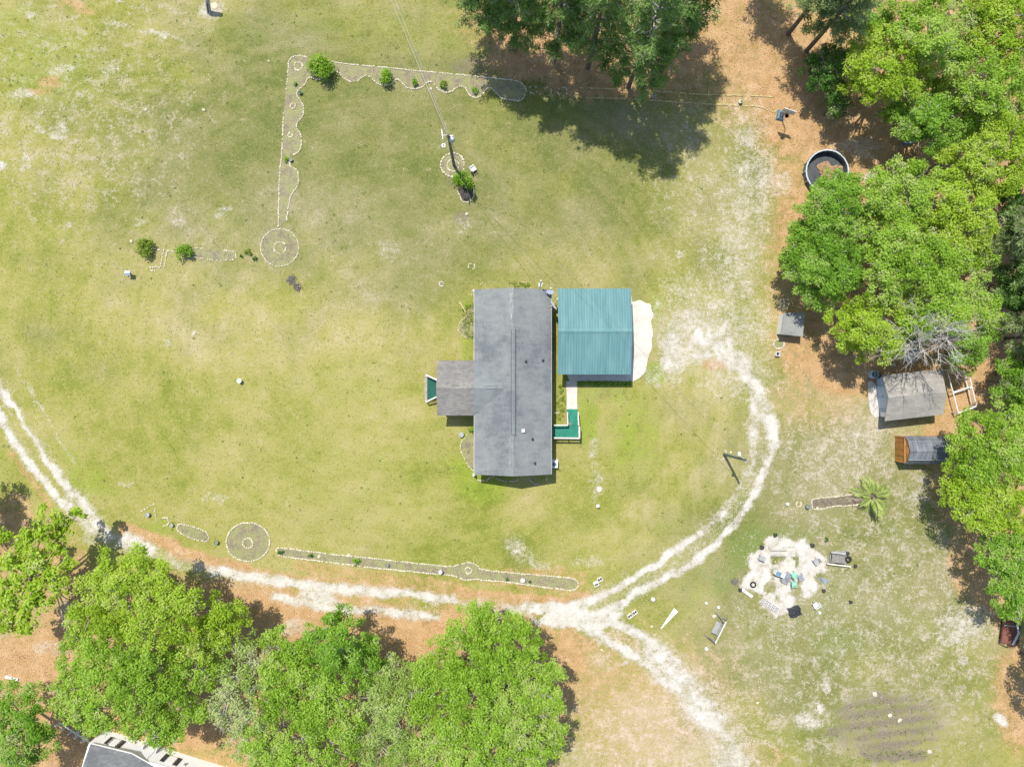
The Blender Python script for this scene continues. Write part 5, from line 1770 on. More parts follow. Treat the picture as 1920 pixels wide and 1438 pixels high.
pot(1542.7, 1106, 0.24, 'dark pot below the leaning white sheet', 'dark_plastic', 0.35)
pot(1593, 1127, 0.24, 'dark pot on bare sand far right of the sand patch', 'dark_plastic', 0.35)
pot(1521.4, 1020.7, 0.28, 'dark pot at the upper right corner of the sand patch', 'dark_plastic', 0.4)
pot(1452, 1001.5, 0.28, 'dark pot just above the sand patch', 'dark_plastic', 0.35, plant='leaf_dark')
pot(1427, 1024.5, 0.28, 'dark pot at the upper left corner of the sand patch', 'dark_plastic', 0.4)
pot(1386, 1104, 0.26, 'dark pot at the left end of the white plank', 'dark_plastic', 0.4)
pot(1578, 1034.5, 0.28, 'grey drum on the upper rail of the cart', 'galv', 0.5, name='drum', cat='drum')


def statue(px, py, label):
    t = thing('garden_statue', label, 'statue', W(px, py))
    MB().lathe([(0.2, 0), (0.2, 0.12), (0.12, 0.16), (0.1, 0.3)], 10).build('plinth', 'concrete', t)
    MB().lathe([(0.1, 0.28), (0.17, 0.45), (0.15, 0.65), (0.07, 0.74), (0.10, 0.84), (0.08, 0.94), (0.02, 0.97)], 10).build('figure', 'white_plastic', t)


statue(889.3, 889.5, 'white garden figure at the lower left house corner')
statue(889.5, 546.5, 'white garden figure at the upper left house corner')

# disc on the lawn, white lawn box, mailbox
tag(MB().lathe([(0.30, -0.02), (0.30, 0.05), (0.26, 0.07), (0.02, 0.07)], 16, W(1123.7, 917)).build('stepping_stone', 'concrete'), 'round pale stepping stone on the lawn below the house', 'stepping stone')
tag(MB().lathe([(0.36, -0.02), (0.36, 0.03), (0.3, 0.05), (0.02, 0.05)], 16, W(402, 12)).build('stepping_stone', 'stone'), 'pale yellow disc on the sand beside the pole at the top', 'stepping stone')
mbx = thing('bird_feeder', 'white and blue box on a post at the left lawn below the olive bush', 'bird feeder', W(246.5, 514.5))
MB().box((0, 0, 0.3), (0.1, 0.1, 0.6)).build('post', 'old_wood', mbx)
MB().box((0, 0, 0.66), (0.46, 0.38, 0.2)).build('box', 'blue_metal', mbx)
MB().slab([(-0.3, -0.24, 0.78), (0.3, -0.24, 0.78), (0.3, 0.02, 0.9), (-0.3, 0.02, 0.9)], 0.03).build('roof_panel', 'blue_grey_dish', mbx)
MB().slab([(-0.3, 0.24, 0.78), (0.3, 0.24, 0.78), (0.3, 0.02, 0.9), (-0.3, 0.02, 0.9)], 0.03).build('roof_panel', 'white_plastic', mbx)
MB().box((-0.42, 0.08, 0.3), (0.06, 0.3, 0.6), 0.2).build('side_panel', 'rust_red', mbx)
lg = W(867.5, 576)
tag(MB().tube([W(861.5, 566, 0.1), W(873.5, 586, 0.1)], [0.10, 0.085], 8).build('log', 'stone_yellow'), 'bleached log lying beside the upper left bed of the house', 'log')
cp = thing('lamp_post', 'small white marker post on the house side above the deck', 'post', W(1047, 773.5))
MB().tube([(0, 0, 0), (0, 0, 0.7)], 0.03, 6).build('post', 'white_plastic', cp)
MB().tube([(-0.55, 0, 0.7), (0.1, 0, 0.7)], 0.025, 6).build('bar', 'white_plastic', cp)


def chair(label, mat, loc, rz, name='plastic_chair', slats=5):
    t = thing(name, label, 'chair', loc, rz)
    MB().box((0, 0, 0.40), (0.50, 0.48, 0.05)).build('seat', mat, t)
    for i in range(slats):
        y = -0.2 + 0.4 * i / (slats - 1)
        MB().beam((-0.25, y, 0.42), (-0.42, y * 1.15, 0.92), 0.07, 0.025).build('back_slat', mat, t)
    MB().beam((-0.35, -0.25, 0.72), (-0.35, 0.25, 0.72), 0.03, 0.05).build('back_rail', mat, t)
    for sx_ in (-0.22, 0.22):
        for sy in (-0.22, 0.22):
            MB().beam((sx_ * 1.1, sy * 1.1, 0), (sx_, sy, 0.40), 0.05, 0.05).build('leg', mat, t)
    for sy in (-0.28, 0.28):
        MB().box((-0.02, sy, 0.62), (0.5, 0.08, 0.035)).build('armrest', mat, t)
        MB().box((0.2, sy, 0.5), (0.05, 0.05, 0.24)).build('arm_post', mat, t)
    return t


ch = chair('white garden chair at the foot of the bush by the tall pole', 'white_plastic', W(888, 318.5), 0.6)
chair('white slatted chair on the grass right of the black tarp heap', 'white_plastic', W(1526, 1132.5), -2.6)
chair('weathered grey slatted chair on the right half of the sand patch', 'grey_plastic', W(1527, 1051), -2.5)
chair('upper one of the two mint green chairs on the sand patch', 'mint_plastic', W(1486.5, 1075), 0.8)
chair('lower one of the two mint green chairs on the sand patch', 'mint_plastic', W(1486, 1092.5), 0.2)
chair('grey-framed chair between the grill and the mint green chairs', 'steel', W(1472, 1076), 1.8, slats=3)
chair('grey-framed chair on the sand just below the grill', 'steel', W(1468, 1084), 2.6, slats=3)
chair('bare metal chair right of the upper mint green chair', 'steel', W(1499, 1079.5), 0.4, slats=3)

# long slatted panel, pallet, table, grill
pn = thing('slatted_panel', 'long white slatted panel lying at the top of the sand patch', 'slatted panel', W(1459.3, 1037.5))
L_, w_ = px2m(31), px2m(10.5)
for i in range(15):
    MB().box((-L_ / 2 + 0.04 + (L_ - 0.08) * i / 14, 0, 0.09), (0.055, w_ - 0.06, 0.03)).build('slat', 'cream_paint', pn)
for sy in (-1, 1):
    MB().box((0, sy * w_ / 2, 0.06), (L_, 0.07, 0.11)).build('rail', 'old_wood', pn)
MB().box((0, 0, 0.05), (L_, 0.06, 0.05)).build('rail', 'cream_paint', pn)
pl = thing('pallet', 'short buff wooden pallet beside the long slatted panel', 'pallet', W(1484.3, 1037.5))
for i in range(5):
    MB().box((-0.28 + 0.14 * i, 0, 0.13), (0.09, 0.60, 0.025)).build('slat', 'cream_paint', pl)
for sy in (-0.26, 0, 0.26):
    MB().box((0, sy, 0.06), (0.66, 0.06, 0.11)).build('runner', 'old_wood', pl)
tb = thing('table', 'small grey folding table at the left side of the sand patch', 'table', W(1426, 1044.5), -0.35)
MB().box((0, 0, 0.62), (0.66, 0.50, 0.04)).build('tabletop', 'grey_plastic', tb)
for sx_ in (-0.28, 0.28):
    for sy in (-0.2, 0.2):
        MB().box((sx_, sy, 0.30), (0.04, 0.04, 0.60)).build('leg', 'steel', tb)
gr = thing('grill', 'dark blue and white box grill in the middle of the sand patch', 'grill', W(1458, 1073), -0.38)
MB().box((0, 0, 0.42), (1.05, 0.5, 0.72)).build('cabinet', 'white_plastic', gr)
MB().box((-0.2, 0, 0.80), (0.58, 0.44, 0.05)).build('lid', 'blue_metal', gr)
MB().box((0.32, 0, 0.795), (0.36, 0.46, 0.03)).build('side_shelf', 'white_plastic', gr)
for sx_ in (-0.45, 0.45):
    for sy in (-0.2, 0.2):
        MB().lathe([(0.05, 0), (0.05, 0.07)], 8, (sx_, sy, 0)).build('caster', 'rubber', gr)
MB().tube([(-0.4, -0.27, 0.72), (0.0, -0.27, 0.72)], 0.02, 6).build('handle', 'steel', gr)


def tyre(loc, R, r, label, name='tyre'):
    t = thing(name, label, 'tyre', loc)
    MB().torus((0, 0, r), R, r, 24, 10).build('tread', 'rubber', t, smooth=True)
    MB().torus((0, 0, r * 1.2), R * 0.78, r * 0.35, 20, 6).build('bead', 'dark_plastic', t, smooth=True)


tyre(W(1411.7, 1095.5), 0.27, 0.08, 'black tyre lying flat on the left part of the sand patch')
# low row of concrete blocks
simple('block', (0.60, 0.585, 0.54), 0.9, var=0.1, scale=3.0, rnd=0.12)


def block_mesh():
    mb = MB()
    for y in (-0.085, 0.085):
        mb.box((0, y, 0.095), (0.39, 0.03, 0.19))
    for x in (-0.18, 0, 0.18):
        mb.box((x, 0, 0.095), (0.03, 0.14, 0.19))
    mb.box((0, 0, 0.02), (0.33, 0.14, 0.02), mi=1)  # dark floor: shade inside the holes put in as colour
    return mb.mesh('concrete_block', ['block', 'dark_mulch_and_shade'])


blk = block_mesh()
d1 = (W(1456, 1152) - W(1424, 1130)).normalized()
d2 = Vector((-d1.y, d1.x, 0))
ab = math.atan2(d1.y, d1.x)
st_ = W(1427, 1128)
names_pos = ['first', 'second', 'third', 'fourth', 'fifth']
for r_ in range(3):
    for k in range(5):
        p = st_ + d1 * (0.43 * k + 0.1) + d2 * (0.22 * r_)
        o = inst('concrete_block', blk, None, p, (0, 0, ab + random.uniform(-.05, .05)))
        tag(o, '%s from left, %s row, white concrete blocks below the sand patch' % (names_pos[k], ['lowest', 'middle', 'top'][r_]), 'concrete block', 'concrete blocks laid in rows below the sand patch')
for (px, py, a, lb) in ((1180.8, 1153.5, 0.6, 'larger left one of two white concrete blocks beside the drive fork'), (1189.8, 1147.2, 0.6, 'smaller right one of two white concrete blocks beside the drive fork'),
                        (1124.5, 1085.5, 0.5, 'white concrete block up against the grey box by the end of the long bed')):
    o = inst('concrete_block', blk, None, W(px, py), (0, 0, a), (1.35, 2.2, 1.3))
    tag(o, lb, 'concrete block')
bx = thing('box', 'grey-white open box with dark hole at the right end of the long bed', 'box', W(1117.3, 1093.3), 0.45)
mb = MB()
for x in (-0.24, 0.24):
    mb.box((x, 0, 0.17), (0.05, 0.5, 0.34))
for y in (-0.23, 0.23):
    mb.box((0, y, 0.17), (0.43, 0.05, 0.34))
mb.build('sides', 'white_plastic', bx)
MB().box((0, 0, 0.03), (0.42, 0.4, 0.05)).build('bottom', 'dark_plastic', bx)
MB().box((0.02, 0.14, 0.345), (0.44, 0.2, 0.012)).build('flap', 'white_plastic', bx)
cb = thing('crate', 'small white cube planter with black inside below the low hut', 'crate', W(1456, 664), -0.05)
mb = MB()
for x in (-0.2, 0.2):
    mb.box((x, 0, 0.22), (0.05, 0.44, 0.44))
for y in (-0.2, 0.2):
    mb.box((0, y, 0.22), (0.35, 0.05, 0.44))
mb.build('sides', 'white_plastic', cb)
MB().box((0, 0, 0.08), (0.35, 0.35, 0.04)).build('bottom', 'dark_plastic', cb)
# planks
a, b = W(1391, 1104.5, 0.1), W(1410.5, 1118.5, 0.1)
tag(MB().beam(a, b, 0.30, 0.10).build('plank', 'white_paint'), 'thick white plank along the lower left edge of the sand patch', 'plank')
a, b = W(1267.5, 1142.5), W(1239, 1178)
dd = (b - a).normalized()
pp = Vector((-dd.y, dd.x, 0))
mb = MB()
mb.prism([(a + pp * 0.28).xy, (a - pp * 0.28).xy, (b - pp * 0.04).xy, (b + pp * 0.04).xy], 0.005, 0.10)
tag(mb.build('tapered_board', 'white_paint'), 'long white tapering board lying on the grass near the drive fork', 'board')
# leaning white sheet
a, b, c = W(1531.5, 1082.5), W(1546.5, 1096.5), W(1554, 1087, 0.7)
ls = MB().slab([a + Vector((0, 0, 0.02)), b + Vector((0, 0, 0.02)), c, W(1541, 1082.5, 0.75)], 0.03).build('metal_sheet', 'galv')
tag(ls, 'pale sheet of metal propped up right of the sand patch', 'metal sheet')
# tarp heap
tp = thing('tarp_heap', 'heap under a black tarp at the lower edge of the sand patch', 'tarp', W(1489.5, 1146))
rng = np.random.default_rng(8)
bm = bmesh.new()
bmesh.ops.create_grid(bm, x_segments=16, y_segments=16, size=1)
for v_ in bm.verts:
    x_, y_ = v_.co.x, v_.co.y
    q = max(0.0, 1 - (abs(x_) ** 3 + abs(y_) ** 3) ** (1 / 3) * 0.98)
    v_.co = Vector((x_ * 0.68 + 0.05 * math.sin(5 * y_), y_ * 0.58 + 0.05 * math.sin(4 * x_), 0.02 + min(q * 1.6, 0.42) * (0.7 + 0.5 * rng.random()) + 0.04 * rng.random()))
me = bpy.data.meshes.new('cover')
bm.to_mesh(me)
bm.free()
me.materials.append(MATS['tarp'])
inst('cover', me, tp, rot=(0, 0, 0.3))

# flat cart with plank deck and long side poles
ct = thing('cart', 'weathered grey plank cart with long side rails right of the sand patch', 'cart', W(1570, 1046), -0.12)
for i in range(6):
    MB().box((0, -0.36 + 0.145 * i, 0.42), (1.62, 0.135, 0.04)).build('deck_plank', 'old_wood', ct)
MB().beam((-1.25, -0.66, 0.44), (1.35, -0.66, 0.44), 0.13, 0.10).build('side_rail', 'cream_paint', ct)
MB().beam((-1.0, 0.66, 0.50), (0.55, 0.66, 0.50), 0.22, 0.10).build('side_rail', 'grey_plastic', ct)
for x in (-0.7, 0.7):
    MB().beam((x, -0.7, 0.35), (x, 0.7, 0.35), 0.09, 0.09).build('crossbeam', 'old_wood', ct)
for sy in (-0.52, 0.52):
    q = Matrix.Rotation(math.pi / 2, 3, 'X')
    w1 = MB().torus((0.1, sy, 0.24), 0.17, 0.065, 18, 8, rot=q).build('wheel', 'rubber', ct, smooth=True)
    MB().tube([(0.1, sy - 0.05, 0.24), (0.1, sy + 0.05, 0.24)], 0.11, 10).build('rim', 'steel', w1)
MB().beam((-0.9, -0.5, 0.30), (-0.9, 0.5, 0.10), 0.06, 0.06).build('stand', 'steel', ct)
for sx_ in (-0.9, 0.7):
    MB().box((sx_, 0.0, 0.16), (0.08, 0.08, 0.32)).build('stand', 'steel', ct)
tyre(W(1586.5, 1046) + Vector((0, 0, 0.44)), 0.27, 0.09, 'black tyre lying on the right end of the cart')
pot(1586, 1035.5, 0.24, 'dark drum at the upper right corner of the cart', 'dark_plastic', 0.5, name='drum', cat='drum')

# bench swing in an A-frame
sw_a, sw_b = W(1361.5, 1165, 1.9), W(1341, 1205.5, 1.9)
sw = thing('bench_swing', 'grey bench swing hanging in a cream A-frame on the lower lawn', 'swing', ((sw_a + sw_b) / 2).to_tuple()[:2] + (0,))
MB().beam(sw_a, sw_b, 0.11, 0.12).build('top_beam', 'cream_paint', sw, world=True)
du = (sw_b - sw_a).normalized()
dp = Vector((-du.y, du.x, 0))
for e_, sg in ((sw_a, 1), (sw_b, -1)):
    for s_ in (-1, 1):
        foot = Vector((e_.x, e_.y, 0)) + dp * (0.75 * s_) - du * (0.1 * sg)
        MB().beam(foot, e_ + du * 0.12 * sg - Vector((0, 0, 0.05)), 0.09, 0.09).build('leg', 'old_wood', sw, world=True)
    MB().beam(Vector((e_.x, e_.y, 0.7)) + dp * 0.45, Vector((e_.x, e_.y, 0.7)) - dp * 0.45, 0.07, 0.07).build('brace', 'old_wood', sw, world=True)
mid = (sw_a + sw_b) / 2
mid.z = 0.48
for i in range(5):
    c_ = mid + dp * (-0.24 + 0.11 * i)
    MB().beam(c_ - du * 0.72, c_ + du * 0.72, 0.095, 0.03).build('seat_slat', 'grey_plastic', sw, world=True)
for i in range(4):
    c_ = mid + dp * (0.30 + 0.03 * i) + Vector((0, 0, 0.1 + 0.12 * i))
    MB().beam(c_ - du * 0.72, c_ + du * 0.72, 0.03, 0.09).build('back_slat', 'grey_plastic', sw, world=True)
for sg in (-1, 1):
    MB().beam(mid + du * 0.72 * sg - dp * 0.28, mid + du * 0.72 * sg + dp * 0.36, 0.05, 0.05).build('arm', 'dark_plastic', sw, world=True)
    for s_ in (-0.25, 0.3):
        MB().tube([mid + du * 0.72 * sg + dp * s_, (sw_a + sw_b) / 2 + du * 0.72 * sg], 0.015, 4).build('chain', 'steel', sw, world=True)

# red plank wagon with grey bent pipe
wg = thing('wagon', 'rusty red plank wagon with a grey bent pipe across, under the right-hand trees', 'wagon', W(1888, 1181), -0.12)
for i in range(9):
    MB().box((0.0, -1.15 + 0.29 * i, 0.5), (1.75, 0.27, 0.05)).build('deck_plank', 'rust_red', wg)
for sx_ in (-0.9, 0.9):
    MB().box((sx_, 0.0, 0.58), (0.06, 2.62, 0.22)).build('side_rail', 'rust_red', wg)
MB().beam((-0.9, -1.30, 0.58), (0.0, -1.62, 0.58), 0.06, 0.2).build('end_rail', 'rust_red', wg)
MB().beam((0.9, -1.30, 0.58), (0.0, -1.62, 0.58), 0.06, 0.2).build('end_rail', 'rust_red', wg)
MB().tube([(0.35, 1.7, 0.75), (0.4, 0.6, 0.95), (0.55, 0.1, 0.98), (0.35, -0.6, 0.92), (0.25, -1.3, 0.72)], 0.10, 8).build('pipe', 'galv', wg)
MB().beam((-0.9, 0.7, 0.72), (0.5, 0.72, 0.84), 0.06, 0.05).build('cross_bar', 'galv', wg)
for sx_ in (-0.75, 0.75):
    for sy in (-0.8, 0.8):
        q = Matrix.Rotation(math.pi / 2, 3, 'Y')
        MB().torus((sx_, sy, 0.22), 0.15, 0.07, 16, 6, rot=q).build('wheel', 'rubber', wg, smooth=True)
        MB().box((sx_, sy, 0.38), (0.08, 0.08, 0.22)).build('axle', 'dark_plastic', wg)
mb = MB()

# ------------------------------------------------------------------ pool
zp = 0.95
pc_ = W(1551.5, 321, zp)
Rp = px2m(39.5, zp)
pool = thing('pool', 'round above-ground pool with grey rim, empty but for brown leaves', 'pool', (pc_.x, pc_.y, 0))
mb = MB()
n = 40
prof_ = [(Rp, 0.0), (Rp, zp - 0.06), (Rp - 0.05, zp - 0.06), (Rp - 0.05, 0.05)]
vs, fs = [], []
for r_, z_ in prof_:
    for k in range(n):
        a = 2 * math.pi * k / n
        vs.append((r_ * math.cos(a), r_ * math.sin(a), z_))
for i in range(3):
    for k in range(n):
        k2 = (k + 1) % n
        fs.append((i * n + k, i * n + k2, (i + 1) * n + k2, (i + 1) * n + k))
mb.add(vs, fs)
mb.build('wall', 'pool_wall', pool)
MB().lathe([(Rp - 0.06, 0.06), (Rp - 0.4, 0.10), (0.03, 0.08)], 40).build('liner', 'pool_liner', pool)
nseg = 14
for k in range(nseg):
    a0 = 2 * math.pi * k / nseg
    a1 = 2 * math.pi * (k + 0.97) / nseg
    am = (a0 + a1) / 2
    mb = MB()
    P_ = lambda a, r_: (r_ * math.cos(a), r_ * math.sin(a), zp)
    mb.slab([P_(a0, Rp - 0.07), P_(a0, Rp + 0.07), P_(am, Rp + 0.085), P_(a1, Rp + 0.07), P_(a1, Rp - 0.07), P_(am, Rp - 0.055)], 0.045)
    mb.build('rim', 'galv', pool)
    MB().box(((Rp + 0.05) * math.cos(a0), (Rp + 0.05) * math.sin(a0), (zp - 0.06) / 2), (0.09, 0.12, zp - 0.07), a0).build('post', 'steel', pool)
q = thing('wet_leaf_pile', 'reddish pile of wet leaves on the floor of the pool', 'leaf pile', (pc_.x + 0.2, pc_.y + 0.25, 0.10))
rng = np.random.default_rng(14)
npile = 2200
ang_ = rng.random(npile) * 6.283
rad_ = np.sqrt(rng.random(npile)) * (0.95 + 0.35 * np.sin(ang_ * 3 + 1) + 0.2 * np.sin(ang_ * 5))
p_ = np.stack([rad_ * np.cos(ang_) * 1.1 + 0.25, rad_ * np.sin(ang_), 0.03 + rng.random(npile) * 0.08], 1)
inst('leaves', cards(p_, 0.16, 0.1, 0.4, 0.35 + 0.3 * rng.random(npile), 'leaves', 'leaf_litter', rng), q)
MB().lathe([(0.85, 0.0), (0.6, 0.035), (0.02, 0.04)], 9, (0.15, 0.1, 0), 0, 0.8).build('bottom_layer', 'wet_leaves', q)

# ------------------------------------------------------------------ basketball hoop
bc = W(1479.5, 209.5, 3.05)
rc = W(1476, 219.0, 2.95)
bb = W(1463, 217)
hp = thing('basketball_hoop', 'portable basketball hoop with dark base and orange rim beside the pines', 'basketball hoop', bb)
fd_ = (rc - bc)
fd_.z = 0
fd_.normalize()
sd_ = Vector((-fd_.y, fd_.x, 0))
MB().box((bb.x, bb.y, 0.17), (0.85, 1.2, 0.34), -0.2, 0, 0.8).build('base', 'blue_metal', hp, world=True)
MB().box((bb.x + 0.02, bb.y - 0.1, 0.37), (0.45, 0.7, 0.08), -0.2, 0, 0.8).build('base_cap', 'dark_plastic', hp, world=True)
MB().tube([(bb.x + 0.1, bb.y - 0.3, 0.3), bc - fd_ * 0.55 - Vector((0, 0, 0.25))], 0.055, 8).build('pole', 'dark_plastic', hp, world=True)
MB().beam(bc - fd_ * 0.6 - Vector((0, 0, 0.3)), bc - Vector((0, 0, 0.2)), 0.06, 0.06).build('arm', 'dark_plastic', hp, world=True)
MB().beam(bc - sd_ * 0.68, bc + sd_ * 0.68, 0.07, 0.85).build('backboard', 'cream_paint', hp, world=True)
rim_c = bc + fd_ * 0.36 - Vector((0, 0, 0.28))
MB().torus(rim_c, 0.24, 0.022, 22, 6).build('rim', 'orange_metal', hp, world=True)
MB().lathe([(0.225, 0.0), (0.17, -0.2), (0.13, -0.4), (0.125, -0.41), (0.165, -0.2), (0.215, 0.0)], 12, rim_c - Vector((0, 0, 0.02))).build('net', 'white_plastic', hp, world=True)

cl = thing('cooler', 'blue box with grey lid in the leaf litter beneath the trees right of the pool', 'cooler', W(1701, 266, 0), 0.1)
MB().box((0, 0, 0.24), (1.0, 0.66, 0.48)).build('body', 'blue_plastic', cl)
MB().box((-0.05, 0, 0.51), (1.04, 0.70, 0.06)).build('lid', 'blue_grey_dish', cl)
MB().box((0.53, 0, 0.3), (0.05, 0.3, 0.05)).build('handle', 'white_plastic', cl)
# barrel and bin at the shed corner
br = thing('barrel', 'blue-grey barrel with black spoked top at the left shed corner', 'barrel', W(1633, 702))
MB().lathe([(0.40, 0), (0.45, 0.25), (0.46, 0.6), (0.42, 0.85), (0.36, 0.86), (0.34, 0.80), (0.03, 0.80)], 18).build('drum', 'galv', br)
MB().torus((0, 0, 0.85), 0.30, 0.035, 18, 6).build('ring', 'blue_metal', br)
MB().lathe([(0.24, 0.81), (0.24, 0.87), (0.02, 0.87)], 14).build('hub', 'dark_plastic', br)
for k in range(3):
    a = k * 2.09
    MB().beam((0, 0, 0.89), (0.2 * math.cos(a), 0.2 * math.sin(a), 0.89), 0.05, 0.03).build('spoke', 'white_plastic', br)
bn = thing('bin', 'dark bin between the blue-grey barrel and the shed roof', 'bin', W(1640, 704))
MB().lathe([(0.24, 0), (0.30, 0.7), (0.32, 0.72), (0.30, 0.78), (0.02, 0.82)], 14).build('body', 'dark_plastic', bn)
MB().lathe([(0.1, 0.81), (0.08, 0.86), (0.02, 0.86)], 10).build('lid_knob', 'steel', bn)
# blue slatted lounger under the trees
lo = thing('lounger', 'pale blue slatted lounger half hidden under the trees above the shed', 'lounger', W(1705, 669), 1.1)
for i in range(7):
    x = -0.55 + 0.2 * i
    z = 0.40 + (0.0 if i < 4 else 0.14 * (i - 3))
    MB().box((x, 0, z), (0.13, 0.9, 0.035)).build('slat', 'galv', lo)
for sy in (-0.42, 0.42):
    MB().beam((-0.65, sy, 0.36), (0.1, sy, 0.36), 0.05, 0.06).build('rail', 'blue_metal', lo)
    MB().beam((0.1, sy, 0.36), (0.7, sy, 0.78), 0.05, 0.06).build('rail', 'blue_metal', lo)
    for x in (-0.55, 0.15):
        MB().box((x, sy, 0.18), (0.06, 0.06, 0.36)).build('leg', 'blue_metal', lo)
# white pipe frame
pf = thing('pipe_frame', 'open frame of white pipes standing right of the shed', 'pipe frame', W(1795, 735))
zf = 1.2
for x0, y0, x1, y1, z0, z1 in ((1776, 694, 1797, 774, zf, zf), (1797, 774, 1831, 761.5, zf, zf), (1831, 761.5, 1819, 709.5, zf, zf), (1819, 709.5, 1803, 692, zf, zf), (1776, 694, 1803, 692, zf, zf), (1788.5, 735, 1823.5, 723.5, zf, zf),
                               (1807, 697, 1823, 758, 0.5, 0.5), (1796, 776, 1829, 764, 0.5, 0.5), (1789, 737, 1822, 727, 0.5, 0.5)):
    MB().tube([W(x0, y0, z0), W(x1, y1, z1)], 0.055, 6).build('pipe', 'white_plastic', pf, world=True)
for x, y in ((1776, 694), (1797, 774), (1831, 761.5), (1803, 692), (1788.5, 735), (1823.5, 723.5)):
    p = W(x, y, zf)
    MB().tube([(p.x, p.y, 0), p], 0.05, 6).build('pipe', 'white_plastic', pf, world=True)

fn = thing('fence', 'low white rail fence running down to the neighbouring house', 'fence', W(145, 1376))
MB().beam(W(112, 1355, 0.6), W(171, 1393, 0.6), 0.10, 0.12).build('rail', 'white_plastic', fn, world=True)
MB().beam(W(112, 1355, 0.3), W(171, 1393, 0.3), 0.06, 0.12).build('rail', 'white_plastic', fn, world=True)
for k in range(6):
    p = W(112 + 59 * k / 5, 1355 + 38 * k / 5)
    MB().box((p.x, p.y, 0.36), (0.14, 0.14, 0.72), -0.57).build('post', 'white_plastic', fn, world=True)
for k, (x, y) in enumerate(((149, 1372), (163, 1382))):
    pot(x, y, 0.32, ['white tub nearer the trees along the white fence', 'white tub nearer the house along the white fence'][k], 'white_plastic', 0.4)
tag(MB().beam(W(10, 1268, 0.08), W(34, 1274, 0.08), 0.25, 0.16).build('log', 'white_paint'), 'white log on the leafy ground near the left edge', 'log')

# pale stones lying loose
rng = np.random.default_rng(77)
loose = [(274, 825, 'left lawn'), (383, 206, 'x'), (504, 116, 'x')]
lst = [(274, 207, 0.28, 'single pale stone left of centre on the upper left lawn'), (382.5, 207, 0.36, 'larger pale stone on the upper left lawn left of the tall scalloped bed'), (504, 115.5, 0.26, 'pale stone on the grass left of the top corner of the scalloped bed'),
       (808, 167.5, 0.34, 'white stone under the power lines beside the scalloped bed'), (246.5, 453, 0.40, 'white stone at the left edge of the left olive bush'), (599, 1043, 0.42, 'white stone near the left end of the long narrow bed'),
       (654, 1041, 0.42, 'bright stone on the upper edge of the long narrow bed'), (1222, 1174, 0.3, 'pale stone on dry grass between the fork and the tapered board'), (1339, 1155, 0.5, 'white boulder at the upper foot of the bench swing'),
       (1639, 1300, 0.55, 'yellowish boulder at the top of the vegetable plot'), (1668, 1340, 0.5, 'pale boulder in the middle of the vegetable plot'), (1686, 1349, 0.5, 'white boulder right of centre in the vegetable plot'),
       (1742, 1408, 0.55, 'pinkish boulder at the lower right of the vegetable plot'), (1420, 1317, 0.3, 'white stone on the grass far below the bench swing'), (1128, 1218, 0.3, 'pale stone left of the lower drive fork'),
       (875, 402, 0.35, 'pale stone on the bare spot below the small mulch bed'), (1370, 848, 0.3, 'white stone at the upper right of the leaning pole ring'), (1532, 953, 0.4, 'white stone in the left end of the palm bed'),
       (1062.5, 1236, 0.25, 'tiny pale stone by the right edge of the bottom oak'), (1675, 684, 0.45, 'grey rounded stone above the shed roof'), (189, 1330, 0.01, '')]
for px, py, s, lb in lst[:-1]:
    s *= 1.25
    o = inst('rock', random.choice(STONES['stone']), None, W(px, py) + Vector((0, 0, 0.12 * s)), (0, 0, random.uniform(0, 6)), (s, s * 1.3, s * 1.1))
    tag(o, lb, 'rock')
# crumbs of shell and rubble about the lower right yard
n = 420
px_ = np.concatenate([rng.uniform(1380, 1860, 170), rng.normal(1480, 45, 170), rng.uniform(100, 480, 80)])
py_ = np.concatenate([rng.uniform(985, 1330, 170), rng.normal(1085, 40, 170), rng.uniform(120, 620, 80)])
mb = MB()
for a, b in zip(px_, py_):
    p = W(a, b)
    s = rng.uniform(0.03, 0.10)
    mb.box((p.x, p.y, s * 0.3), (s * 1.6, s, s * 0.6), rng.uniform(0, 3), taper=0.7)
kind(mb.build('rubble', 'concrete'), 'stuff')

# ------------------------------------------------------------------ trees
TREE_GROUP = 'trees round the yard'


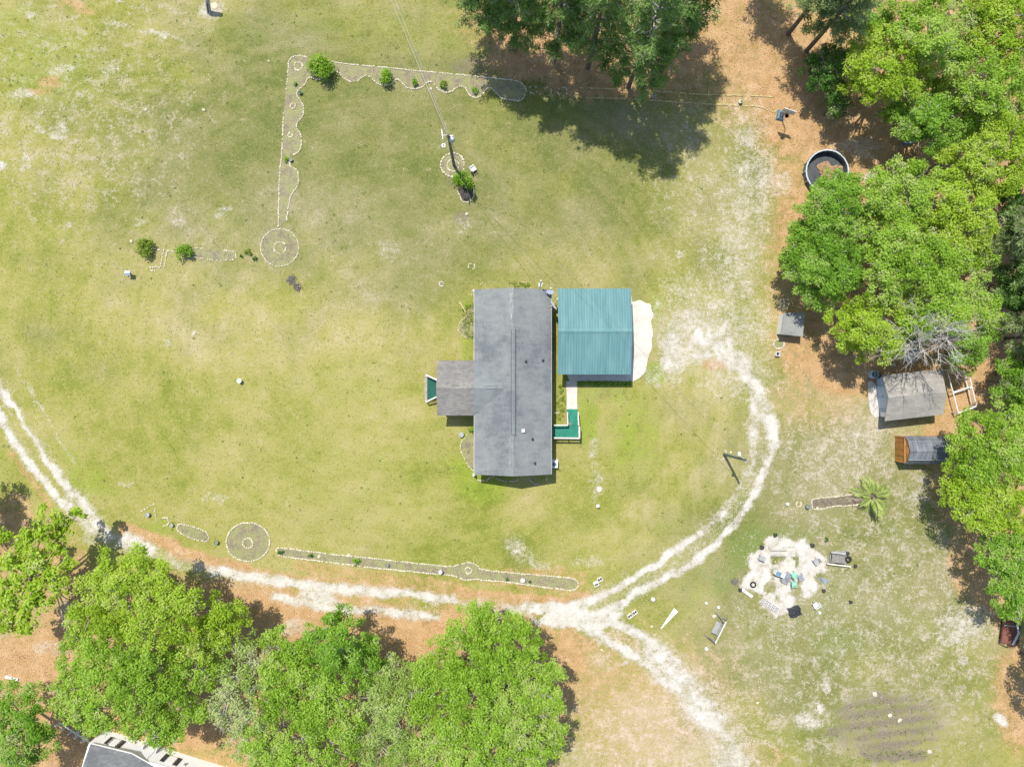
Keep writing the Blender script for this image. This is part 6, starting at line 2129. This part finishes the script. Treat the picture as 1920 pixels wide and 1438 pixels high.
def tree(label, lobes, z0, mat='leaf_oak', drop=0.35, per=260, L=0.205, Wd=0.115, nclump=6.5, cr=(0.40, 0.78), base=None, name='oak_tree', bark='bark', twig='bark_pale', ntwig=8, flat=0.6, tvar=0.17):
    """lobes: (px, py, r in px) of the crown as the photo shows it; the outer lobes hang lower"""
    rng = np.random.default_rng(int(sum(l[0] * 3 + l[1] for l in lobes)) % 100000)
    lo = np.array([l[:3] for l in lobes], float)
    c = np.average(lo[:, :2], axis=0, weights=lo[:, 2] ** 2)
    d = np.hypot(lo[:, 0] - c[0], lo[:, 1] - c[1])
    R = max(d.max(), 1.0)
    zs = [l[3] if len(l) > 3 else z0 * (1 - drop * (dd / R) ** 1.5) + rng.normal(0, 0.35) for l, dd in zip(lobes, d)]
    cen3 = [np.array(W(l[0], l[1], z)) for l, z in zip(lobes, zs)]
    rad3 = [px2m(l[2], z) * 1.10 for l, z in zip(lobes, zs)]
    if base is None:
        b = np.mean(cen3, axis=0)
        base = Vector((b[0], b[1], 0))
    else:
        base = W(*base)
    t = thing(name, label, 'tree', base, 0, TREE_GROUP)
    bv = np.array(base)
    cc, rr, dens = [], [], []
    for c3, r3, z in zip(cen3, rad3, zs):
        n = max(5, int(nclump * r3 ** 2 + 3))
        u = unit(n, rng)
        u[:, 2] = np.where(u[:, 2] < -0.25, -u[:, 2], u[:, 2])
        q = np.where(rng.random(n) < 0.8, rng.uniform(0.62, 1.0, n), rng.uniform(0.2, 0.6, n))
        p = c3 + u * (q * r3)[:, None] * np.array([1, 1, 0.75])
        k = min(1.0, 0.55 + r3 * 0.25)
        cc.append(p)
        rr.append(rng.uniform(cr[0], cr[1], n) * k)
        dens.append(np.full(n, rng.normal(0, 0.14)))
    cc = np.concatenate(cc) - bv
    rr = np.concatenate(rr)
    lt = np.concatenate(dens)
    cc[:, 2] = np.maximum(cc[:, 2], 0.9)
    me = leaf_cloud(cc, rr, per, L, Wd, rng, flat, 1.15, tvar, 0.2, 'crown', mat, ctoff=lt)
    inst('crown', me, t)
    # trunk and limbs
    ztr = z0 * 0.38
    h = max(0.09, 0.016 * z0 + 0.007 * len(lobes))
    mb = MB()
    mean = np.mean(cen3, axis=0) - bv
    top = Vector((mean[0] * 0.25, mean[1] * 0.25, ztr))
    mb.tube([(0, 0, -0.2), (0, 0, 0.3), top], [h * 1.35, h, h * 0.8], 10)
    mb2 = MB()
    for c3, r3 in zip(cen3, rad3):
        e_ = Vector(c3 - bv)
        m1 = top.lerp(e_, 0.5) + Vector((0, 0, 0.35 * rng.random())) + Vector(rng.normal(0, 0.25, 3))
        mb.tube([top - Vector((0, 0, 0.2)), m1, e_], [h * 0.5, h * 0.32, h * 0.14], 6, cap=False)
        for k in range(ntwig):
            u = unit(1, rng)[0]
            u[2] = abs(u[2]) * 0.9
            q = e_ + Vector(u * r3 * rng.uniform(0.75, 1.02))
            s_ = m1.lerp(e_, rng.uniform(0.3, 1))
            m = s_.lerp(q, 0.55) + Vector(rng.normal(0, 0.15, 3))
            mb2.tube([s_, m, q], [0.045, 0.032, 0.010], 4, cap=False)
    mb.build('trunk', bark, t)
    if ntwig:
        mb2.build('branches', twig, t)
    return t


def pine(label, bx, by, h, r, zb, mat='leaf_pine', per=150, lean=(0, 0)):
    rng = np.random.default_rng(int(bx * 3 + by))
    base = W(bx, by)
    t = thing('pine_tree', label, 'tree', base, 0, TREE_GROUP)
    mb = MB()
    ax = lambda z: Vector((lean[0] * z / h, lean[1] * z / h, z))
    mb.tube([(0, 0, -0.2), ax(h * 0.3), ax(h * 0.7), ax(h * 0.97)], [0.26, 0.21, 0.12, 0.03], 9)
    mb.build('trunk', 'bark', t)
    lim = MB()
    cen, rad = [], []
    z = zb
    while z < h - 0.3:
        s = (z - zb) / (h - zb)
        rz = r * (0.80 + 0.75 * s - 1.45 * s * s) * 0.95 + 0.15
        nb_ = rng.integers(3, 6)
        a0 = rng.random() * 6.28
        for k in range(nb_):
            a = a0 + 6.283 * k / nb_ + rng.normal(0, 0.25)
            ln = rz * rng.uniform(0.7, 1.12)
            tip = ax(z) + Vector((ln * math.cos(a), ln * math.sin(a), ln * rng.uniform(0.05, 0.35)))
            midp = ax(z).lerp(tip, 0.5) + Vector((0, 0, -0.06 * ln))
            lim.tube([ax(z), midp, tip], [0.055, 0.04, 0.012], 4, cap=False)
            for j in range(max(4, int(ln * 2.5))):
                q = rng.uniform(0.30, 1.08)
                p = ax(z).lerp(tip, q) + Vector(rng.normal(0, 0.28, 3)) * (0.4 + 0.6 * q)
                cen.append(tuple(p))
                rad.append(rng.uniform(0.36, 0.66))
        z += rng.uniform(0.6, 0.95) * max(0.8, h / 17)
    cen.append(tuple(ax(h)))
    rad.append(0.5)
    lim.build('branches', 'bark_pale', t)
    inst('crown', leaf_cloud(np.array(cen), np.array(rad), per, 0.36, 0.075, rng, 0.6, 1.15, 0.24, 0.16, 'crown', mat), t)
    return t


def bare_tree(label, base, tips, z, name='dead_tree', r0=0.14):
    rng = np.random.default_rng(int(base[0]))
    b = W(*base)
    t = thing(name, label, 'tree', b, 0, TREE_GROUP)
    mb = MB()
    tr = MB()
    cx = sum(x for x, y in tips) / len(tips)
    cy = sum(y for x, y in tips) / len(tips)
    top = (W(cx, cy, z) - b) * 0.4
    top.z = z * 0.5
    tr.tube([(0, 0, -0.2), top * 0.5, top], [r0, r0 * 0.85, r0 * 0.6], 8)

    def grow(p, d, ln, r, lvl):
        q = p + d * ln
        m = p.lerp(q, 0.5) + Vector(rng.normal(0, 0.08 * ln, 3))
        mb.tube([p, m, q], [r, r * 0.75, r * 0.5], 4, cap=False)
        if lvl == 0:
            return
        for k in range(rng.integers(3, 5)):
            a = p.lerp(q, rng.uniform(0.35, 1.0))
            nd = (d + Vector(rng.normal(0, 0.55, 3))).normalized()
            nd.z = nd.z * 0.6 + 0.12
            grow(a, nd.normalized(), ln * rng.uniform(0.42, 0.7), r * 0.5, lvl - 1)
    for x, y in tips:
        e_ = W(x, y, z + rng.normal(0, 0.4)) - b
        v = e_ - top
        grow(top, v.normalized(), v.length * 0.8, r0 * 0.4, 3)
    tr.build('trunk', 'bark_pale', t)
    mb.build('branches', 'bark_pale', t)
    return t


# bottom left
tree('broad-leaved tree with open yellow-green limbs at the left edge beside the drive', [(92, 972, 26), (150, 958, 14), (128, 985, 16), (60, 1015, 30), (112, 1020, 24), (30, 1060, 32), (85, 1070, 32), (130, 1050, 16), (20, 1110, 32), (70, 1120, 32), (118, 1095, 22), (10, 1160, 24), (55, 1165, 24), (5, 1010, 16)],
     8.0, 'leaf_yellow', L=0.31, Wd=0.20, per=125, nclump=6.0, name='maple_tree', ntwig=3, tvar=0.2, base=(66, 1085))
tree('large bright oak above the white-walled house, its upper half', [(212, 1065, 36), (262, 1060, 34), (305, 1085, 34), (185, 1105, 36), (240, 1110, 42), (300, 1130, 40), (350, 1120, 34), (165, 1150, 36), (220, 1160, 42), (285, 1175, 42), (345, 1165, 38), (400, 1145, 34), (440, 1150, 26), (415, 1190, 34), (365, 1205, 38)],
     9.5, 'leaf_yellow', base=(290, 1120))
tree('bright oak with mossy middle directly above the white-walled house', [(150, 1210, 34), (205, 1215, 42), (265, 1235, 42), (320, 1250, 42), (140, 1260, 30), (190, 1270, 42), (250, 1290, 46), (310, 1300, 42), (365, 1265, 38), (395, 1235, 30), (115, 1300, 24), (150, 1320, 36), (205, 1335, 40), (265, 1345, 38), (320, 1345, 34), (365, 1325, 28), (325, 1380, 24), (295, 1375, 22), (170, 1350, 24)],
     9.0, 'leaf_oak', base=(270, 1230), ntwig=7)
tree('oak crown filling the bottom left corner', [(20, 1305, 30), (60, 1310, 26), (10, 1350, 36), (60, 1355, 36), (25, 1400, 38), (75, 1400, 28), (40, 1440, 36), (85, 1375, 18)], 8.0, 'leaf_mid', base=(70, 1330))
tree('sparse grey-green mossy tree between the two big bottom oaks', [(455, 1205, 28), (480, 1240, 30), (440, 1265, 30), (490, 1290, 30), (430, 1310, 34), (470, 1335, 34), (420, 1350, 26), (455, 1380, 30), (500, 1370, 24), (500, 1410, 26), (465, 1410, 26), (510, 1330, 22), (505, 1260, 20)], 8.5, 'leaf_grey', per=150, nclump=5.0, L=0.22, Wd=0.10, ntwig=16, name='mossy_tree', base=(485, 1235), tvar=0.24)
tree('pointed green oak left of the orange clearing at the bottom', [(640, 1150, 20), (625, 1175, 26), (660, 1190, 30), (595, 1190, 24), (635, 1215, 36), (690, 1215, 28), (575, 1225, 32), (615, 1255, 40), (675, 1250, 36), (705, 1240, 20)], 9.0, 'leaf_mid', base=(650, 1215), name='oak_tree')
tree('oak with pale patches in the middle of the bottom tree row', [(515, 1200, 26), (545, 1235, 34), (520, 1270, 34), (570, 1285, 40), (625, 1300, 42), (530, 1320, 38), (585, 1345, 44), (645, 1350, 40), (500, 1390, 40), (560, 1405, 44), (625, 1405, 44), (520, 1440, 40)], 9.0, 'leaf_oak', base=(600, 1265), ntwig=9)
tree('feathery grey-green tree squeezed between two oaks at the bottom', [(765, 1265, 22), (785, 1300, 20), (735, 1240, 22), (715, 1265, 26), (725, 1275, 32), (755, 1300, 28), (705, 1310, 34), (740, 1345, 38), (695, 1365, 34), (760, 1390, 36), (705, 1415, 40), (760, 1440, 36)], 8.0, 'leaf_grey', per=190, L=0.30, Wd=0.07, name='mossy_tree', base=(770, 1265), ntwig=12)
tree('biggest round oak at the bottom, right of the orange clearing', [(900, 1135, 20), (885, 1160, 28), (930, 1160, 28), (870, 1190, 32), (915, 1200, 40), (965, 1185, 30), (1000, 1210, 28), (835, 1225, 34), (885, 1245, 42), (945, 1245, 42), (1000, 1255, 38), (1040, 1260, 22), (800, 1255, 28), (830, 1280, 38), (890, 1300, 44), (955, 1305, 44), (1015, 1305, 36), (1045, 1310, 22),
      (800, 1320, 34), (850, 1345, 42), (915, 1360, 44), (980, 1360, 42), (1035, 1355, 28), (815, 1390, 38), (875, 1405, 42), (940, 1415, 42), (1005, 1405, 38), (1040, 1395, 22), (850, 1445, 40), (920, 1455, 40), (990, 1440, 34)], 9.5, 'leaf_oak', base=(925, 1220))
bare_tree('small bleached dead branches poking from the biggest bottom oak', (900, 1290), [(872, 1395), (885, 1370), (905, 1360), (865, 1375), (895, 1385)], 9.8, 'dead_tree', 0.12)
# pines at the top centre
for i, (lb, x, y, h, r, zb) in enumerate([
        ('leftmost dark pine at the top edge', 915, 62, 18, 3.7, 4.5), ('second dark pine from the left at the top edge', 966, 92, 18, 3.7, 4.0), ('third dark pine from the left, above the shaded stone rings', 1040, 112, 19, 3.8, 4.5),
        ('dark pine in the middle of the pine clump, left of the orange gap', 1102, 128, 20, 3.7, 5.0), ('lowest dark pine of the clump, reaching over the yellow-edged bed', 1178, 165, 20, 3.9, 4.0), ('right-hand dark pine of the clump by the orange clearing', 1224, 112, 20, 3.9, 5.0),
        ('rear dark pine at the right end of the top clump', 1252, 48, 19, 3.8, 4.5), ('rear dark pine at the left of the orange gap', 1060, 48, 19, 3.8, 5.5)]):
    pine(lb, x, y, h, r, zb)
pine('dull pine with bare trunk by the top of the orange strip', 1478, 64, 16, 3.2, 6.5, 'leaf_pine_dull')
pine('dull pine behind the holly at the upper right woods', 1512, 96, 15, 3.2, 5.5, 'leaf_pine_dull')
pine('pine tip at the top edge right of the orange strip', 1408, -30, 14, 2.4, 5.0, 'leaf_pine')
# upper right woods
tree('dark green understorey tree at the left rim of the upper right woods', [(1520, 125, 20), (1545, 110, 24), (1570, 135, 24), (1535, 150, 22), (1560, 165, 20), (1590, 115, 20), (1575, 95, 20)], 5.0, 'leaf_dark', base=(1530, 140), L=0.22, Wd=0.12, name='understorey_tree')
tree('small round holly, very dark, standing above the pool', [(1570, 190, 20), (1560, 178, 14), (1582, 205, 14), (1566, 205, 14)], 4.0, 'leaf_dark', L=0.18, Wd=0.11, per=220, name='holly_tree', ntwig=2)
tree('bright oak at the front of the upper right woods', [(1622, 92, 28), (1660, 85, 30), (1605, 125, 24), (1640, 130, 34), (1690, 115, 34), (1600, 158, 24), (1640, 168, 30), (1685, 160, 36), (1725, 140, 30), (1720, 180, 24)], 9.0, 'leaf_yellow', base=(1615, 185))
tree('bright oak in the middle of the upper right woods touching the top edge', [(1690, 25, 32), (1740, 20, 36), (1700, 65, 32), (1750, 70, 38), (1790, 40, 36), (1770, 105, 34), (1800, 85, 34), (1655, 45, 26), (1730, 105, 24)], 10.0, 'leaf_oak', base=(1680, 140))
tree('yellow-green oak in the top right corner', [(1835, 20, 38), (1885, 25, 38), (1850, 65, 38), (1900, 75, 36), (1930, 30, 36), (1930, 100, 36), (1875, 105, 30), (1865, 0, 34), (1910, -5, 34), (1800, 0, 30)], 10.5, 'leaf_yellow', base=(1800, 130))
tree('yellow-green oak at the right of the upper woods, under the corner oak', [(1790, 135, 34), (1835, 130, 36), (1885, 140, 36), (1810, 175, 32), (1855, 180, 34), (1905, 180, 32), (1930, 150, 30)], 9.5, 'leaf_oak', base=(1760, 200))
tree('darker mid-green oak hanging over the blue box', [(1665, 215, 20), (1700, 205, 30), (1690, 240, 24), (1735, 220, 34), (1720, 255, 24), (1770, 210, 32), (1780, 250, 32), (1750, 265, 22)], 7.0, 'leaf_mid', base=(1700, 240))
tree('bright yellow-green oak at the right edge above the pool row', [(1870, 240, 30), (1910, 250, 34), (1850, 275, 30), (1895, 290, 36), (1815, 290, 28), (1775, 290, 22), (1840, 315, 30), (1885, 335, 32), (1920, 320, 32), (1795, 320, 24)], 8.5, 'leaf_yellow', base=(1800, 320))
tree('mid-green tree between the upper woods and the right edge', [(1835, 215, 26), (1880, 210, 24), (1815, 240, 22), (1850, 235, 20), (1920, 205, 26)], 6.5, 'leaf_mid', base=(1810, 250))
# the middle right grove
tree('oak leaning over the lower part of the pool', [(1562, 342, 22), (1585, 345, 20), (1600, 350, 20), (1572, 336, 15), (1542, 352, 18), (1560, 362, 24), (1545, 375, 24), (1590, 365, 24), (1520, 395, 26), (1570, 395, 34), (1505, 425, 26), (1540, 430, 34), (1595, 415, 34), (1500, 455, 26)], 7.5, 'leaf_mid', base=(1530, 430))
tree('oak at the top of the middle grove right of the pool', [(1640, 340, 26), (1675, 325, 24), (1715, 325, 28), (1650, 375, 34), (1700, 365, 36), (1745, 350, 32), (1625, 405, 34), (1675, 410, 38), (1725, 400, 38)], 8.5, 'leaf_oak', base=(1640, 400))
tree('oak at the right of the middle grove beside the pines', [(1790, 340, 28), (1835, 350, 30), (1775, 385, 36), (1825, 395, 38), (1770, 430, 38), (1820, 440, 38), (1845, 425, 24), (1735, 440, 32)], 8.5, 'leaf_yellow', base=(1750, 420))
tree('oak on the left flank of the middle grove above the low hut', [(1485, 480, 22), (1515, 475, 30), (1555, 470, 36), (1490, 515, 24), (1525, 515, 34), (1565, 515, 36), (1510, 548, 24), (1545, 552, 30), (1600, 465, 34), (1600, 505, 34)], 7.5, 'leaf_mid', base=(1535, 520))
tree('oak in the heart of the middle grove', [(1640, 455, 36), (1690, 455, 38), (1740, 480, 38), (1650, 500, 36), (1700, 505, 38), (1790, 480, 36), (1755, 520, 36), (1660, 540, 34), (1835, 480, 30)], 9.0, 'leaf_oak', base=(1660, 500))
tree('oak at the bottom of the middle grove right of the low hut', [(1575, 600, 26), (1610, 580, 32), (1580, 630, 24), (1620, 615, 34), (1660, 590, 36), (1615, 650, 28), (1655, 640, 34), (1690, 625, 32), (1675, 660, 18)], 7.5, 'leaf_yellow', base=(1610, 610))
tree('oak with greyish crown at the lower right of the middle grove', [(1715, 555, 36), (1765, 560, 38), (1815, 540, 36), (1735, 600, 34), (1785, 595, 34), (1835, 585, 34), (1860, 600, 22), (1710, 600, 26)], 8.5, 'leaf_oak', base=(1710, 590), ntwig=12)
bare_tree('bare grey dead tree spreading over the top of the shed roof', (1664, 648), [(1712, 640), (1728, 605), (1756, 585), (1785, 600), (1798, 630), (1782, 655), (1742, 662), (1765, 640), (1750, 672), (1722, 660), (1740, 630), (1770, 615)], 9.8, r0=0.2)
tree('small green tree at the upper right shed corner beside the dead tree', [(1800, 625, 22), (1825, 640, 26), (1800, 660, 22), (1830, 670, 22), (1810, 688, 18), (1850, 625, 20)], 6.0, 'leaf_mid', base=(1775, 665), ntwig=8)
pine('dull pine at the right edge beside the middle grove', 1835, 465, 13, 3.0, 4.0, 'leaf_pine_dull')
pine('dull pine at the right edge level with the dead tree', 1862, 625, 12, 3.0, 4.0, 'leaf_pine_dull')
pine('dark pine at the right edge, second below the grove', 1850, 540, 11, 2.8, 3.0, 'leaf_pine')
pine('dull pine at the right edge level with the pipe frame', 1868, 700, 11, 2.6, 3.5, 'leaf_pine_dull')
pine('dull pine at the right edge above the barn', 1905, 400, 13, 3.0, 4.0, 'leaf_pine_dull')
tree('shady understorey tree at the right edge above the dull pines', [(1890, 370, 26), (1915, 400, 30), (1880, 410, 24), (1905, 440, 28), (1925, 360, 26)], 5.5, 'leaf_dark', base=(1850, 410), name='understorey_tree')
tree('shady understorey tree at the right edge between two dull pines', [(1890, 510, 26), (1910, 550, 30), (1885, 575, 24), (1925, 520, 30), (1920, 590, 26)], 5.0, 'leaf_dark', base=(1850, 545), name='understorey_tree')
tree('shady understorey tree at the right edge just above the barn oak', [(1890, 690, 26), (1915, 720, 30), (1880, 740, 22), (1905, 760, 24), (1925, 680, 28)], 5.0, 'leaf_mid', base=(1850, 715), name='understorey_tree')
tree('low mid-green tree filling the gap behind the upper oaks', [(1770, 165, 24), (1795, 200, 26), (1745, 165, 22), (1640, 60, 24), (1610, 60, 22), (1590, 40, 26), (1630, 25, 26)], 5.5, 'leaf_mid', base=(1690, 150), name='understorey_tree')
# lower right
tree('bright oak right of the small barn, its upper crown', [(1805, 790, 24), (1845, 800, 30), (1890, 785, 28), (1800, 825, 28), (1840, 840, 34), (1885, 835, 36), (1920, 815, 30), (1795, 862, 26), (1830, 880, 34), (1880, 885, 36), (1915, 870, 30)], 8.0, 'leaf_oak', base=(1810, 850))
tree('bright oak below the small barn, beside the palm', [(1785, 900, 24), (1780, 930, 24), (1815, 925, 32), (1820, 960, 30), (1860, 935, 34), (1905, 930, 34), (1850, 975, 26), (1890, 975, 32)], 7.5, 'leaf_yellow', base=(1815, 945))
tree('darker tree at the right edge above the red wagon', [(1860, 1015, 26), (1900, 1010, 32), (1850, 1045, 22), (1890, 1055, 34), (1920, 1040, 30), (1865, 1085, 24), (1905, 1100, 30), (1885, 1130, 24), (1915, 1145, 22)], 7.0, 'leaf_mid', base=(1850, 1060))
# just outside the frame: their shadows fall into it
tree('tree beyond the right edge below the red wagon', [(1985, 1225, 34), (1980, 1275, 34), (2010, 1250, 40), (2000, 1310, 38), (2030, 1290, 40)], 7.5, 'leaf_mid')
tree('tree beyond the right edge beside the red wagon', [(1965, 1130, 32), (1975, 1175, 34), (2000, 1150, 40), (1950, 1160, 22)], 7.5, 'leaf_mid')
tree('tree beyond the left edge by the drive', [(-95, 905, 36), (-100, 955, 38), (-130, 930, 40), (-115, 990, 34)], 8.0, 'leaf_yellow')
tree('tree beyond the right edge of the middle grove', [(1975, 560, 40), (1970, 630, 40), (1985, 700, 40), (1990, 480, 40), (1975, 760, 36)], 8.5, 'leaf_mid')
tree('tree beyond the bottom edge below the biggest oak', [(700, 1490, 44), (780, 1500, 44), (860, 1500, 44), (620, 1490, 44), (940, 1500, 40)], 8.5, 'leaf_oak')
